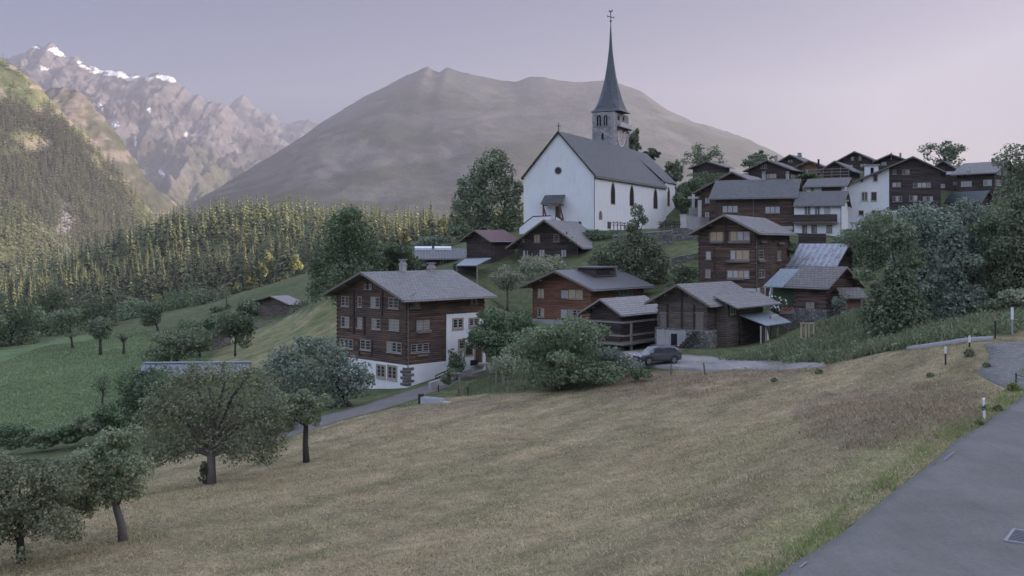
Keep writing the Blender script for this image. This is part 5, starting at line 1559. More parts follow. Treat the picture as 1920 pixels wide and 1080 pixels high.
# ---- graveyard: wall, gate post, crosses, stone cross
def wall_run(name, label, pts, mat, thick=.5, cat='wall', coping=None):
    """pts: (x, y_top, depth, bottom y)"""
    o = thing(name, label, cat, P(pts[0][0], pts[0][3], pts[0][2]))
    mb = MB(); mc = MB(); base = o.location
    for (xa, ya, Da, ba), (xb, yb, Db, bb_) in zip(pts[:-1], pts[1:]):
        a, b = P(xa, ya, Da), P(xb, yb, Db); d = (b - a); n_ = Vector((-d.y, d.x, 0)).normalized() * thick
        za, zb = P(xa, ba, Da).z - .8, P(xb, bb_, Db).z - .8
        lo = [Vector((a.x, a.y, za)), Vector((b.x, b.y, zb)), Vector((b.x, b.y, zb)) + n_, Vector((a.x, a.y, za)) + n_]
        hi = [a, b, b + n_, a + n_]
        mb.hexa([p - base for p in lo + hi])
        if coping:
            u = Vector((0, 0, .16)); q = n_.normalized() * .08
            c = [a - q, b - q, b + n_ + q, a + n_ + q]
            mc.hexa([p - base + Vector((0, 0, .003)) for p in c] + [p - base + u for p in c])
    mb.build('masonry', mat, o)
    if coping: mc.build('coping', coping, o)
    return o


wall_run('stone_wall', 'high rubble retaining wall below the church graveyard', [(1150, 443, 160, 500), (1224, 436, 160, 492), (1262, 433, 160, 492)], ST_wall, .6, coping=M_concrete)
wall_run('stone_wall', 'tall stained rubble wall beside the graveyard, topped by the pale gate pillar', [(1262, 428, 163, 492), (1288, 427, 163, 492), (1311, 436, 163, 490)], ST_wall, .6)
wall_run('stone_wall', 'grey rendered wall climbing behind the graveyard pillar', [(1284, 403, 172, 440), (1312, 407, 172, 445), (1330, 410, 173, 450)], PL_grey, .5)
gp = MB(); p = P(1281, 427, 166); gp.box(-.42, .42, -.4, .4, -.5, 2.0); gp.box(-.5, .5, -.48, .48, 2.003, 2.15)
o = gp.build('gate_pillar', PL_cream, None, loc=p); tag(o, 'pale square gate pillar at the corner of the graveyard', 'pillar')
wall_run('stone_wall', 'low dry stone wall edging the sloping lane under the graveyard', [(1262, 483, 150, 492), (1312, 474, 152, 484)], ST_wall, .5)
r_ = random.Random(4)
M_flower = m_leaf('grave_flowers', (.35, .06, .09), (.65, .5, .5), .2, 2.)
def grave(x, y, D, lab, roofed=True):
    o = thing('grave_cross', lab, 'cross', P(x, y, D), R(60), 'wooden grave crosses in the churchyard')
    mb = MB(); h = r_.uniform(1.15, 1.5)
    mb.box(-.05, .05, -.05, .05, -.3, h); mb.box(-.048, .048, -.34, .34, h * .62, h * .62 + .1); mb.build('cross', M_woodd, o)
    if roofed:
        mb = MB(); mb.bar((0, 0, h + .1), (0, -.42, h - .22), .16, .04); mb.bar((0, 0, h + .1), (0, .42, h - .22), .16, .04); mb.build('cross_roof', M_iron, o)
gl = ['dark roofed wooden grave cross standing among the flowers below the church wall']
for i in range(13):
    grave(1238 + i * 2.9 + r_.uniform(-1, 1), 430 + (i % 3) * .9, 164.5 + (i % 4) * 1.6, 'dark roofed wooden grave cross in the churchyard row beside the pale gate pillar')
for i in range(6):
    grave(1151 + i * 6.5, 432, 172, 'dark roofed grave cross standing against the white nave wall, left of the tree top')
o = thing('stone_cross', 'pale stone cross monument on the bank between church and dark house', 'monument', P(1300, 400, 190))
mb = MB(); mb.box(-.7, .7, -.5, .5, -1, 1.0); mb.build('pedestal', PL_grey, o)
mb = MB(); mb.box(-.25, .25, -.2, .2, 1.003, 3.6)
for k in range(4):
    a = k * PI / 2
    mb.bar((0, 0, 2.9), (1.0 * math.cos(a), 0, 2.9 + 1.0 * math.sin(a)), .42, .38)
mb.build('cross', PL_cream, o)
# ------------------------------------------------------------------ trees and plants
LF_apple = m_leaf('leaf_apple', (0.12, 0.15, 0.08), (0.34, 0.365, 0.215), .25)
LF_dark = m_leaf('leaf_dark', (0.065, 0.099, 0.049), (0.181, 0.232, 0.116), .25)
LF_pale = m_leaf('leaf_pale', (0.203, 0.239, 0.145), (0.464, 0.486, 0.319), .25)
LF_mid = m_leaf('leaf_mid', (0.095, 0.125, 0.07), (0.27, 0.315, 0.18), .25)
LF_blue = m_leaf('leaf_grey_green', (0.115, 0.145, 0.105), (0.28, 0.315, 0.23), .25)
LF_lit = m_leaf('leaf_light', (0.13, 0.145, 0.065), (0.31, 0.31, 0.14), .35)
LF_needle = m_leaf('needle', (.034, .046, .024), (.25, .25, .125), .2, .11)
LF_weed = m_leaf('weed', (0.10, 0.13, 0.065), (0.27, 0.30, 0.16), .25)
LF_white = m_leaf('white_blossom', (.65, .64, .58), (.85, .84, .8), .2)
LF_dry = m_leaf('dry_grass', (.20, .17, .095), (.49, .385, .24), .2, .25)
LF_grass = m_leaf('green_grass', (.11, .15, .05), (.30, .33, .12), .3, .25)
LF_far = m_leaf('needle_far', (.04, .052, .028), (.225, .23, .12), .15, .02)
LF_brown = m_leaf('brown_grass', (.17, .13, .085), (.40, .30, .20), .2, .3)
LF_past = m_leaf('pasture', (.125, .165, .08), (.27, .33, .16), .3, .1)
M_bark = m_plain('bark', (.075, .062, .052), .95, .45, 6, bump=.6)
M_barkg = m_plain('bark_grey', (.15, .135, .12), .95, .4, 6, bump=.6)


def leaf_quads(rng, lobes, n, size, shell=.55, flat=0.0):
    lob = np.array(lobes, float)              # cx cy cz rx ry rz
    wgt = (lob[:, 3] * lob[:, 4] * lob[:, 5]) ** (2 / 3); wgt /= wgt.sum()
    k = rng.choice(len(lob), n, p=wgt)
    d = rng.normal(size=(n, 3)); d /= np.linalg.norm(d, axis=1, keepdims=True)
    rad = 1 - shell * rng.random(n) ** 1.6
    rad *= 1 + .18 * (rng.random(n) ** 3)
    p = lob[k, :3] + d * lob[k, 3:] * rad[:, None]
    nn = d + .9 * rng.normal(size=(n, 3)); nn[:, 2] += .35; nn /= np.linalg.norm(nn, axis=1, keepdims=True)
    t = np.cross(nn, rng.normal(size=(n, 3))); t /= np.linalg.norm(t, axis=1, keepdims=True)
    b = np.cross(nn, t)
    a = (size * (.55 + .9 * rng.random(n)))[:, None]; bb = a * (.5 + .3 * rng.random(n))[:, None]
    V = np.stack([p + t * a, p + b * bb + nn * a * .15, p - t * a * .8, p - b * bb + nn * a * .15], 1).reshape(-1, 3)
    return V, np.arange(4 * n).reshape(n, 4)


def make_lobes(rng, W, Dp, H, z0, n, rel=.36, cone=0.0, top=0.0):
    """clumps filling an egg-shaped envelope W x Dp x H standing on z0"""
    out = []
    for i in range(n):
        d = rng.normal(size=3); d /= np.linalg.norm(d)
        r = rng.random() ** .5 * .78
        q = d * r
        zz = .5 + .5 * q[2]
        narrow = 1 - cone * max(0, zz - .25)
        s = rel * rng.uniform(.65, 1.25) * (1 - .35 * cone * zz)
        out.append((q[0] * W / 2 * narrow, q[1] * Dp / 2 * narrow, z0 + H * zz, s * W / 2 * 1.05, s * Dp / 2 * 1.05, s * H / 2 * rng.uniform(.75, 1.1)))
    return out


def limbs(mb, rng, base_r, H, z0, lobes, nb=7, lean=(0, 0), tip=.15):
    zt = z0 + (H * .55)
    pts = [(0, 0, -.4), (lean[0] * .25 + rng.normal() * .04, lean[1] * .25, z0 * .5), (lean[0] * .6, lean[1] * .6, z0), (lean[0], lean[1], z0 + H * .3), (lean[0] * 1.1, lean[1] * 1.1, zt)]
    mb.tube(pts, [base_r * 1.35, base_r, base_r * .85, base_r * .55, base_r * .2], 8)
    idx = rng.permutation(len(lobes))[:nb]
    for i in idx:
        c = Vector(lobes[i][:3]); f = rng.uniform(.75, 1.15)
        st = Vector(pts[2]) * (1 - (f - .75)) + Vector(pts[3]) * (f - .75)
        st = Vector((lean[0] * .6, lean[1] * .6, z0 * rng.uniform(.85, 1.0) + rng.uniform(0, .2) * H))
        mid = st.lerp(c, .5) + Vector((0, 0, (c - st).length * .12))
        mb.tube([st, mid, c], [base_r * .5, base_r * .3, base_r * .08], 6)


SEED = [100]


def tree(name, label, base, box, leaf=None, n=5000, size=.16, nl=16, rel=.36, cat='tree', cone=0.0, group=None, trunk=.16, bark=None, lobes_px=None, D=None, dep=.9, shell=.55, nb=7, bare=False, extra=None, trunk_on=True, lean=(0, 0)):
    SEED[0] += 1; rng = np.random.default_rng(SEED[0])
    leaf = leaf or LF_mid
    g = P(base[0], base[1], D) if D else G(*base)
    if D: g = Vector((g.x, g.y, gz(g.x, g.y))) if abs(gz(g.x, g.y) - g.z) < 6 else g
    Dg = g.y; k = Dg / F
    x0, y0, x1, y1 = box
    W = (x1 - x0) * k; H = (y1 - y0) * k; zb = (HY - y1) * k - g.z; cx = ((x0 + x1) / 2 - base[0]) * k
    if lobes_px:
        lobes = [((a - base[0]) * k, rng.uniform(-.35, .35) * r * k, (HY - b) * k - g.z, r * k, r * k * dep, (r2 if r2 else r) * k) for a, b, r, r2 in lobes_px]
    else:
        L_ = np.array(make_lobes(rng, W, W * dep, H, zb, nl, rel, cone))
        for ax, lo_, hi_ in ((0, -W / 2, W / 2), (1, -W * dep / 2, W * dep / 2), (2, zb, zb + H)):
            a_, b_ = (L_[:, ax] - L_[:, ax + 3]).min(), (L_[:, ax] + L_[:, ax + 3]).max(); q = (hi_ - lo_) / (b_ - a_)
            L_[:, ax] = lo_ + (L_[:, ax] - a_) * q; L_[:, ax + 3] *= q
        L_[:, 0] += cx; lobes = L_.tolist()
        n = int(n * 1.5)
    sat = []
    for q in range(max(6, len(lobes) // 2)):
        b_ = lobes[int(rng.integers(len(lobes)))]; d_ = rng.normal(size=3); d_ /= np.linalg.norm(d_)
        f_ = rng.uniform(.22, .45)
        sat.append((b_[0] + d_[0] * b_[3] * .95, b_[1] + d_[1] * b_[4] * .95, b_[2] + d_[2] * b_[5] * .95, b_[3] * f_, b_[4] * f_, b_[5] * f_))
    core = lobes; lobes = list(lobes) + sat
    o = thing(name, label, cat, g, 0, group)
    if not bare:
        V, FA = leaf_quads(rng, lobes, n, size, shell)
        np_mesh('crown', V, FA, leaf, False, o)
        if extra:
            V, FA = leaf_quads(rng, lobes, extra[1], extra[2], .1); np_mesh('blossom', V, FA, extra[0], False, o)
    if trunk_on:
        mb = MB(); limbs(mb, rng, trunk, H, max(zb + H * .08, .3), lobes, nb, (cx * .5 + lean[0], lean[1])); mb.build('trunk', bark or M_bark, o, True)
    return o


# ---- near orchard
tree('apple_tree', 'leafy young apple tree at the lower left, trunk leaning right', (233, 1018), (118, 795, 296, 965), LF_apple, 8500, .072, 44, .19, trunk=.2, nb=16, lean=(-.3, 0), bark=M_barkg, shell=.8)
tree('apple_tree', 'ragged dark apple tree cut by the left picture edge', (40, 1065), (-110, 842, 178, 1040), LF_apple, 13000, .072, 60, .18, trunk=.2, nb=8, D=44)
tree('apple_tree', 'dense low apple tree between the left edge tree and the hedge', (70, 905), (-60, 855, 130, 900), LF_dark, 3500, .1, 16, .34, trunk=.12, D=62)
tree('pear_tree', 'largest old spreading orchard tree with a thick ivy covered trunk', (395, 907), (262, 688, 535, 868), LF_apple, 18000, .088, trunk=.3, nb=18, bark=M_barkg, dep=1.1, shell=.8,
     lobes_px=[(300, 745, 32, 30), (345, 712, 36, 26), (395, 702, 40, 24), (445, 706, 38, 24), (490, 722, 34, 28), (515, 770, 28, 34), (290, 800, 30, 34), (330, 770, 40, 36), (385, 760, 44, 40), (440, 765, 44, 40), (490, 785, 38, 36), (305, 845, 34, 24), (350, 825, 40, 34), (410, 815, 44, 34), (470, 830, 42, 32), (510, 835, 28, 30), (440, 850, 30, 20), (285, 862, 20, 14), (520, 805, 20, 28), (278, 770, 16, 22), (360, 690, 16, 10), (470, 694, 18, 12), (418, 686, 14, 8), (495, 858, 22, 14), (330, 858, 18, 12)])
tree('apple_tree', 'small orchard tree with bare straight trunk beside the asphalt path', (575, 866), (516, 728, 624, 806), LF_apple, 5000, .085, 32, .22, trunk=.2, nb=12, shell=.8)
SEED[0] += 1
o = tree('ivy', 'ivy clump growing round the trunk foot of the old spreading tree', (386, 905), (372, 865, 402, 905), LF_dark, 420, .09, 6, .45, 'plant', trunk_on=False, D=65.4)
tree('walnut_tree', 'soft dark tree hiding the lower left corner of the big timber house', (660, 770), (492, 640, 705, 762), LF_blue, 13000, .14, trunk=.25, D=100, shell=.75, nb=12,
     lobes_px=[(530, 670, 30, 26), (575, 655, 30, 20), (620, 655, 30, 24), (505, 700, 24, 28), (550, 700, 38, 32), (600, 695, 40, 34), (645, 690, 30, 32), (680, 700, 20, 22), (520, 735, 34, 28), (570, 740, 40, 28), (620, 735, 38, 30), (660, 725, 28, 22), (690, 715, 14, 14), (600, 640, 14, 10), (560, 638, 10, 10), (545, 765, 40, 18), (620, 765, 30, 14)])
tree('holly_tree', 'nearly black evergreen bush left of the old spreading tree', (268, 800), (212, 684, 335, 800), LF_dark, 6500, .13, 18, .36, 'bush', trunk=.2, D=98)
tree('apple_tree', 'thin nearly leafless tree on the edge of the green meadow', (193, 765), (172, 702, 218, 742), LF_dark, 260, .12, 8, .4, trunk=.13, nb=8, D=122)
tree('lilac_bush', 'loose bush filling the gap between the black evergreen and the pear tree', (330, 790), (250, 740, 420, 800), LF_mid, 4200, .14, 16, .34, 'bush', trunk_on=False, D=90)
tree('hazel_bush', 'round bush standing behind the small path side tree', (520, 800), (462, 745, 560, 812), LF_blue, 3000, .14, 12, .38, 'bush', trunk_on=False, D=86)
# hedge along the lower edge of the green meadow
for i, (x, y, w_, h_) in enumerate(((20, 838, 70, 44), (75, 836, 62, 30), (118, 828, 64, 30), (165, 815, 60, 36), (205, 805, 60, 48), (-40, 845, 80, 60))):
    tree('hedge_shrub', ['dark hedge shrub at the left edge below the green meadow', 'low hedge shrub second from the left edge', 'low hedge shrub third from the left edge', 'hedge shrub left of the black evergreen, lower one', 'taller hedge shrub touching the black evergreen', 'hedge shrub half out of the left picture edge'][i],
         (x, y), (x - w_ / 2, y - h_, x + w_ / 2, y + 4), (LF_dark, LF_mid, LF_dark, LF_mid, LF_dark, LF_dark)[i], 1500, .13, 10, .4, 'bush', group='hedge shrubs below the green meadow', trunk_on=False, D=93)
# ---- meadow orchard
tree('cherry_tree', 'broad orchard tree with short trunk at the left of the green meadow', (137, 648), (88, 576, 158, 634), LF_mid, 2400, .2, 14, .36, trunk=.22, nb=7, D=190)
tree('apple_tree', 'old orchard tree with forked open trunk on the green meadow', (188, 666), (160, 592, 216, 636), LF_mid, 1500, .2, 12, .38, trunk=.26, nb=9, D=180)
tree('dead_tree', 'bare forked tree without leaves on the green meadow', (232, 664), (205, 616, 262, 645), None, 1, .2, 12, .35, trunk=.24, nb=12, D=180, bare=True)
tree('cherry_tree', 'far orchard tree with leaning trunk on the meadow ridge', (297, 622), (250, 566, 318, 612), LF_dark, 2000, .22, 12, .36, trunk=.26, nb=6, D=222)
tree('plum_tree', 'wide pale green tree mass above the long sheet roof', (330, 680), (262, 612, 412, 682), LF_mid, 5500, .18, 22, .32, trunk=.2, D=150)
tree('plum_tree', 'rounded tree hiding the small hut from the left', (375, 655), (330, 590, 420, 655), LF_dark, 3000, .2, 14, .36, trunk=.2, D=166)
tree('apple_tree', 'slim trunked tree in front of the hut with open crown', (441, 672), (404, 582, 480, 652), LF_dark, 2600, .18, 14, .36, trunk=.16, nb=8, D=148)
# row at the meadow's far edge
for i, (x, y, b, lf) in enumerate((((20, 668, (-30, 548, 72, 668), LF_dark)), ((95, 640, (50, 536, 142, 640), LF_dark)), ((178, 625, (140, 545, 222, 622), LF_dark)), ((255, 612, (215, 560, 292, 612), LF_mid)),
                                 ((345, 612, (292, 528, 400, 612), LF_dark)), ((395, 615, (356, 536, 440, 612), LF_mid)), ((-60, 680, (-120, 560, 10, 668), LF_mid)), ((470, 600, (440, 560, 500, 600), LF_mid)), ((60, 640, (20, 572, 92, 650), LF_mid)), ((425, 610, (395, 575, 455, 612), LF_dark)))):
    tree('ash_tree', ['tallest leafy tree at the left edge of the meadow', 'broad dark tree behind the left orchard tree', 'dark round tree in the row before the spruce wood', 'low pale tree in the row before the spruce wood', 'large dark tree mass right of the meadow ridge tree', 'mid green tree beside the large dark tree mass', 'tree half cut by the left picture edge', 'small bushy tree left of the tin roofed barn', 'young tree between the two leftmost row trees', 'dark tree directly behind the small hut'][i],
         (x, y), b, lf, 2600, .26, 14, .36, group='leafy trees between meadow and spruce wood', trunk=.25, D=(215, 240, 250, 265, 270, 262, 200, 215, 225, 235)[i])
# ---- by the houses
tree('ash_tree', 'tall feathery ash tree behind the left end of the big house', (655, 570), (575, 392, 722, 560), LF_dark, 12000, .2, 30, .3, trunk=.4, D=152, shell=.7,
     lobes_px=[(652, 425, 34, 34), (630, 440, 30, 30), (680, 440, 30, 32), (610, 475, 28, 28), (655, 470, 40, 36), (695, 475, 28, 30), (600, 520, 24, 30), (640, 515, 40, 36), (685, 520, 34, 36), (712, 500, 18, 20), (590, 500, 14, 22), (590, 545, 18, 20), (650, 550, 40, 24), (665, 402, 16, 14), (640, 408, 16, 14)])
tree('maple_tree', 'dark round tree between the ash and the long low house', (738, 520), (688, 456, 792, 510), LF_dark, 4200, .2, 16, .36, trunk=.25, D=156)
tree('linden_tree', 'huge dense linden left of the church with three humps', (905, 448), (842, 278, 980, 446), LF_mid, 13000, .26, 30, .3, trunk=.5, D=200, shell=.4,
     lobes_px=[(924, 305, 26, 26), (905, 322, 26, 26), (942, 325, 24, 28), (918, 345, 38, 34), (885, 355, 26, 28), (955, 360, 24, 26), (868, 375, 22, 24), (890, 390, 34, 34), (930, 390, 40, 38), (962, 385, 18, 26), (862, 405, 20, 26), (958, 415, 24, 26), (880, 425, 32, 22), (925, 428, 40, 22), (852, 425, 12, 20), (936, 292, 14, 12), (970, 352, 12, 14)])
for i, (b, bx) in enumerate((((860, 452), (838, 420, 882, 452)), ((800, 470), (770, 440, 845, 470)))):
    tree('bush', ['grey green bush at the foot of the huge linden', 'brownish bush on the slope behind the long low house'][i], b, bx, (LF_mid, LF_blue)[i], 1200, .22, 10, .4, 'bush', trunk_on=False, D=(192, 190)[i])
tree('apple_tree', 'pale leaved apple tree on the green patch behind the big roof', (951, 562), (914, 496, 985, 545), LF_pale, 2600, .13, 14, .36, trunk=.13, D=138, bark=M_barkg)
tree('elder_bush', 'pale blooming elder in front of the boarded house', (1010, 530), (966, 476, 1062, 528), LF_pale, 2800, .15, 14, .36, 'bush', trunk_on=False, D=140)
tree('walnut_tree', 'leafy tree with a tall spiky leader right of the boarded house', (1190, 560), (1104, 380, 1256, 545), LF_mid, 11000, .19, 26, .3, trunk=.3, D=144,
     lobes_px=[(1195, 396, 13, 13), (1190, 422, 10, 14), (1207, 412, 8, 8), (1180, 428, 8, 8), (1195, 446, 18, 18), (1170, 462, 24, 22), (1220, 462, 22, 22), (1140, 478, 28, 22), (1185, 485, 36, 28), (1232, 490, 22, 26), (1120, 490, 18, 18), (1205, 515, 38, 28), (1165, 512, 30, 22), (1238, 520, 16, 22), (1212, 540, 26, 14)])
tree('bush', 'dark clipped hedge at the foot of the white nave', (1125, 450), (1085, 430, 1170, 450), LF_dark, 1600, .16, 12, .4, 'bush', trunk_on=False, D=168)
tree('hazel_bush', 'dark bush against the white rear wall of the big house', (930, 690), (868, 576, 1006, 675), LF_dark, 6500, .16, 26, .28, 'bush', trunk=.15, D=114)
tree('hazel_bush', 'pale grey bush between path and garden stakes', (945, 712), (915, 650, 985, 704), LF_pale, 2200, .12, 12, .38, 'bush', trunk_on=False, D=106)
tree('hazel_bush', 'big hazel thicket left of the car, largest shrub of the village edge', (1047, 732), (950, 592, 1170, 734), LF_mid, 13000, .13, 40, .24, 'bush', trunk=.2, D=94, nb=10)
tree('hazel_bush', 'low grey shrub between the big hazel and the parked car', (1150, 715), (1105, 650, 1205, 712), LF_blue, 3200, .12, 14, .38, 'bush', trunk_on=False, D=96)
tree('juniper_bush', 'small round shrub on the bank just below the car', (1207, 708), (1180, 690, 1222, 712), LF_dark, 700, .11, 8, .42, 'bush', trunk_on=False, D=93)
tree('apple_tree', 'slim young tree by the white wall of the big house', (857, 705), (838, 654, 874, 700), LF_dark, 900, .12, 10, .4, trunk=.07, D=112)
tree('bush', 'dark climbing bush beside the garden fence', (840, 715), (826, 690, 858, 722), LF_mid, 700, .12, 8, .42, 'bush', trunk_on=False, D=106)
# ---- big mass on the right
MR = [((1650, 640), [(1645, 425, 30, 28), (1628, 450, 26, 28), (1665, 455, 34, 34), (1632, 490, 28, 34), (1668, 500, 36, 36), (1645, 540, 34, 34), (1668, 580, 30, 36), (1620, 470, 16, 20)], LF_mid, 130, 'leftmost tree of the big right hand tree clump, nearest the streaky barn'),
      ((1730, 640), [(1735, 410, 34, 30), (1705, 425, 30, 28), (1765, 430, 32, 32), (1720, 460, 38, 36), (1760, 480, 38, 38), (1710, 505, 36, 36), (1750, 530, 40, 38), (1720, 560, 36, 34), (1762, 580, 30, 32), (1735, 610, 40, 24), (1695, 590, 24, 30)], LF_blue, 99, 'middle tree of the big right hand clump, standing in front of a barn gable'),
      ((1825, 625), [(1815, 405, 30, 28), (1845, 415, 28, 30), (1800, 440, 34, 34), (1840, 460, 38, 36), (1870, 450, 24, 30), (1805, 490, 36, 36), (1850, 510, 36, 36), (1815, 545, 36, 34), (1855, 560, 30, 32), (1830, 590, 34, 26)], LF_blue, 104, 'right tree of the big clump, bluish crown below the far right house'),
      ((1905, 600), [(1900, 420, 26, 30), (1925, 400, 30, 34), (1895, 470, 34, 34), (1935, 480, 36, 40), (1905, 520, 34, 34), (1890, 560, 28, 30), (1930, 560, 36, 36)], LF_mid, 96, 'tree cut by the right picture edge, standing above the post row'),
      ((1925, 430), [(1912, 305, 16, 16), (1925, 330, 22, 26), (1905, 350, 16, 22), (1925, 380, 28, 30), (1900, 390, 18, 20)], LF_mid, 150, 'tall tree at the right picture edge beside the far right house')]
rgm = np.random.default_rng(14)
MR += [((1690, 655), [(1650, 600, 28, 34), (1662, 560, 26, 32), (1690, 560, 30, 40), (1700, 600, 34, 34), (1680, 625, 26, 22), (1690, 520, 26, 30), (1688, 450, 24, 34)], LF_mid, 90, 'lower bushy tree filling the foot of the right hand clump'),
       ((1790, 635), [(1785, 540, 28, 40), (1795, 580, 34, 34), (1780, 610, 34, 20), (1788, 500, 22, 34), (1790, 450, 20, 30)], LF_blue, 91, 'bluish shrub tree between middle and right tree of the clump'),
       ((1880, 610), [(1880, 520, 26, 40), (1890, 570, 36, 30), (1870, 590, 30, 16), (1876, 460, 24, 36), (1868, 420, 18, 20)], LF_mid, 99, 'leafy tree between the clump and the tree at the picture edge')]
for b, lp, lf, D_, lab in MR:
    tree('maple_tree', lab, b, (b[0] - 60, 400, b[0] + 60, b[1]), lf, 15000 if D_ < 140 else 5000, .15 if D_ < 140 else .2, trunk=.3, D=D_, lobes_px=[(a, b_, r_ * 1.15, r2_ * 1.1) for a, b_, r_, r2_ in lp] + [(lp[q % len(lp)][0] + rgm.normal() * 26, lp[q % len(lp)][1] + rgm.normal() * 20, rgm.uniform(9, 22), rgm.uniform(9, 18)) for q in range(22)], group='trees of the right hand clump')
for i, (b, bx, lf) in enumerate((((1590, 470), (1560, 430, 1625, 470), LF_mid), ((1790, 610), (1750, 560, 1850, 612), LF_mid), ((1890, 590), (1850, 540, 1935, 596), LF_pale), ((1480, 475), (1455, 455, 1500, 475), LF_mid), ((1660, 430), (1615, 400, 1700, 440), LF_mid), ((1775, 440), (1720, 405, 1830, 440), LF_mid), ((1865, 410), (1830, 388, 1905, 412), LF_mid))):
    tree('bush', ['bush at the corner of the white annex', 'white flowering shrub at the foot of the tree clump', 'pale leaved shrub at the right picture edge', 'small bush beside the terrace railing', 'leafy bush in front of the white plaster half of the upper house', 'leafy bush in front of the black timber half of the upper house', 'bush under the low green roofed shed'][i],
         b, bx, lf, 2200, .15 if i in (1, 2) else .2, 12, .38, 'bush', trunk_on=False, D=(150, 92, 92, 148, 140, 140, 160)[i], extra=(LF_white, 60, .12) if i == 1 else None)
tree('rose_bush', 'white flowering rose bush between the tall house and the streaky barn', (1456, 590), (1437, 553, 1474, 588), LF_dark, 1100, .12, 10, .4, 'bush', trunk_on=False, D=119, extra=(LF_white, 170, .16))
tree('apple_tree', 'spindly sapling beside the small red shed', (1574, 598), (1558, 545, 1592, 585), LF_blue, 420, .12, 8, .4, trunk=.06, D=112)
for i, (b, bx, D_, lf) in enumerate((((1318, 345), (1274, 268, 1362, 330), 262, LF_dark), ((1420, 320), (1388, 288, 1452, 318), 245, LF_dark), ((1771, 330), (1727, 264, 1816, 316), 232, LF_dark), ((1192, 300), (1174, 240, 1204, 296), 245, LF_dark), ((1222, 300), (1206, 277, 1240, 300), 250, LF_dark), ((1262, 345), (1244, 300, 1282, 345), 240, LF_dark), ((1430, 300), (1412, 282, 1440, 305), 250, LF_dark))):
    tree('lime_tree', ['round airy tree on the skyline right of the church choir', 'low tree on the skyline behind the chimneyed house', 'round airy tree on the skyline above the upper houses, sky showing through', 'narrow tree rising just right of the church tower', 'low crown behind the choir roof', 'spindly tree at the end of the choir', 'small pointed tree on the skyline'][i], b, bx, LF_mid, 1500, .26, 40, .19, trunk=.22, D=D_, group='skyline trees', nb=14, shell=.9)
for i, (b, bx, D_) in enumerate((((1300, 385), (1268, 330, 1345, 385), 215), ((1330, 350), (1290, 322, 1400, 352), 225), ((1275, 400), (1262, 350, 1300, 402), 205), ((1500, 345), (1480, 325, 1540, 350), 200))):
    tree('bush', ['thick bushes between choir and dark hay barn', 'bushes below the isolated black hay barn', 'bush by the pale stone cross monument', 'bush in front of the orange brown house'][i], b, bx, LF_dark, 2400, .24, 14, .36, 'bush', trunk_on=False, D=D_)
tree('bush', 'bushes around the tin roofed barn on the slope', (575, 615), (535, 560, 640, 612), LF_mid, 3000, .2, 14, .36, 'bush', trunk_on=False, D=186)
tree('bush', 'bush at the barn corner, grey leafless twigs', (470, 640), (452, 600, 500, 642), LF_blue, 700, .15, 10, .4, 'bush', trunk_on=False, D=188)
tree('bush', 'low bush on the meadow below the graveyard wall', (1280, 545), (1245, 495, 1312, 545), LF_mid, 1500, .16, 12, .36, 'bush', trunk_on=False, D=138)
tree('bush', 'dense dark hedge along the foot of the white base wall', (700, 760), (620, 742, 765, 764), LF_dark, 3500, .11, 24, .22, 'bush', trunk_on=False, D=109)

# ---- spruces of the forest hill
def spruce_mesh(rng, H=1.0, tiers=11, per=9):
    V = []; FA = []
    for i in range(tiers):
        f = i / (tiers - 1); z = .10 + .88 * f; r = (.175 * (1 - f) ** .85 + .012) * (1 + .15 * rng.normal())
        for k in range(per):
            a = 2 * PI * (k + rng.random() * .8) / per + i * .7; rr = r * rng.uniform(.6, 1.2); dz = rr * rng.uniform(.35, .75); w_ = rr * (.42 if per < 10 else .30)
            ca, sa = math.cos(a), math.sin(a); zz = z + rng.uniform(-.02, .02)
            b = len(V)
            V += [(0, 0, zz + .02), (ca * rr * .6 - sa * w_, sa * rr * .6 + ca * w_, zz - dz * .5), (ca * rr, sa * rr, zz - dz), (ca * rr * .6 + sa * w_, sa * rr * .6 - ca * w_, zz - dz * .5)]
            FA.append((b, b + 1, b + 2, b + 3))
    b = len(V); V += [(-.012, 0, 0), (.012, 0, 0), (.004, 0, 1), (-.004, 0, 1)]; FA.append((b, b + 1, b + 2, b + 3))
    b = len(V); V += [(0, -.012, 0), (0, .012, 0), (0, .004, 1), (0, -.004, 1)]; FA.append((b, b + 1, b + 2, b + 3))
    return np.array(V) * H, np.array(FA)


rng = np.random.default_rng(77)
cand = []
tx = rng.uniform(-460, 120, 14000); ty = 402 + 400 * rng.random(14000) ** .8
px_ = CX + tx / ty * F
foot_y = np.interp(px_, [-200, 0, 120, 300, 400, 470, 560, 640, 840, 1000], [405, 405, 425, 445, 462, 490, 500, 470, 425, 425])
ok = (ty > foot_y + rng.uniform(0, 25, 14000)) & (px_ > -160) & (px_ < 1010)
tx, ty = tx[ok], ty[ok]
keep = []
cell = {}
for i in np.argsort(rng.random(len(tx))):
    sp = 4.4 + 1.6 * (ty[i] > 600)
    c = (int(tx[i] // 8), int(ty[i] // 8)); bad = False
    for dx in (-1, 0, 1):
        for dy in (-1, 0, 1):
            for j in cell.get((c[0] + dx, c[1] + dy), ()):
                if (tx[i] - tx[j]) ** 2 + (ty[i] - ty[j]) ** 2 < sp * sp: bad = True
    if not bad: cell.setdefault(c, []).append(i); keep.append(i)
keep = np.array([q for q in keep if fbm(np.array([tx[q] / 38.]), np.array([ty[q] / 60.]), 3, 91)[0] > .33]); tx, ty = tx[keep], ty[keep]; tz = terr(tx, ty) - .3
pxk = CX + tx / ty * F
hh = (9 + 13 * rng.random(len(tx)) ** .8) * np.where(rng.random(len(tx)) < .15, .6, 1.0)
hh *= np.interp(ty, [400, 480, 600, 760], [1.4, 1.25, 1.05, .95]); hh *= np.interp(pxk, [-100, 100, 300, 840], [.85, .9, 1.0, .85])
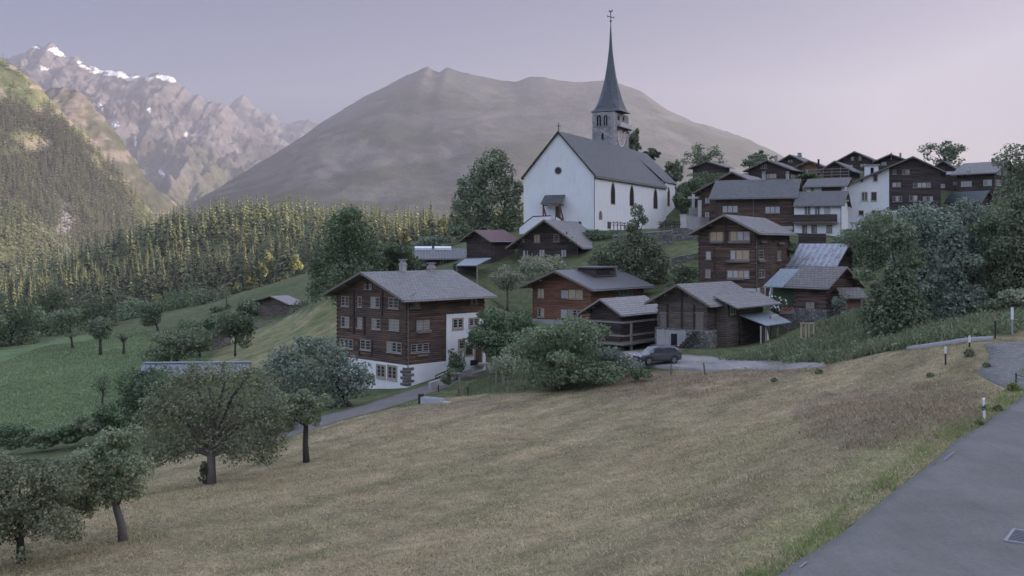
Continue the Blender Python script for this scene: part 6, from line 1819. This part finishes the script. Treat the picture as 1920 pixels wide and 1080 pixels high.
order = np.argsort(-hh / ty * ((pxk > -10) & (pxk < 845)))
protos = [np_mesh('spruce_tree', *spruce_mesh(rng, 1.0, 16 + v, 12), LF_needle, link=False) for v in range(5)]
NIND = 300
for q in order[:NIND]:
    o = bpy.data.objects.new('spruce_tree', protos[int(rng.integers(5))]); COL.objects.link(o)
    o.location = (tx[q], ty[q], tz[q]); s_ = hh[q]; wd = rng.uniform(.9, 1.25); o.scale = (s_ * wd, s_ * wd, s_); o.rotation_euler = (rng.normal() * .02, rng.normal() * .02, rng.uniform(0, 6.28))
    tag(o, 'tall sunlit spruce standing at the near edge of the spruce wood on the hill', 'tree', 'spruces at the near edge of the wood')
Vs, Fs, off_ = [], [], 0
low_v = [spruce_mesh(rng, 1.0, 10, 8) for v in range(6)]
def add_sp(x, y, z, h, wd, lib):
    global off_
    v, f_ = lib[int(rng.integers(len(lib)))]
    a = rng.uniform(0, 6.28); c, s = math.cos(a), math.sin(a)
    q = np.stack([(v[:, 0] * c - v[:, 1] * s) * wd * h + x, (v[:, 0] * s + v[:, 1] * c) * wd * h + y, v[:, 2] * h + z], 1)
    Vs.append(q); Fs.append(f_ + off_); off_ += len(v)
for q in order[NIND:]: add_sp(tx[q], ty[q], tz[q], hh[q], rng.uniform(.9, 1.3), low_v)
fo = np_mesh('forest', np.concatenate(Vs), np.concatenate(Fs), LF_needle); tag(fo, kind='stuff')
print('spruces', len(tx))
# light broadleaf trees and bushes at the sunlit foot of the wood
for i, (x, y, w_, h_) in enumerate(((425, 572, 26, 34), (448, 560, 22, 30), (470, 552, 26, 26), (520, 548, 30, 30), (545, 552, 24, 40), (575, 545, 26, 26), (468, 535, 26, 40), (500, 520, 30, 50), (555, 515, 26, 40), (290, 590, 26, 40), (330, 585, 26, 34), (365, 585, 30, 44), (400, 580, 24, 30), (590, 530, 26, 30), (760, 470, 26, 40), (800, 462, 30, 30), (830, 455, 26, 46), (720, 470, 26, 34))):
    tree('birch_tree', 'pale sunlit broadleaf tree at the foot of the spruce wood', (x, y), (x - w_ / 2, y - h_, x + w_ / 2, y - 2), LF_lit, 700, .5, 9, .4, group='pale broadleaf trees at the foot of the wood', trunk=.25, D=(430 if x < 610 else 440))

# ---- spruces scattered over the left mountainside (far-off wood, one mass)
def slope_wood(name, VV, nn, fn, hr, seed):
    global off_
    rg = np.random.default_rng(seed); n_, m_, _ = VV.shape
    Vs.clear(); Fs.clear(); off_ = 0
    fi = rg.random(nn) * (n_ - 2); fj = rg.random(nn) * (m_ - 2)
    i0 = fi.astype(int); j0 = fj.astype(int); a = (fi - i0)[:, None]; b = (fj - j0)[:, None]
    p = VV[i0, j0] * (1 - a) * (1 - b) + VV[i0 + 1, j0] * a * (1 - b) + VV[i0, j0 + 1] * (1 - a) * b + VV[i0 + 1, j0 + 1] * a * b
    px = CX + p[:, 0] / p[:, 1] * F; py = HY - p[:, 2] / p[:, 1] * F
    k = (px > -60) & (px < 430) & (py < 640) & (rg.random(nn) < fn(px, py, p))
    lib = [spruce_mesh(rg, 1.0, 5, 5) for _ in range(5)]
    for q in p[k]: add_sp(q[0], q[1], q[2] - 1, rg.uniform(*hr), rg.uniform(1.1, 1.7), lib)
    o = np_mesh(name, np.concatenate(Vs), np.concatenate(Fs), LF_far); tag(o, kind='stuff'); print(name, k.sum())


def dens(px, py, p):
    d = sstep(-50, 50, py - (185 + px * .8) + (fbm(p[:, 0] / 90, p[:, 1] / 90, 4, 60) - .5) * 190)
    d = d * (1 - .95 * sstep(.58, .66, fbm(p[:, 0] / 130, p[:, 2] / 130, 4, 66))) * (1 - np.exp(-(((px - 125) / 22) ** 2 + ((py - 425) / 45) ** 2)))
    return np.clip(d, .03, 1)


slope_wood('forest', VL, 60000, dens, (18, 30), 5)
slope_wood('forest', VW, 13000, lambda px, py, p: .9 * (1 - .9 * sstep(.6, .66, fbm(p[:, 0] / 60, p[:, 2] / 60, 3, 67))) * (1 - np.exp(-(((px - 120) / 20) ** 2 + ((py - 430) / 45) ** 2))), (15, 25), 6)

# ---- grass and weeds
def blades(name, region, dens_fn, n, hr, wr, mat, seed, area, lean=.5):
    rg = np.random.default_rng(seed)
    x = rg.uniform(area[0], area[1], n); y = rg.uniform(area[2], area[3], n)
    z = gnear(x, y); px = CX + x / y * F; py = HY - z / y * F
    k = (px > -40) & (px < 1960) & (py < 1120) & dens_fn(px, py, x, y, rg)
    x, y, z = x[k], y[k], z[k]; n = len(x)
    h = rg.uniform(*hr, n); w_ = rg.uniform(*wr, n); a = rg.uniform(0, 2 * PI, n)
    tx_ = x + rg.normal(size=n) * h * lean; ty_ = y + rg.normal(size=n) * h * lean
    V = np.stack([np.stack([x - np.cos(a) * w_, y - np.sin(a) * w_, z - .02], 1), np.stack([x + np.cos(a) * w_, y + np.sin(a) * w_, z - .02], 1),
                  np.stack([tx_, ty_, z + h], 1)], 1).reshape(-1, 3)
    o = np_mesh(name, V, np.arange(3 * n).reshape(n, 3), mat); tag(o, kind='stuff'); print(name, n); return o


def on_road(x, y):
    s_ = (x - 7.0) * 0.818 - (y - 26.4) * 0.575      # across the carriageway from its left edge
    return (s_ > -.05 + 0 * x) & (s_ < 7.5)


def near_road(x, y, d0, d1):
    s_ = (x - 7.0) * 0.818 - (y - 26.4) * 0.575
    return (s_ > -d1) & (s_ < -d0)


mead = POLY['meadow']
def in_bank(px, py, x, y):
    a, b = (fbm(x / 3.5, y / 3.5, 3, 71) - .5) * 190, (fbm(x / 3.5, y / 3.5, 3, 72) - .5) * 95
    return inpoly(px + a, py + b, POLY['bank']) | inpoly(px + a, py + b, POLY['bank2'])

def d_dry(px, py, x, y, rg):
    return inpoly(px, py, mead) & ~(in_bank(px, py, x, y) & (rg.random(len(x)) < .55)) & ~on_road(x, y) & ~inpoly(px, py, [(1830, 640), (2000, 640), (2000, 740), (1900, 740), (1830, 706)]) & (rg.random(len(x)) < np.clip(55 / y, .1, 1) ** 2 * (.5 + .7 * sstep(.4, .6, .7 * streak(x, y) + .3 * fbm(x / 2.0, y / 2.0, 3, 23))))
def d_grn(px, py, x, y, rg):
    return inpoly(px, py, mead) & ~(in_bank(px, py, x, y) & (rg.random(len(x)) < .55)) & ~on_road(x, y) & ~inpoly(px, py, [(1830, 640), (2000, 640), (2000, 740), (1900, 740), (1830, 706)]) & (rg.random(len(x)) < np.clip(55 / y, .1, 1) ** 2 * (.3 + .5 * sstep(.54, .42, streak(x, y))) * sstep(.42, .62, fbm(x / 5.0, y / 5.0, 4, 29)))
blades('hay_stubble', None, d_dry, 560000, (.04, .12), (.012, .035), LF_dry, 31, (-38, 34, 24, 100), 1.2)
blades('meadow_grass', None, d_grn, 170000, (.06, .2), (.012, .03), LF_grass, 32, (-38, 34, 24, 100), .9)
blades('verge_grass', None, lambda px, py, x, y, rg: near_road(x, y, -.15, 1.2) & (y < 75) & (rg.random(len(x)) < .25 + .75 * sstep(.45, .6, fbm(x / 1.2, y / 1.2, 3, 35))), 260000, (.08, .3), (.012, .03), LF_grass, 33, (-2, 34, 16, 75), .6)
blades('weeds', None, lambda px, py, x, y, rg: inpoly(px, py, POLY['weeds']) & (rg.random(len(x)) < .3 + .7 * sstep(.4, .6, fbm(x / 3, y / 3, 3, 36))), 90000, (.25, .95), (.05, .12), LF_weed, 34, (10, 46, 66, 112), .5)
blades('garden_grass', None, lambda px, py, x, y, rg: inpoly(px, py, POLY['yard']), 40000, (.1, .35), (.03, .06), LF_weed, 38, (-12, 8, 85, 128), .5)
blades('bank_grass', None, lambda px, py, x, y, rg: in_bank(px, py, x, y) & (rg.random(len(x)) < .2 + .8 * sstep(.4, .6, fbm(x / 1.5, y / 1.5, 3, 73))) & ~on_road(x, y), 110000, (.06, .24), (.015, .04), LF_brown, 39, (8, 32, 40, 104), .8)
blades('pasture_grass', None, lambda px, py, x, y, rg: inpoly(px, py, POLY['green']), 120000, (.12, .32), (.05, .12), LF_past, 40, (-90, -20, 95, 240), .5)
# leafy weed clumps on the bank right of the barn
rg = np.random.default_rng(9); lob = []
while len(lob) < 260:
    x, y = rg.uniform(12, 42), rg.uniform(72, 110); z = gz(x, y); a, b = proj((x, y, z))
    if inpoly(np.array([a]), np.array([b]), POLY['weeds'])[0]:
        s_ = rg.uniform(.35, .95); lob.append((x, y, z + .2, s_ * 1.3, s_ * 1.2, s_ * .75))
V, FA = leaf_quads(rg, lob, 16000, .13); tag(np_mesh('undergrowth', V, FA, LF_weed), kind='stuff')
# ------------------------------------------------------------------ car
M_paint = m_plain('car_paint', (.12, .125, .135), .25, .04, 1, .45, .6, 0)
M_tyre = m_plain('tyre', (.022, .022, .024), .85, .2, 6)
M_rim = m_plain('rim', (.32, .33, .35), .35, .1, 3, .7)
M_plast = m_plain('dark_trim', (.025, .025, .027), .6, .2, 4)
M_lamp = m_glass('head_lamp', (.75, .76, .78), .08, .8)
M_tail = m_plain('tail_lamp', (.30, .03, .03), .25, .1, 4)
M_cglass = m_glass('car_glass', (.05, .055, .065), .05, .8)
cg = G(1232, 683)
car = thing('car', 'dark grey sport utility car parked on the lane, facing left', 'car', cg, PI + R(-22) + R(44) * 1.0)
car.location.z = gz(cg.x, cg.y) + .1
# local: x forward, y left, z up; stations (x, z0, zbelt, zroof, half width)
st = [(-2.28, .52, .98, 1.02, .80), (-2.22, .38, 1.02, 1.12, .88), (-2.0, .32, 1.05, 1.45, .91), (-1.6, .30, 1.05, 1.60, .925), (-.9, .28, 1.03, 1.67, .93), (0.0, .27, 1.01, 1.68, .93), (.55, .27, 1.0, 1.60, .93), (1.05, .28, 1.0, 1.28, .925), (1.32, .28, 1.0, 1.06, .92), (1.75, .30, .97, 1.0, .91), (2.1, .34, .88, .92, .86), (2.27, .40, .74, .78, .74)]
def ring(s_):
    x, z0, zb, zr, hw = s_; t = min(1, max(0, (zr - zb) / .6)); top = hw * (1 - .22 * t)
    return [(x, -hw * .93, z0), (x, -hw, z0 + .18), (x, -hw, zb - .12), (x, -hw * .97, zb), (x, -top * .97, zr - .08 * t - .01), (x, -top * .8, zr), (x, top * .8, zr), (x, top * .97, zr - .08 * t - .01), (x, hw * .97, zb), (x, hw, zb - .12), (x, hw, z0 + .18), (x, hw * .93, z0)]
mb = MB(); rs = [ring(s_) for s_ in st]
for i in range(len(rs) - 1):
    for k in range(12):
        k2 = (k + 1) % 12; mb.poly([rs[i][k], rs[i][k2], rs[i + 1][k2], rs[i + 1][k]])
mb.poly(rs[0]); mb.poly(rs[-1])
body = mb.build('body', M_paint, car, True)
for p in body.data.polygons: p.use_smooth = True
md = body.modifiers.new('s', 'EDGE_SPLIT'); md.split_angle = R(40)
def glass_panel(name, pts, mat=M_cglass):
    mb = MB(); mb.poly(pts); return mb.build(name, mat, car)
for sgn in (-1, 1):
    sd_ = 'window'
    for a, b in (((.62, .98), (-.18, -.18)), ((-.26, -.26), (-1.25, -1.2))):
        y0, y1 = sgn * .913, sgn * .775
        glass_panel('window', [(a[1], y0 + sgn * .012, 1.04), (b[1], y0 + sgn * .012, 1.06), (b[0], y1 + sgn * .012, 1.56), (a[0], y1 + sgn * .012, 1.55)])
    glass_panel('window', [(-1.32, sgn * .92, 1.07), (-1.85, sgn * .90, 1.10), (-1.62, sgn * .80, 1.47), (-1.30, sgn * .79, 1.54)])
    mb = MB(); mb.box(1.0, 1.18, sgn * .95 - .1, sgn * .95 + .1, 1.02, 1.16); mb.build('mirror', M_paint, car, bevel=.03)
    mb = MB(); mb.box(1.93, 2.2, sgn * .62 - .17, sgn * .62 + .17, .76, .88); mb.build('headlight', M_lamp, car, bevel=.03)
    mb = MB(); mb.box(2.12, 2.27, sgn * .6 - .1, sgn * .6 + .1, .5, .58); mb.build('fog_lamp', M_lamp, car, bevel=.02)
    mb = MB(); mb.box(-2.30, -2.02, sgn * .74 - .15, sgn * .74 + .15, .95, 1.10); mb.build('tail_light', M_tail, car, bevel=.03)
    mb = MB(); mb.box(-1.75, .35, sgn * .66 - .025, sgn * .66 + .025, 1.69, 1.735); mb.build('roof_rail', M_rim, car)
    mb = MB(); mb.box(-1.0, 1.0, sgn * .925 - .02, sgn * .925 + .02, .28, .46); mb.build('sill', M_plast, car)
    for x in (-1.38, 1.40):
        mb = MB(); n = 22
        pts = [(x + .47 * math.cos(PI * i / 11), sgn * .935, .36 + .47 * math.sin(PI * i / 11)) for i in range(12)]
        for i in range(11):
            a, b = pts[i], pts[i + 1]; q = .82
            ia = (x + (a[0] - x) * q, a[1], .36 + (a[2] - .36) * q); ib = (x + (b[0] - x) * q, b[1], .36 + (b[2] - .36) * q)
            mb.poly([a, b, ib, ia]); mb.poly([a, b, (b[0], sgn * .85, b[2]), (a[0], sgn * .85, a[2])])
        mb.build('wheel_arch', M_plast, car)
        mb = MB(); mb.tube([(x, sgn * .70, .35), (x, sgn * .93, .35)], .37, 22); wh = mb.build('wheel', M_tyre, car, False)
        mb = MB(); mb.tube([(x, sgn * .90, .35), (x, sgn * .938, .35)], .245, 18); mb.build('rim', M_rim, wh)
        mb = MB()
        for k in range(5):
            a = 2 * PI * k / 5 + .3; c = (x + .15 * math.cos(a), sgn * .941, .35 + .15 * math.sin(a))
            mb.poly([(c[0] + .055 * math.cos(j * PI / 3), c[1], c[2] + .055 * math.sin(j * PI / 3)) for j in range(6)])
        mb.build('rim_opening', M_tyre, wh)
glass_panel('windscreen', [(1.30, -.74, 1.07), (1.30, .74, 1.07), (.62, .62, 1.61), (.62, -.62, 1.61)])
glass_panel('rear_window', [(-2.235, -.66, 1.13), (-2.235, .66, 1.13), (-2.01, .58, 1.47), (-2.01, -.58, 1.47)])
mb = MB(); mb.box(2.16, 2.30, -.42, .42, .60, .74); mb.build('grille', M_plast, car, bevel=.02)
mb = MB(); mb.box(2.20, 2.305, -.7, .7, .36, .46); mb.build('bumper', M_plast, car, bevel=.03)
mb = MB(); mb.box(2.29, 2.315, -.26, .26, .49, .58); mb.build('number_plate', M_white, car)

# ------------------------------------------------------------------ posts, stakes and other small things
def at(x, y):
    g = G(x, y); return Vector((g.x, g.y, float(gnear([g.x], [g.y])[0])))


g = at(1846, 786); k = g.y / F; h = 39 * k
gp = thing('guide_post', 'white roadside guide post with black band and two reflectors', 'guide post', g, R(-8))
gp.rotation_euler = (0, R(-2), R(-35))
mb = MB(); pr = [(-.06, -.05), (.06, -.05), (.045, .05), (-.045, .05)]
mb.hexa([(a, b, -.3) for a, b in pr] + [(a, b, h - .05 + (.05 if b > 0 else 0)) for a, b in pr]); mb.build('post', M_white, gp)
mb = MB(); mb.hexa([(a * 1.08, b * 1.08, h * .42 + a * .6) for a, b in pr] + [(a * 1.08, b * 1.08, h * .66 + a * .6) for a, b in pr]); bd = mb.build('black_band', M_iron, gp)
for z in (.61, .49):
    mb = MB(); mb.tube([(0, -.056, h * z), (0, -.064, h * z)], .028, 12); mb.build('reflector', M_lamp, gp)


def pole(name, label, x, ytop, ybase, mat, w_=.07, top=None, cat='post', tilt=0.0):
    g = at(x, ybase); k = g.y / F; h = (ybase - ytop) * k
    o = thing(name, label, cat, g); o.rotation_euler = (0, tilt, R(20))
    z1 = h * (1 - (top[1] if top else 0))
    mb = MB(); mb.box(-w_ / 2, w_ / 2, -w_ / 2, w_ / 2, -.3, z1); mb.build('post', mat, o)
    if top:
        mb = MB(); q = w_ * top[2]; mb.box(-q, q, -q * .5, q * .5, z1 + .002, h); mb.build('cap', top[0], o)
    return o


M_post = m_plain('post_wood', (.16, .13, .11), .9, .3, 6)
pole('marker_post', 'thin dark post with white plate on the meadow edge', 1773, 650, 685, M_iron, .07, (M_white, .38, .9))
pole('marker_post', 'short white stake beside the concrete kerb', 1818, 631, 652, M_iron, .07, (M_white, .6, 1.0))
pole('marker_post', 'pole with reddish head at the end of the kerb', 1866, 588, 634, M_iron, .07, (m_plain('faded_red', (.33, .2, .17)), .28, .9))
pole('marker_post', 'tall white tipped pole by the grass hump at right', 1898, 574, 624, M_concrete, .10, (M_white, .45, .9))
pole('fence_post', 'thin leaning post below the parked car', 1258, 680, 704, M_post, .08)
pole('fence_post', 'leaning wooden post on the bank right of the car', 1322, 679, 703, M_post, .1, None, 'post', R(-8))
pole('chain_post', 'thin iron post at the corner of the cobbled yard', 1905, 701, 730, M_iron, .05)
mb = MB(); a = at(1905, 728); k = a.y / F
pts = [Vector((a.x + t * 3.2, a.y - t * 1.2, a.z + 27 * k * .9 - .28 * math.sin(t * PI))) for t in np.linspace(0, 1, 9)]
c = mb.tube(pts, .018, 5); o = mb.build('chain', M_iron); tag(o, 'sagging chain hung from the iron post of the cobbled yard', 'chain')
# concrete trough on the mound
g = at(806, 757); tr = thing('trough', 'old concrete water trough on the dry mound beside the path', 'trough', g, R(-32))
mb = MB(); L_, W_, H_ = 2.2, .75, .55; t_ = .12
for b in ((0, L_, 0, t_), (0, L_, W_ - t_, W_), (0, t_, t_ + .002, W_ - t_ - .002), (L_ - t_, L_, t_ + .002, W_ - t_ - .002), (t_ + .002, L_ - t_ - .002, t_ + .002, W_ - t_ - .002)):
    mb.box(b[0] - L_ / 2, b[1] - L_ / 2, b[2], b[3], -.2, H_ if b[0:2] != (t_ + .002, L_ - t_ - .002) else .15)
M_trough = m_plain('trough_concrete', (.44, .45, .45), .9, .3, 3, bump=.3)
mb.build('basin', M_trough, tr)
mb = MB(); mb.box(-L_ / 2 - .35, -L_ / 2 - .05, .1, .6, -.3, .8); mb.build('standpipe_block', M_woodd, tr)
mb = MB(); mb.box(L_ / 2 + .05, L_ / 2 + .9, .05, .65, -.3, .3); mb.build('overflow_slab', M_trough, tr)
# T-shaped drying pole with red foot
g = at(862, 742); k = g.y / F
tp = thing('drying_pole', 'grey T shaped pole with a red foot near the path', 'pole', g, R(5)); h = 40 * k
mb = MB(); mb.tube([(0, 0, -.3), (0, 0, h)], .07, 8); mb.build('pole', M_gutter, tp)
mb = MB(); mb.box(-.62, .55, -.04, .04, h + .002, h + .09); mb.build('cross_bar', M_rail, tp)
mb = MB(); mb.box(-.2, -.08, -.06, .06, -.2, .7); mb.build('foot', m_plain('red_paint', (.28, .075, .06)), tp)
# stakes
for i, (x, y0, y1) in enumerate(((919, 686, 718), (930, 692, 727), (936, 697, 716), (926, 697, 717), (942, 700, 722), (945, 705, 724), (952, 707, 722))):
    pole('garden_stake', 'pale wooden stake in the garden row right of the T shaped pole', x, y0, y1, M_rail, .09)['group'] = 'garden stakes'
g = at(955, 737); tp = thing('drying_pole', 'low T shaped pole behind the garden stakes', 'pole', g, R(-5)); h = 20 * g.y / F
mb = MB(); mb.tube([(0, 0, -.3), (0, 0, h)], .05, 8); mb.build('pole', M_gutter, tp)
mb = MB(); mb.box(-.55, .55, -.04, .04, h + .002, h + .08); mb.build('cross_bar', M_rail, tp)
for x, y0, y1 in ((877, 725, 740), (822, 722, 736)):
    pole('garden_stake', 'short dark stake in the grass, %s of the grey T shaped pole' % ('right' if x > 860 else 'left'), x, y0, y1, M_woodd, .1)
# path-side fence and low wall
def fence(name, label, pts, rails, mat, h=1.0, w_=.1, cat='fence'):
    gs = [at(*p) for p in pts]; o = thing(name, label, cat, gs[0])
    for a in gs:
        mb = MB(); q = a - gs[0]; mb.box(q.x - w_ / 2, q.x + w_ / 2, q.y - w_ / 2, q.y + w_ / 2, q.z - .3, q.z + h); mb.build('post', mat, o)
    for r_ in rails:
        mb = MB()
        for a, b in zip(gs[:-1], gs[1:]): mb.bar(a - gs[0] + Vector((0, -.06, r_ * h)), b - gs[0] + Vector((0, -.06, r_ * h)), .04, .13)
        mb.build('rail', mat, o)
    return o


fence('plank_fence', 'dark plank fence climbing along the path by the white base wall', [(817, 722), (834, 714), (852, 706)], (.35, .65, .95), M_woodd, 1.0)
fence('plank_fence', 'weathered fence beside the small red shed', [(1615, 583), (1632, 581), (1650, 580)], (.5, .9), M_rail, 1.1)
fence('wire_fence', 'low rail by the orchard at the left edge', [(70, 895), (120, 885), (170, 880)], (.5, .95), M_rail, .9)
fence('plank_fence', 'pale fence line on the slope by the tin roofed barn', [(468, 622), (490, 617), (512, 612)], (.5, .9), M_rail, 1.2)
wall_run('garden_wall', 'low mossy wall on the right side of the path', [(808, 717, 106, 733), (850, 704, 112, 719), (886, 690, 118, 704)], PL_grey, .3)
wall_run('garden_wall', 'rubble garden wall left of the streaky barn base', [(1459, 588, 117.5, 602), (1492, 588, 116.5, 604)], ST_wall, .4)
wall_run('garden_wall', 'pale rendered block in front of the rose bush', [(1446, 592, 113, 606), (1460, 590, 113, 606)], PL_cream, .5)
# pale timber frame on a stone bed
g = P(1514, 641, 101); g.z = gz(g.x, g.y); k = g.y / F
fr = thing('timber_frame', 'four pale upright posts on a small stone bed in the weeds', 'frame', g, R(6)); w_ = 24 * k
M_pale = m_plain('new_wood', (.52, .40, .25), .8, .2, 5)
zb = (HY - 634) * k - g.z; zt = (HY - 607) * k - g.z
mb = MB(); mb.box(-w_ / 2 - .1, w_ / 2 + .1, -.35, .35, -.6, zb); mb.build('stone_bed', ST_wall, fr)
for f_ in (-.5, -.13, .13, .5):
    mb = MB(); mb.box(f_ * w_ - .06, f_ * w_ + .06, -.06, .06, zb + .002, zt); mb.build('post', M_pale, fr)
mb = MB(); mb.box(-w_ / 2 - .1, w_ / 2 + .1, -.07, .07, zt + .002, zt + .1); mb.build('cap_rail', M_pale, fr)
# closed parasol
g = P(1445.5, 571, 124); k = g.y / F
um = thing('parasol', 'closed white parasol standing beside the house door', 'parasol', g)
mb = MB(); mb.tube([(0, 0, -.5), (0, 0, 2.1)], .03, 6); mb.build('pole', M_rail, um)
mb = MB(); mb.tube([(0, 0, .5), (0, 0, .7), (0, 0, 1.4), (0, 0, 2.05)], [.12, .30, .22, .03], 9); mb.build('canopy', M_white, um)
# things under the lean-to
o = thing('storage_box', 'pale box stored under the tin lean-to', 'box', can.matrix_basis @ Vector((1.9, -2.2, .1)), Dn.th)
mb = MB(); mb.box(-.45, .45, -.3, .3, -.6, .55); mb.build('box', M_casep, o, bevel=.02); mb = MB(); mb.box(-.48, .48, -.33, .33, .553, .62); mb.build('lid', M_case, o)
o = thing('tarpaulin', 'white folded tarpaulin hanging in the tin lean-to', 'tarpaulin', can.matrix_basis @ Vector((.9, -2.4, .6)), Dn.th)
mb = MB(); mb.prism([(-.5, 0), (.55, 0), (.1, 1.3), (-.12, 1.6), (-.25, 1.3)], -.1, .08, lambda a, b, z: (a, b + .08 * math.sin(a * 9), z)); mb.build('cloth', M_white, o)
# wood stack under the lean-to
o = thing('wood_stack', 'stack of reddish logs at the right end of the tin lean-to', 'firewood', can.matrix_basis @ Vector((4.1, -2.0, -.2)), Dn.th)
for i in range(3):
    for j in range(6):
        mb = MB(); mb.tube([(j * .24 + .12 * (i % 2) - .7, -.4, i * .2 + .1), (j * .24 + .12 * (i % 2) - .7, .4, i * .2 + .1)], .11, 7); mb.build('log', M_redwood, o)
# terracotta window sill garden, table etc. by the streaky barn: flowering box
o = thing('flower_trough', 'red flower box on the garden wall left of the streaky barn', 'planter', P(1476, 587, 117.2))
mb = MB(); mb.box(-.8, .8, -.15, .2, -.1, .28); mb.build('box', M_rail, o)
V, FA = leaf_quads(np.random.default_rng(3), [(x, 0, .42, .3, .22, .2) for x in (-.6, -.2, .2, .6)], 160, .09); np_mesh('flowers', V, FA, m_leaf('geranium', (.25, .05, .05), (.5, .16, .15), .2), False, o)
# drain grate in the carriageway
x, y = 1930, 1016; D = 8.6 * F / (y - HY); X = (x - CX) / F * D
M_grate = m_plain('cast_iron', (.16, .16, .165), .7, .25, 5, .3)
dr = thing('drain_grate', 'cast iron drain grate set in the road at the lower right', 'drain', (X, D, 0), R(-35))
zs = [v.co.z for v in road.data.vertices if (v.co.x - X) ** 2 + (v.co.y - D) ** 2 < 1.2]
dr.location.z = max(zs) + .012 if zs else -8.5
mb = MB(); A_, B_ = .55, .75
for b in ((-A_, A_, -B_, -B_ + .08), (-A_, A_, B_ - .08, B_), (-A_, -A_ + .08, -B_ + .082, B_ - .082), (A_ - .08, A_, -B_ + .082, B_ - .082)): mb.box(b[0], b[1], b[2], b[3], -.04, .012)
mb.build('frame', m_plain('grate_frame', (.3, .3, .3), .7, .2, 5), dr)
mb = MB(); mb.box(-A_ + .082, A_ - .082, -B_ + .082, B_ - .082, -.05, -.02); mb.build('pit', M_dark, dr)
for i in range(8):
    t = -B_ + .17 + i * (2 * B_ - .34) / 7; mb = MB(); mb.box(-A_ + .083, A_ - .083, t - .045, t + .045, -.019, .008); mb.build('bar', M_grate, dr)
# short worn dashes of the edge line
M_line = m_plain('worn_line', (.25, .25, .25), .8, .3, 8)
mb = MB()
rr_ = random.Random(2)
def road_z(X, Y):
    v = min(road.data.vertices, key=lambda v: (v.co.x - X) ** 2 + (v.co.y - Y) ** 2); return v.co.z
for (x0, y0), (x1, y1) in (((1500, 1072), (1512, 1062)), ((1530, 1046), (1552, 1029)), ((1573, 1013), (1590, 1000)), ((1612, 984), (1636, 965)), ((1662, 945), (1676, 935)), ((1702, 914), (1712, 906)), ((1770, 870), (1790, 855))):
    pts = []
    for x, y in ((x0, y0), (x1, y1)):
        D = 8.55 * F / (y - HY); X = (x - CX) / F * D; pts.append(Vector((X, D, 0)))
    d = (pts[1] - pts[0]).normalized(); n_ = Vector((-d.y, d.x, 0)) * rr_.uniform(.018, .03)
    q = [pts[0] - n_, pts[0] + n_, pts[1] + n_, pts[1] - n_]
    for v in q: v.z = road_z(v.x, v.y) + .012
    zm_ = max(v.z for v in q)
    for v in q: v.z = zm_
    mb.poly(q)
o = mb.build('road_marking', M_line); tag(o, kind='structure')
# a few tufts and stones breaking the mown ground
for i, (x, y, s_) in enumerate(((1817, 668, .5), (1535, 700, .45), (1452, 714, .3), (1744, 708, .3), (1900, 735, .5), (1836, 796, .28), (1872, 772, .35), (1850, 690, .35))):
    rg = np.random.default_rng(50 + i); g = at(x, y)
    V, FA = leaf_quads(rg, [(rg.normal() * s_ * .1, rg.normal() * s_ * .1, s_ * .35, s_ * .6, s_ * .6, s_ * .5) for _ in range(5)], 300, .09)
    o = np_mesh('grass_tuft', V, FA, LF_grass if i in (4, 5, 6) else LF_weed); o.location = g
    tag(o, ['dark grass tuft between the posts above the cobbled yard', 'tall weed tuft at the right end of the lane', 'low weed on the bank below the lane', 'weed on the upper edge of the brown patch', 'overgrown weeds at the tip of the cobbled yard', 'weeds around the foot of the guide post', 'weed strip on the road edge right of the guide post', 'weed at the left edge of the cobbled yard'][i], 'plant')
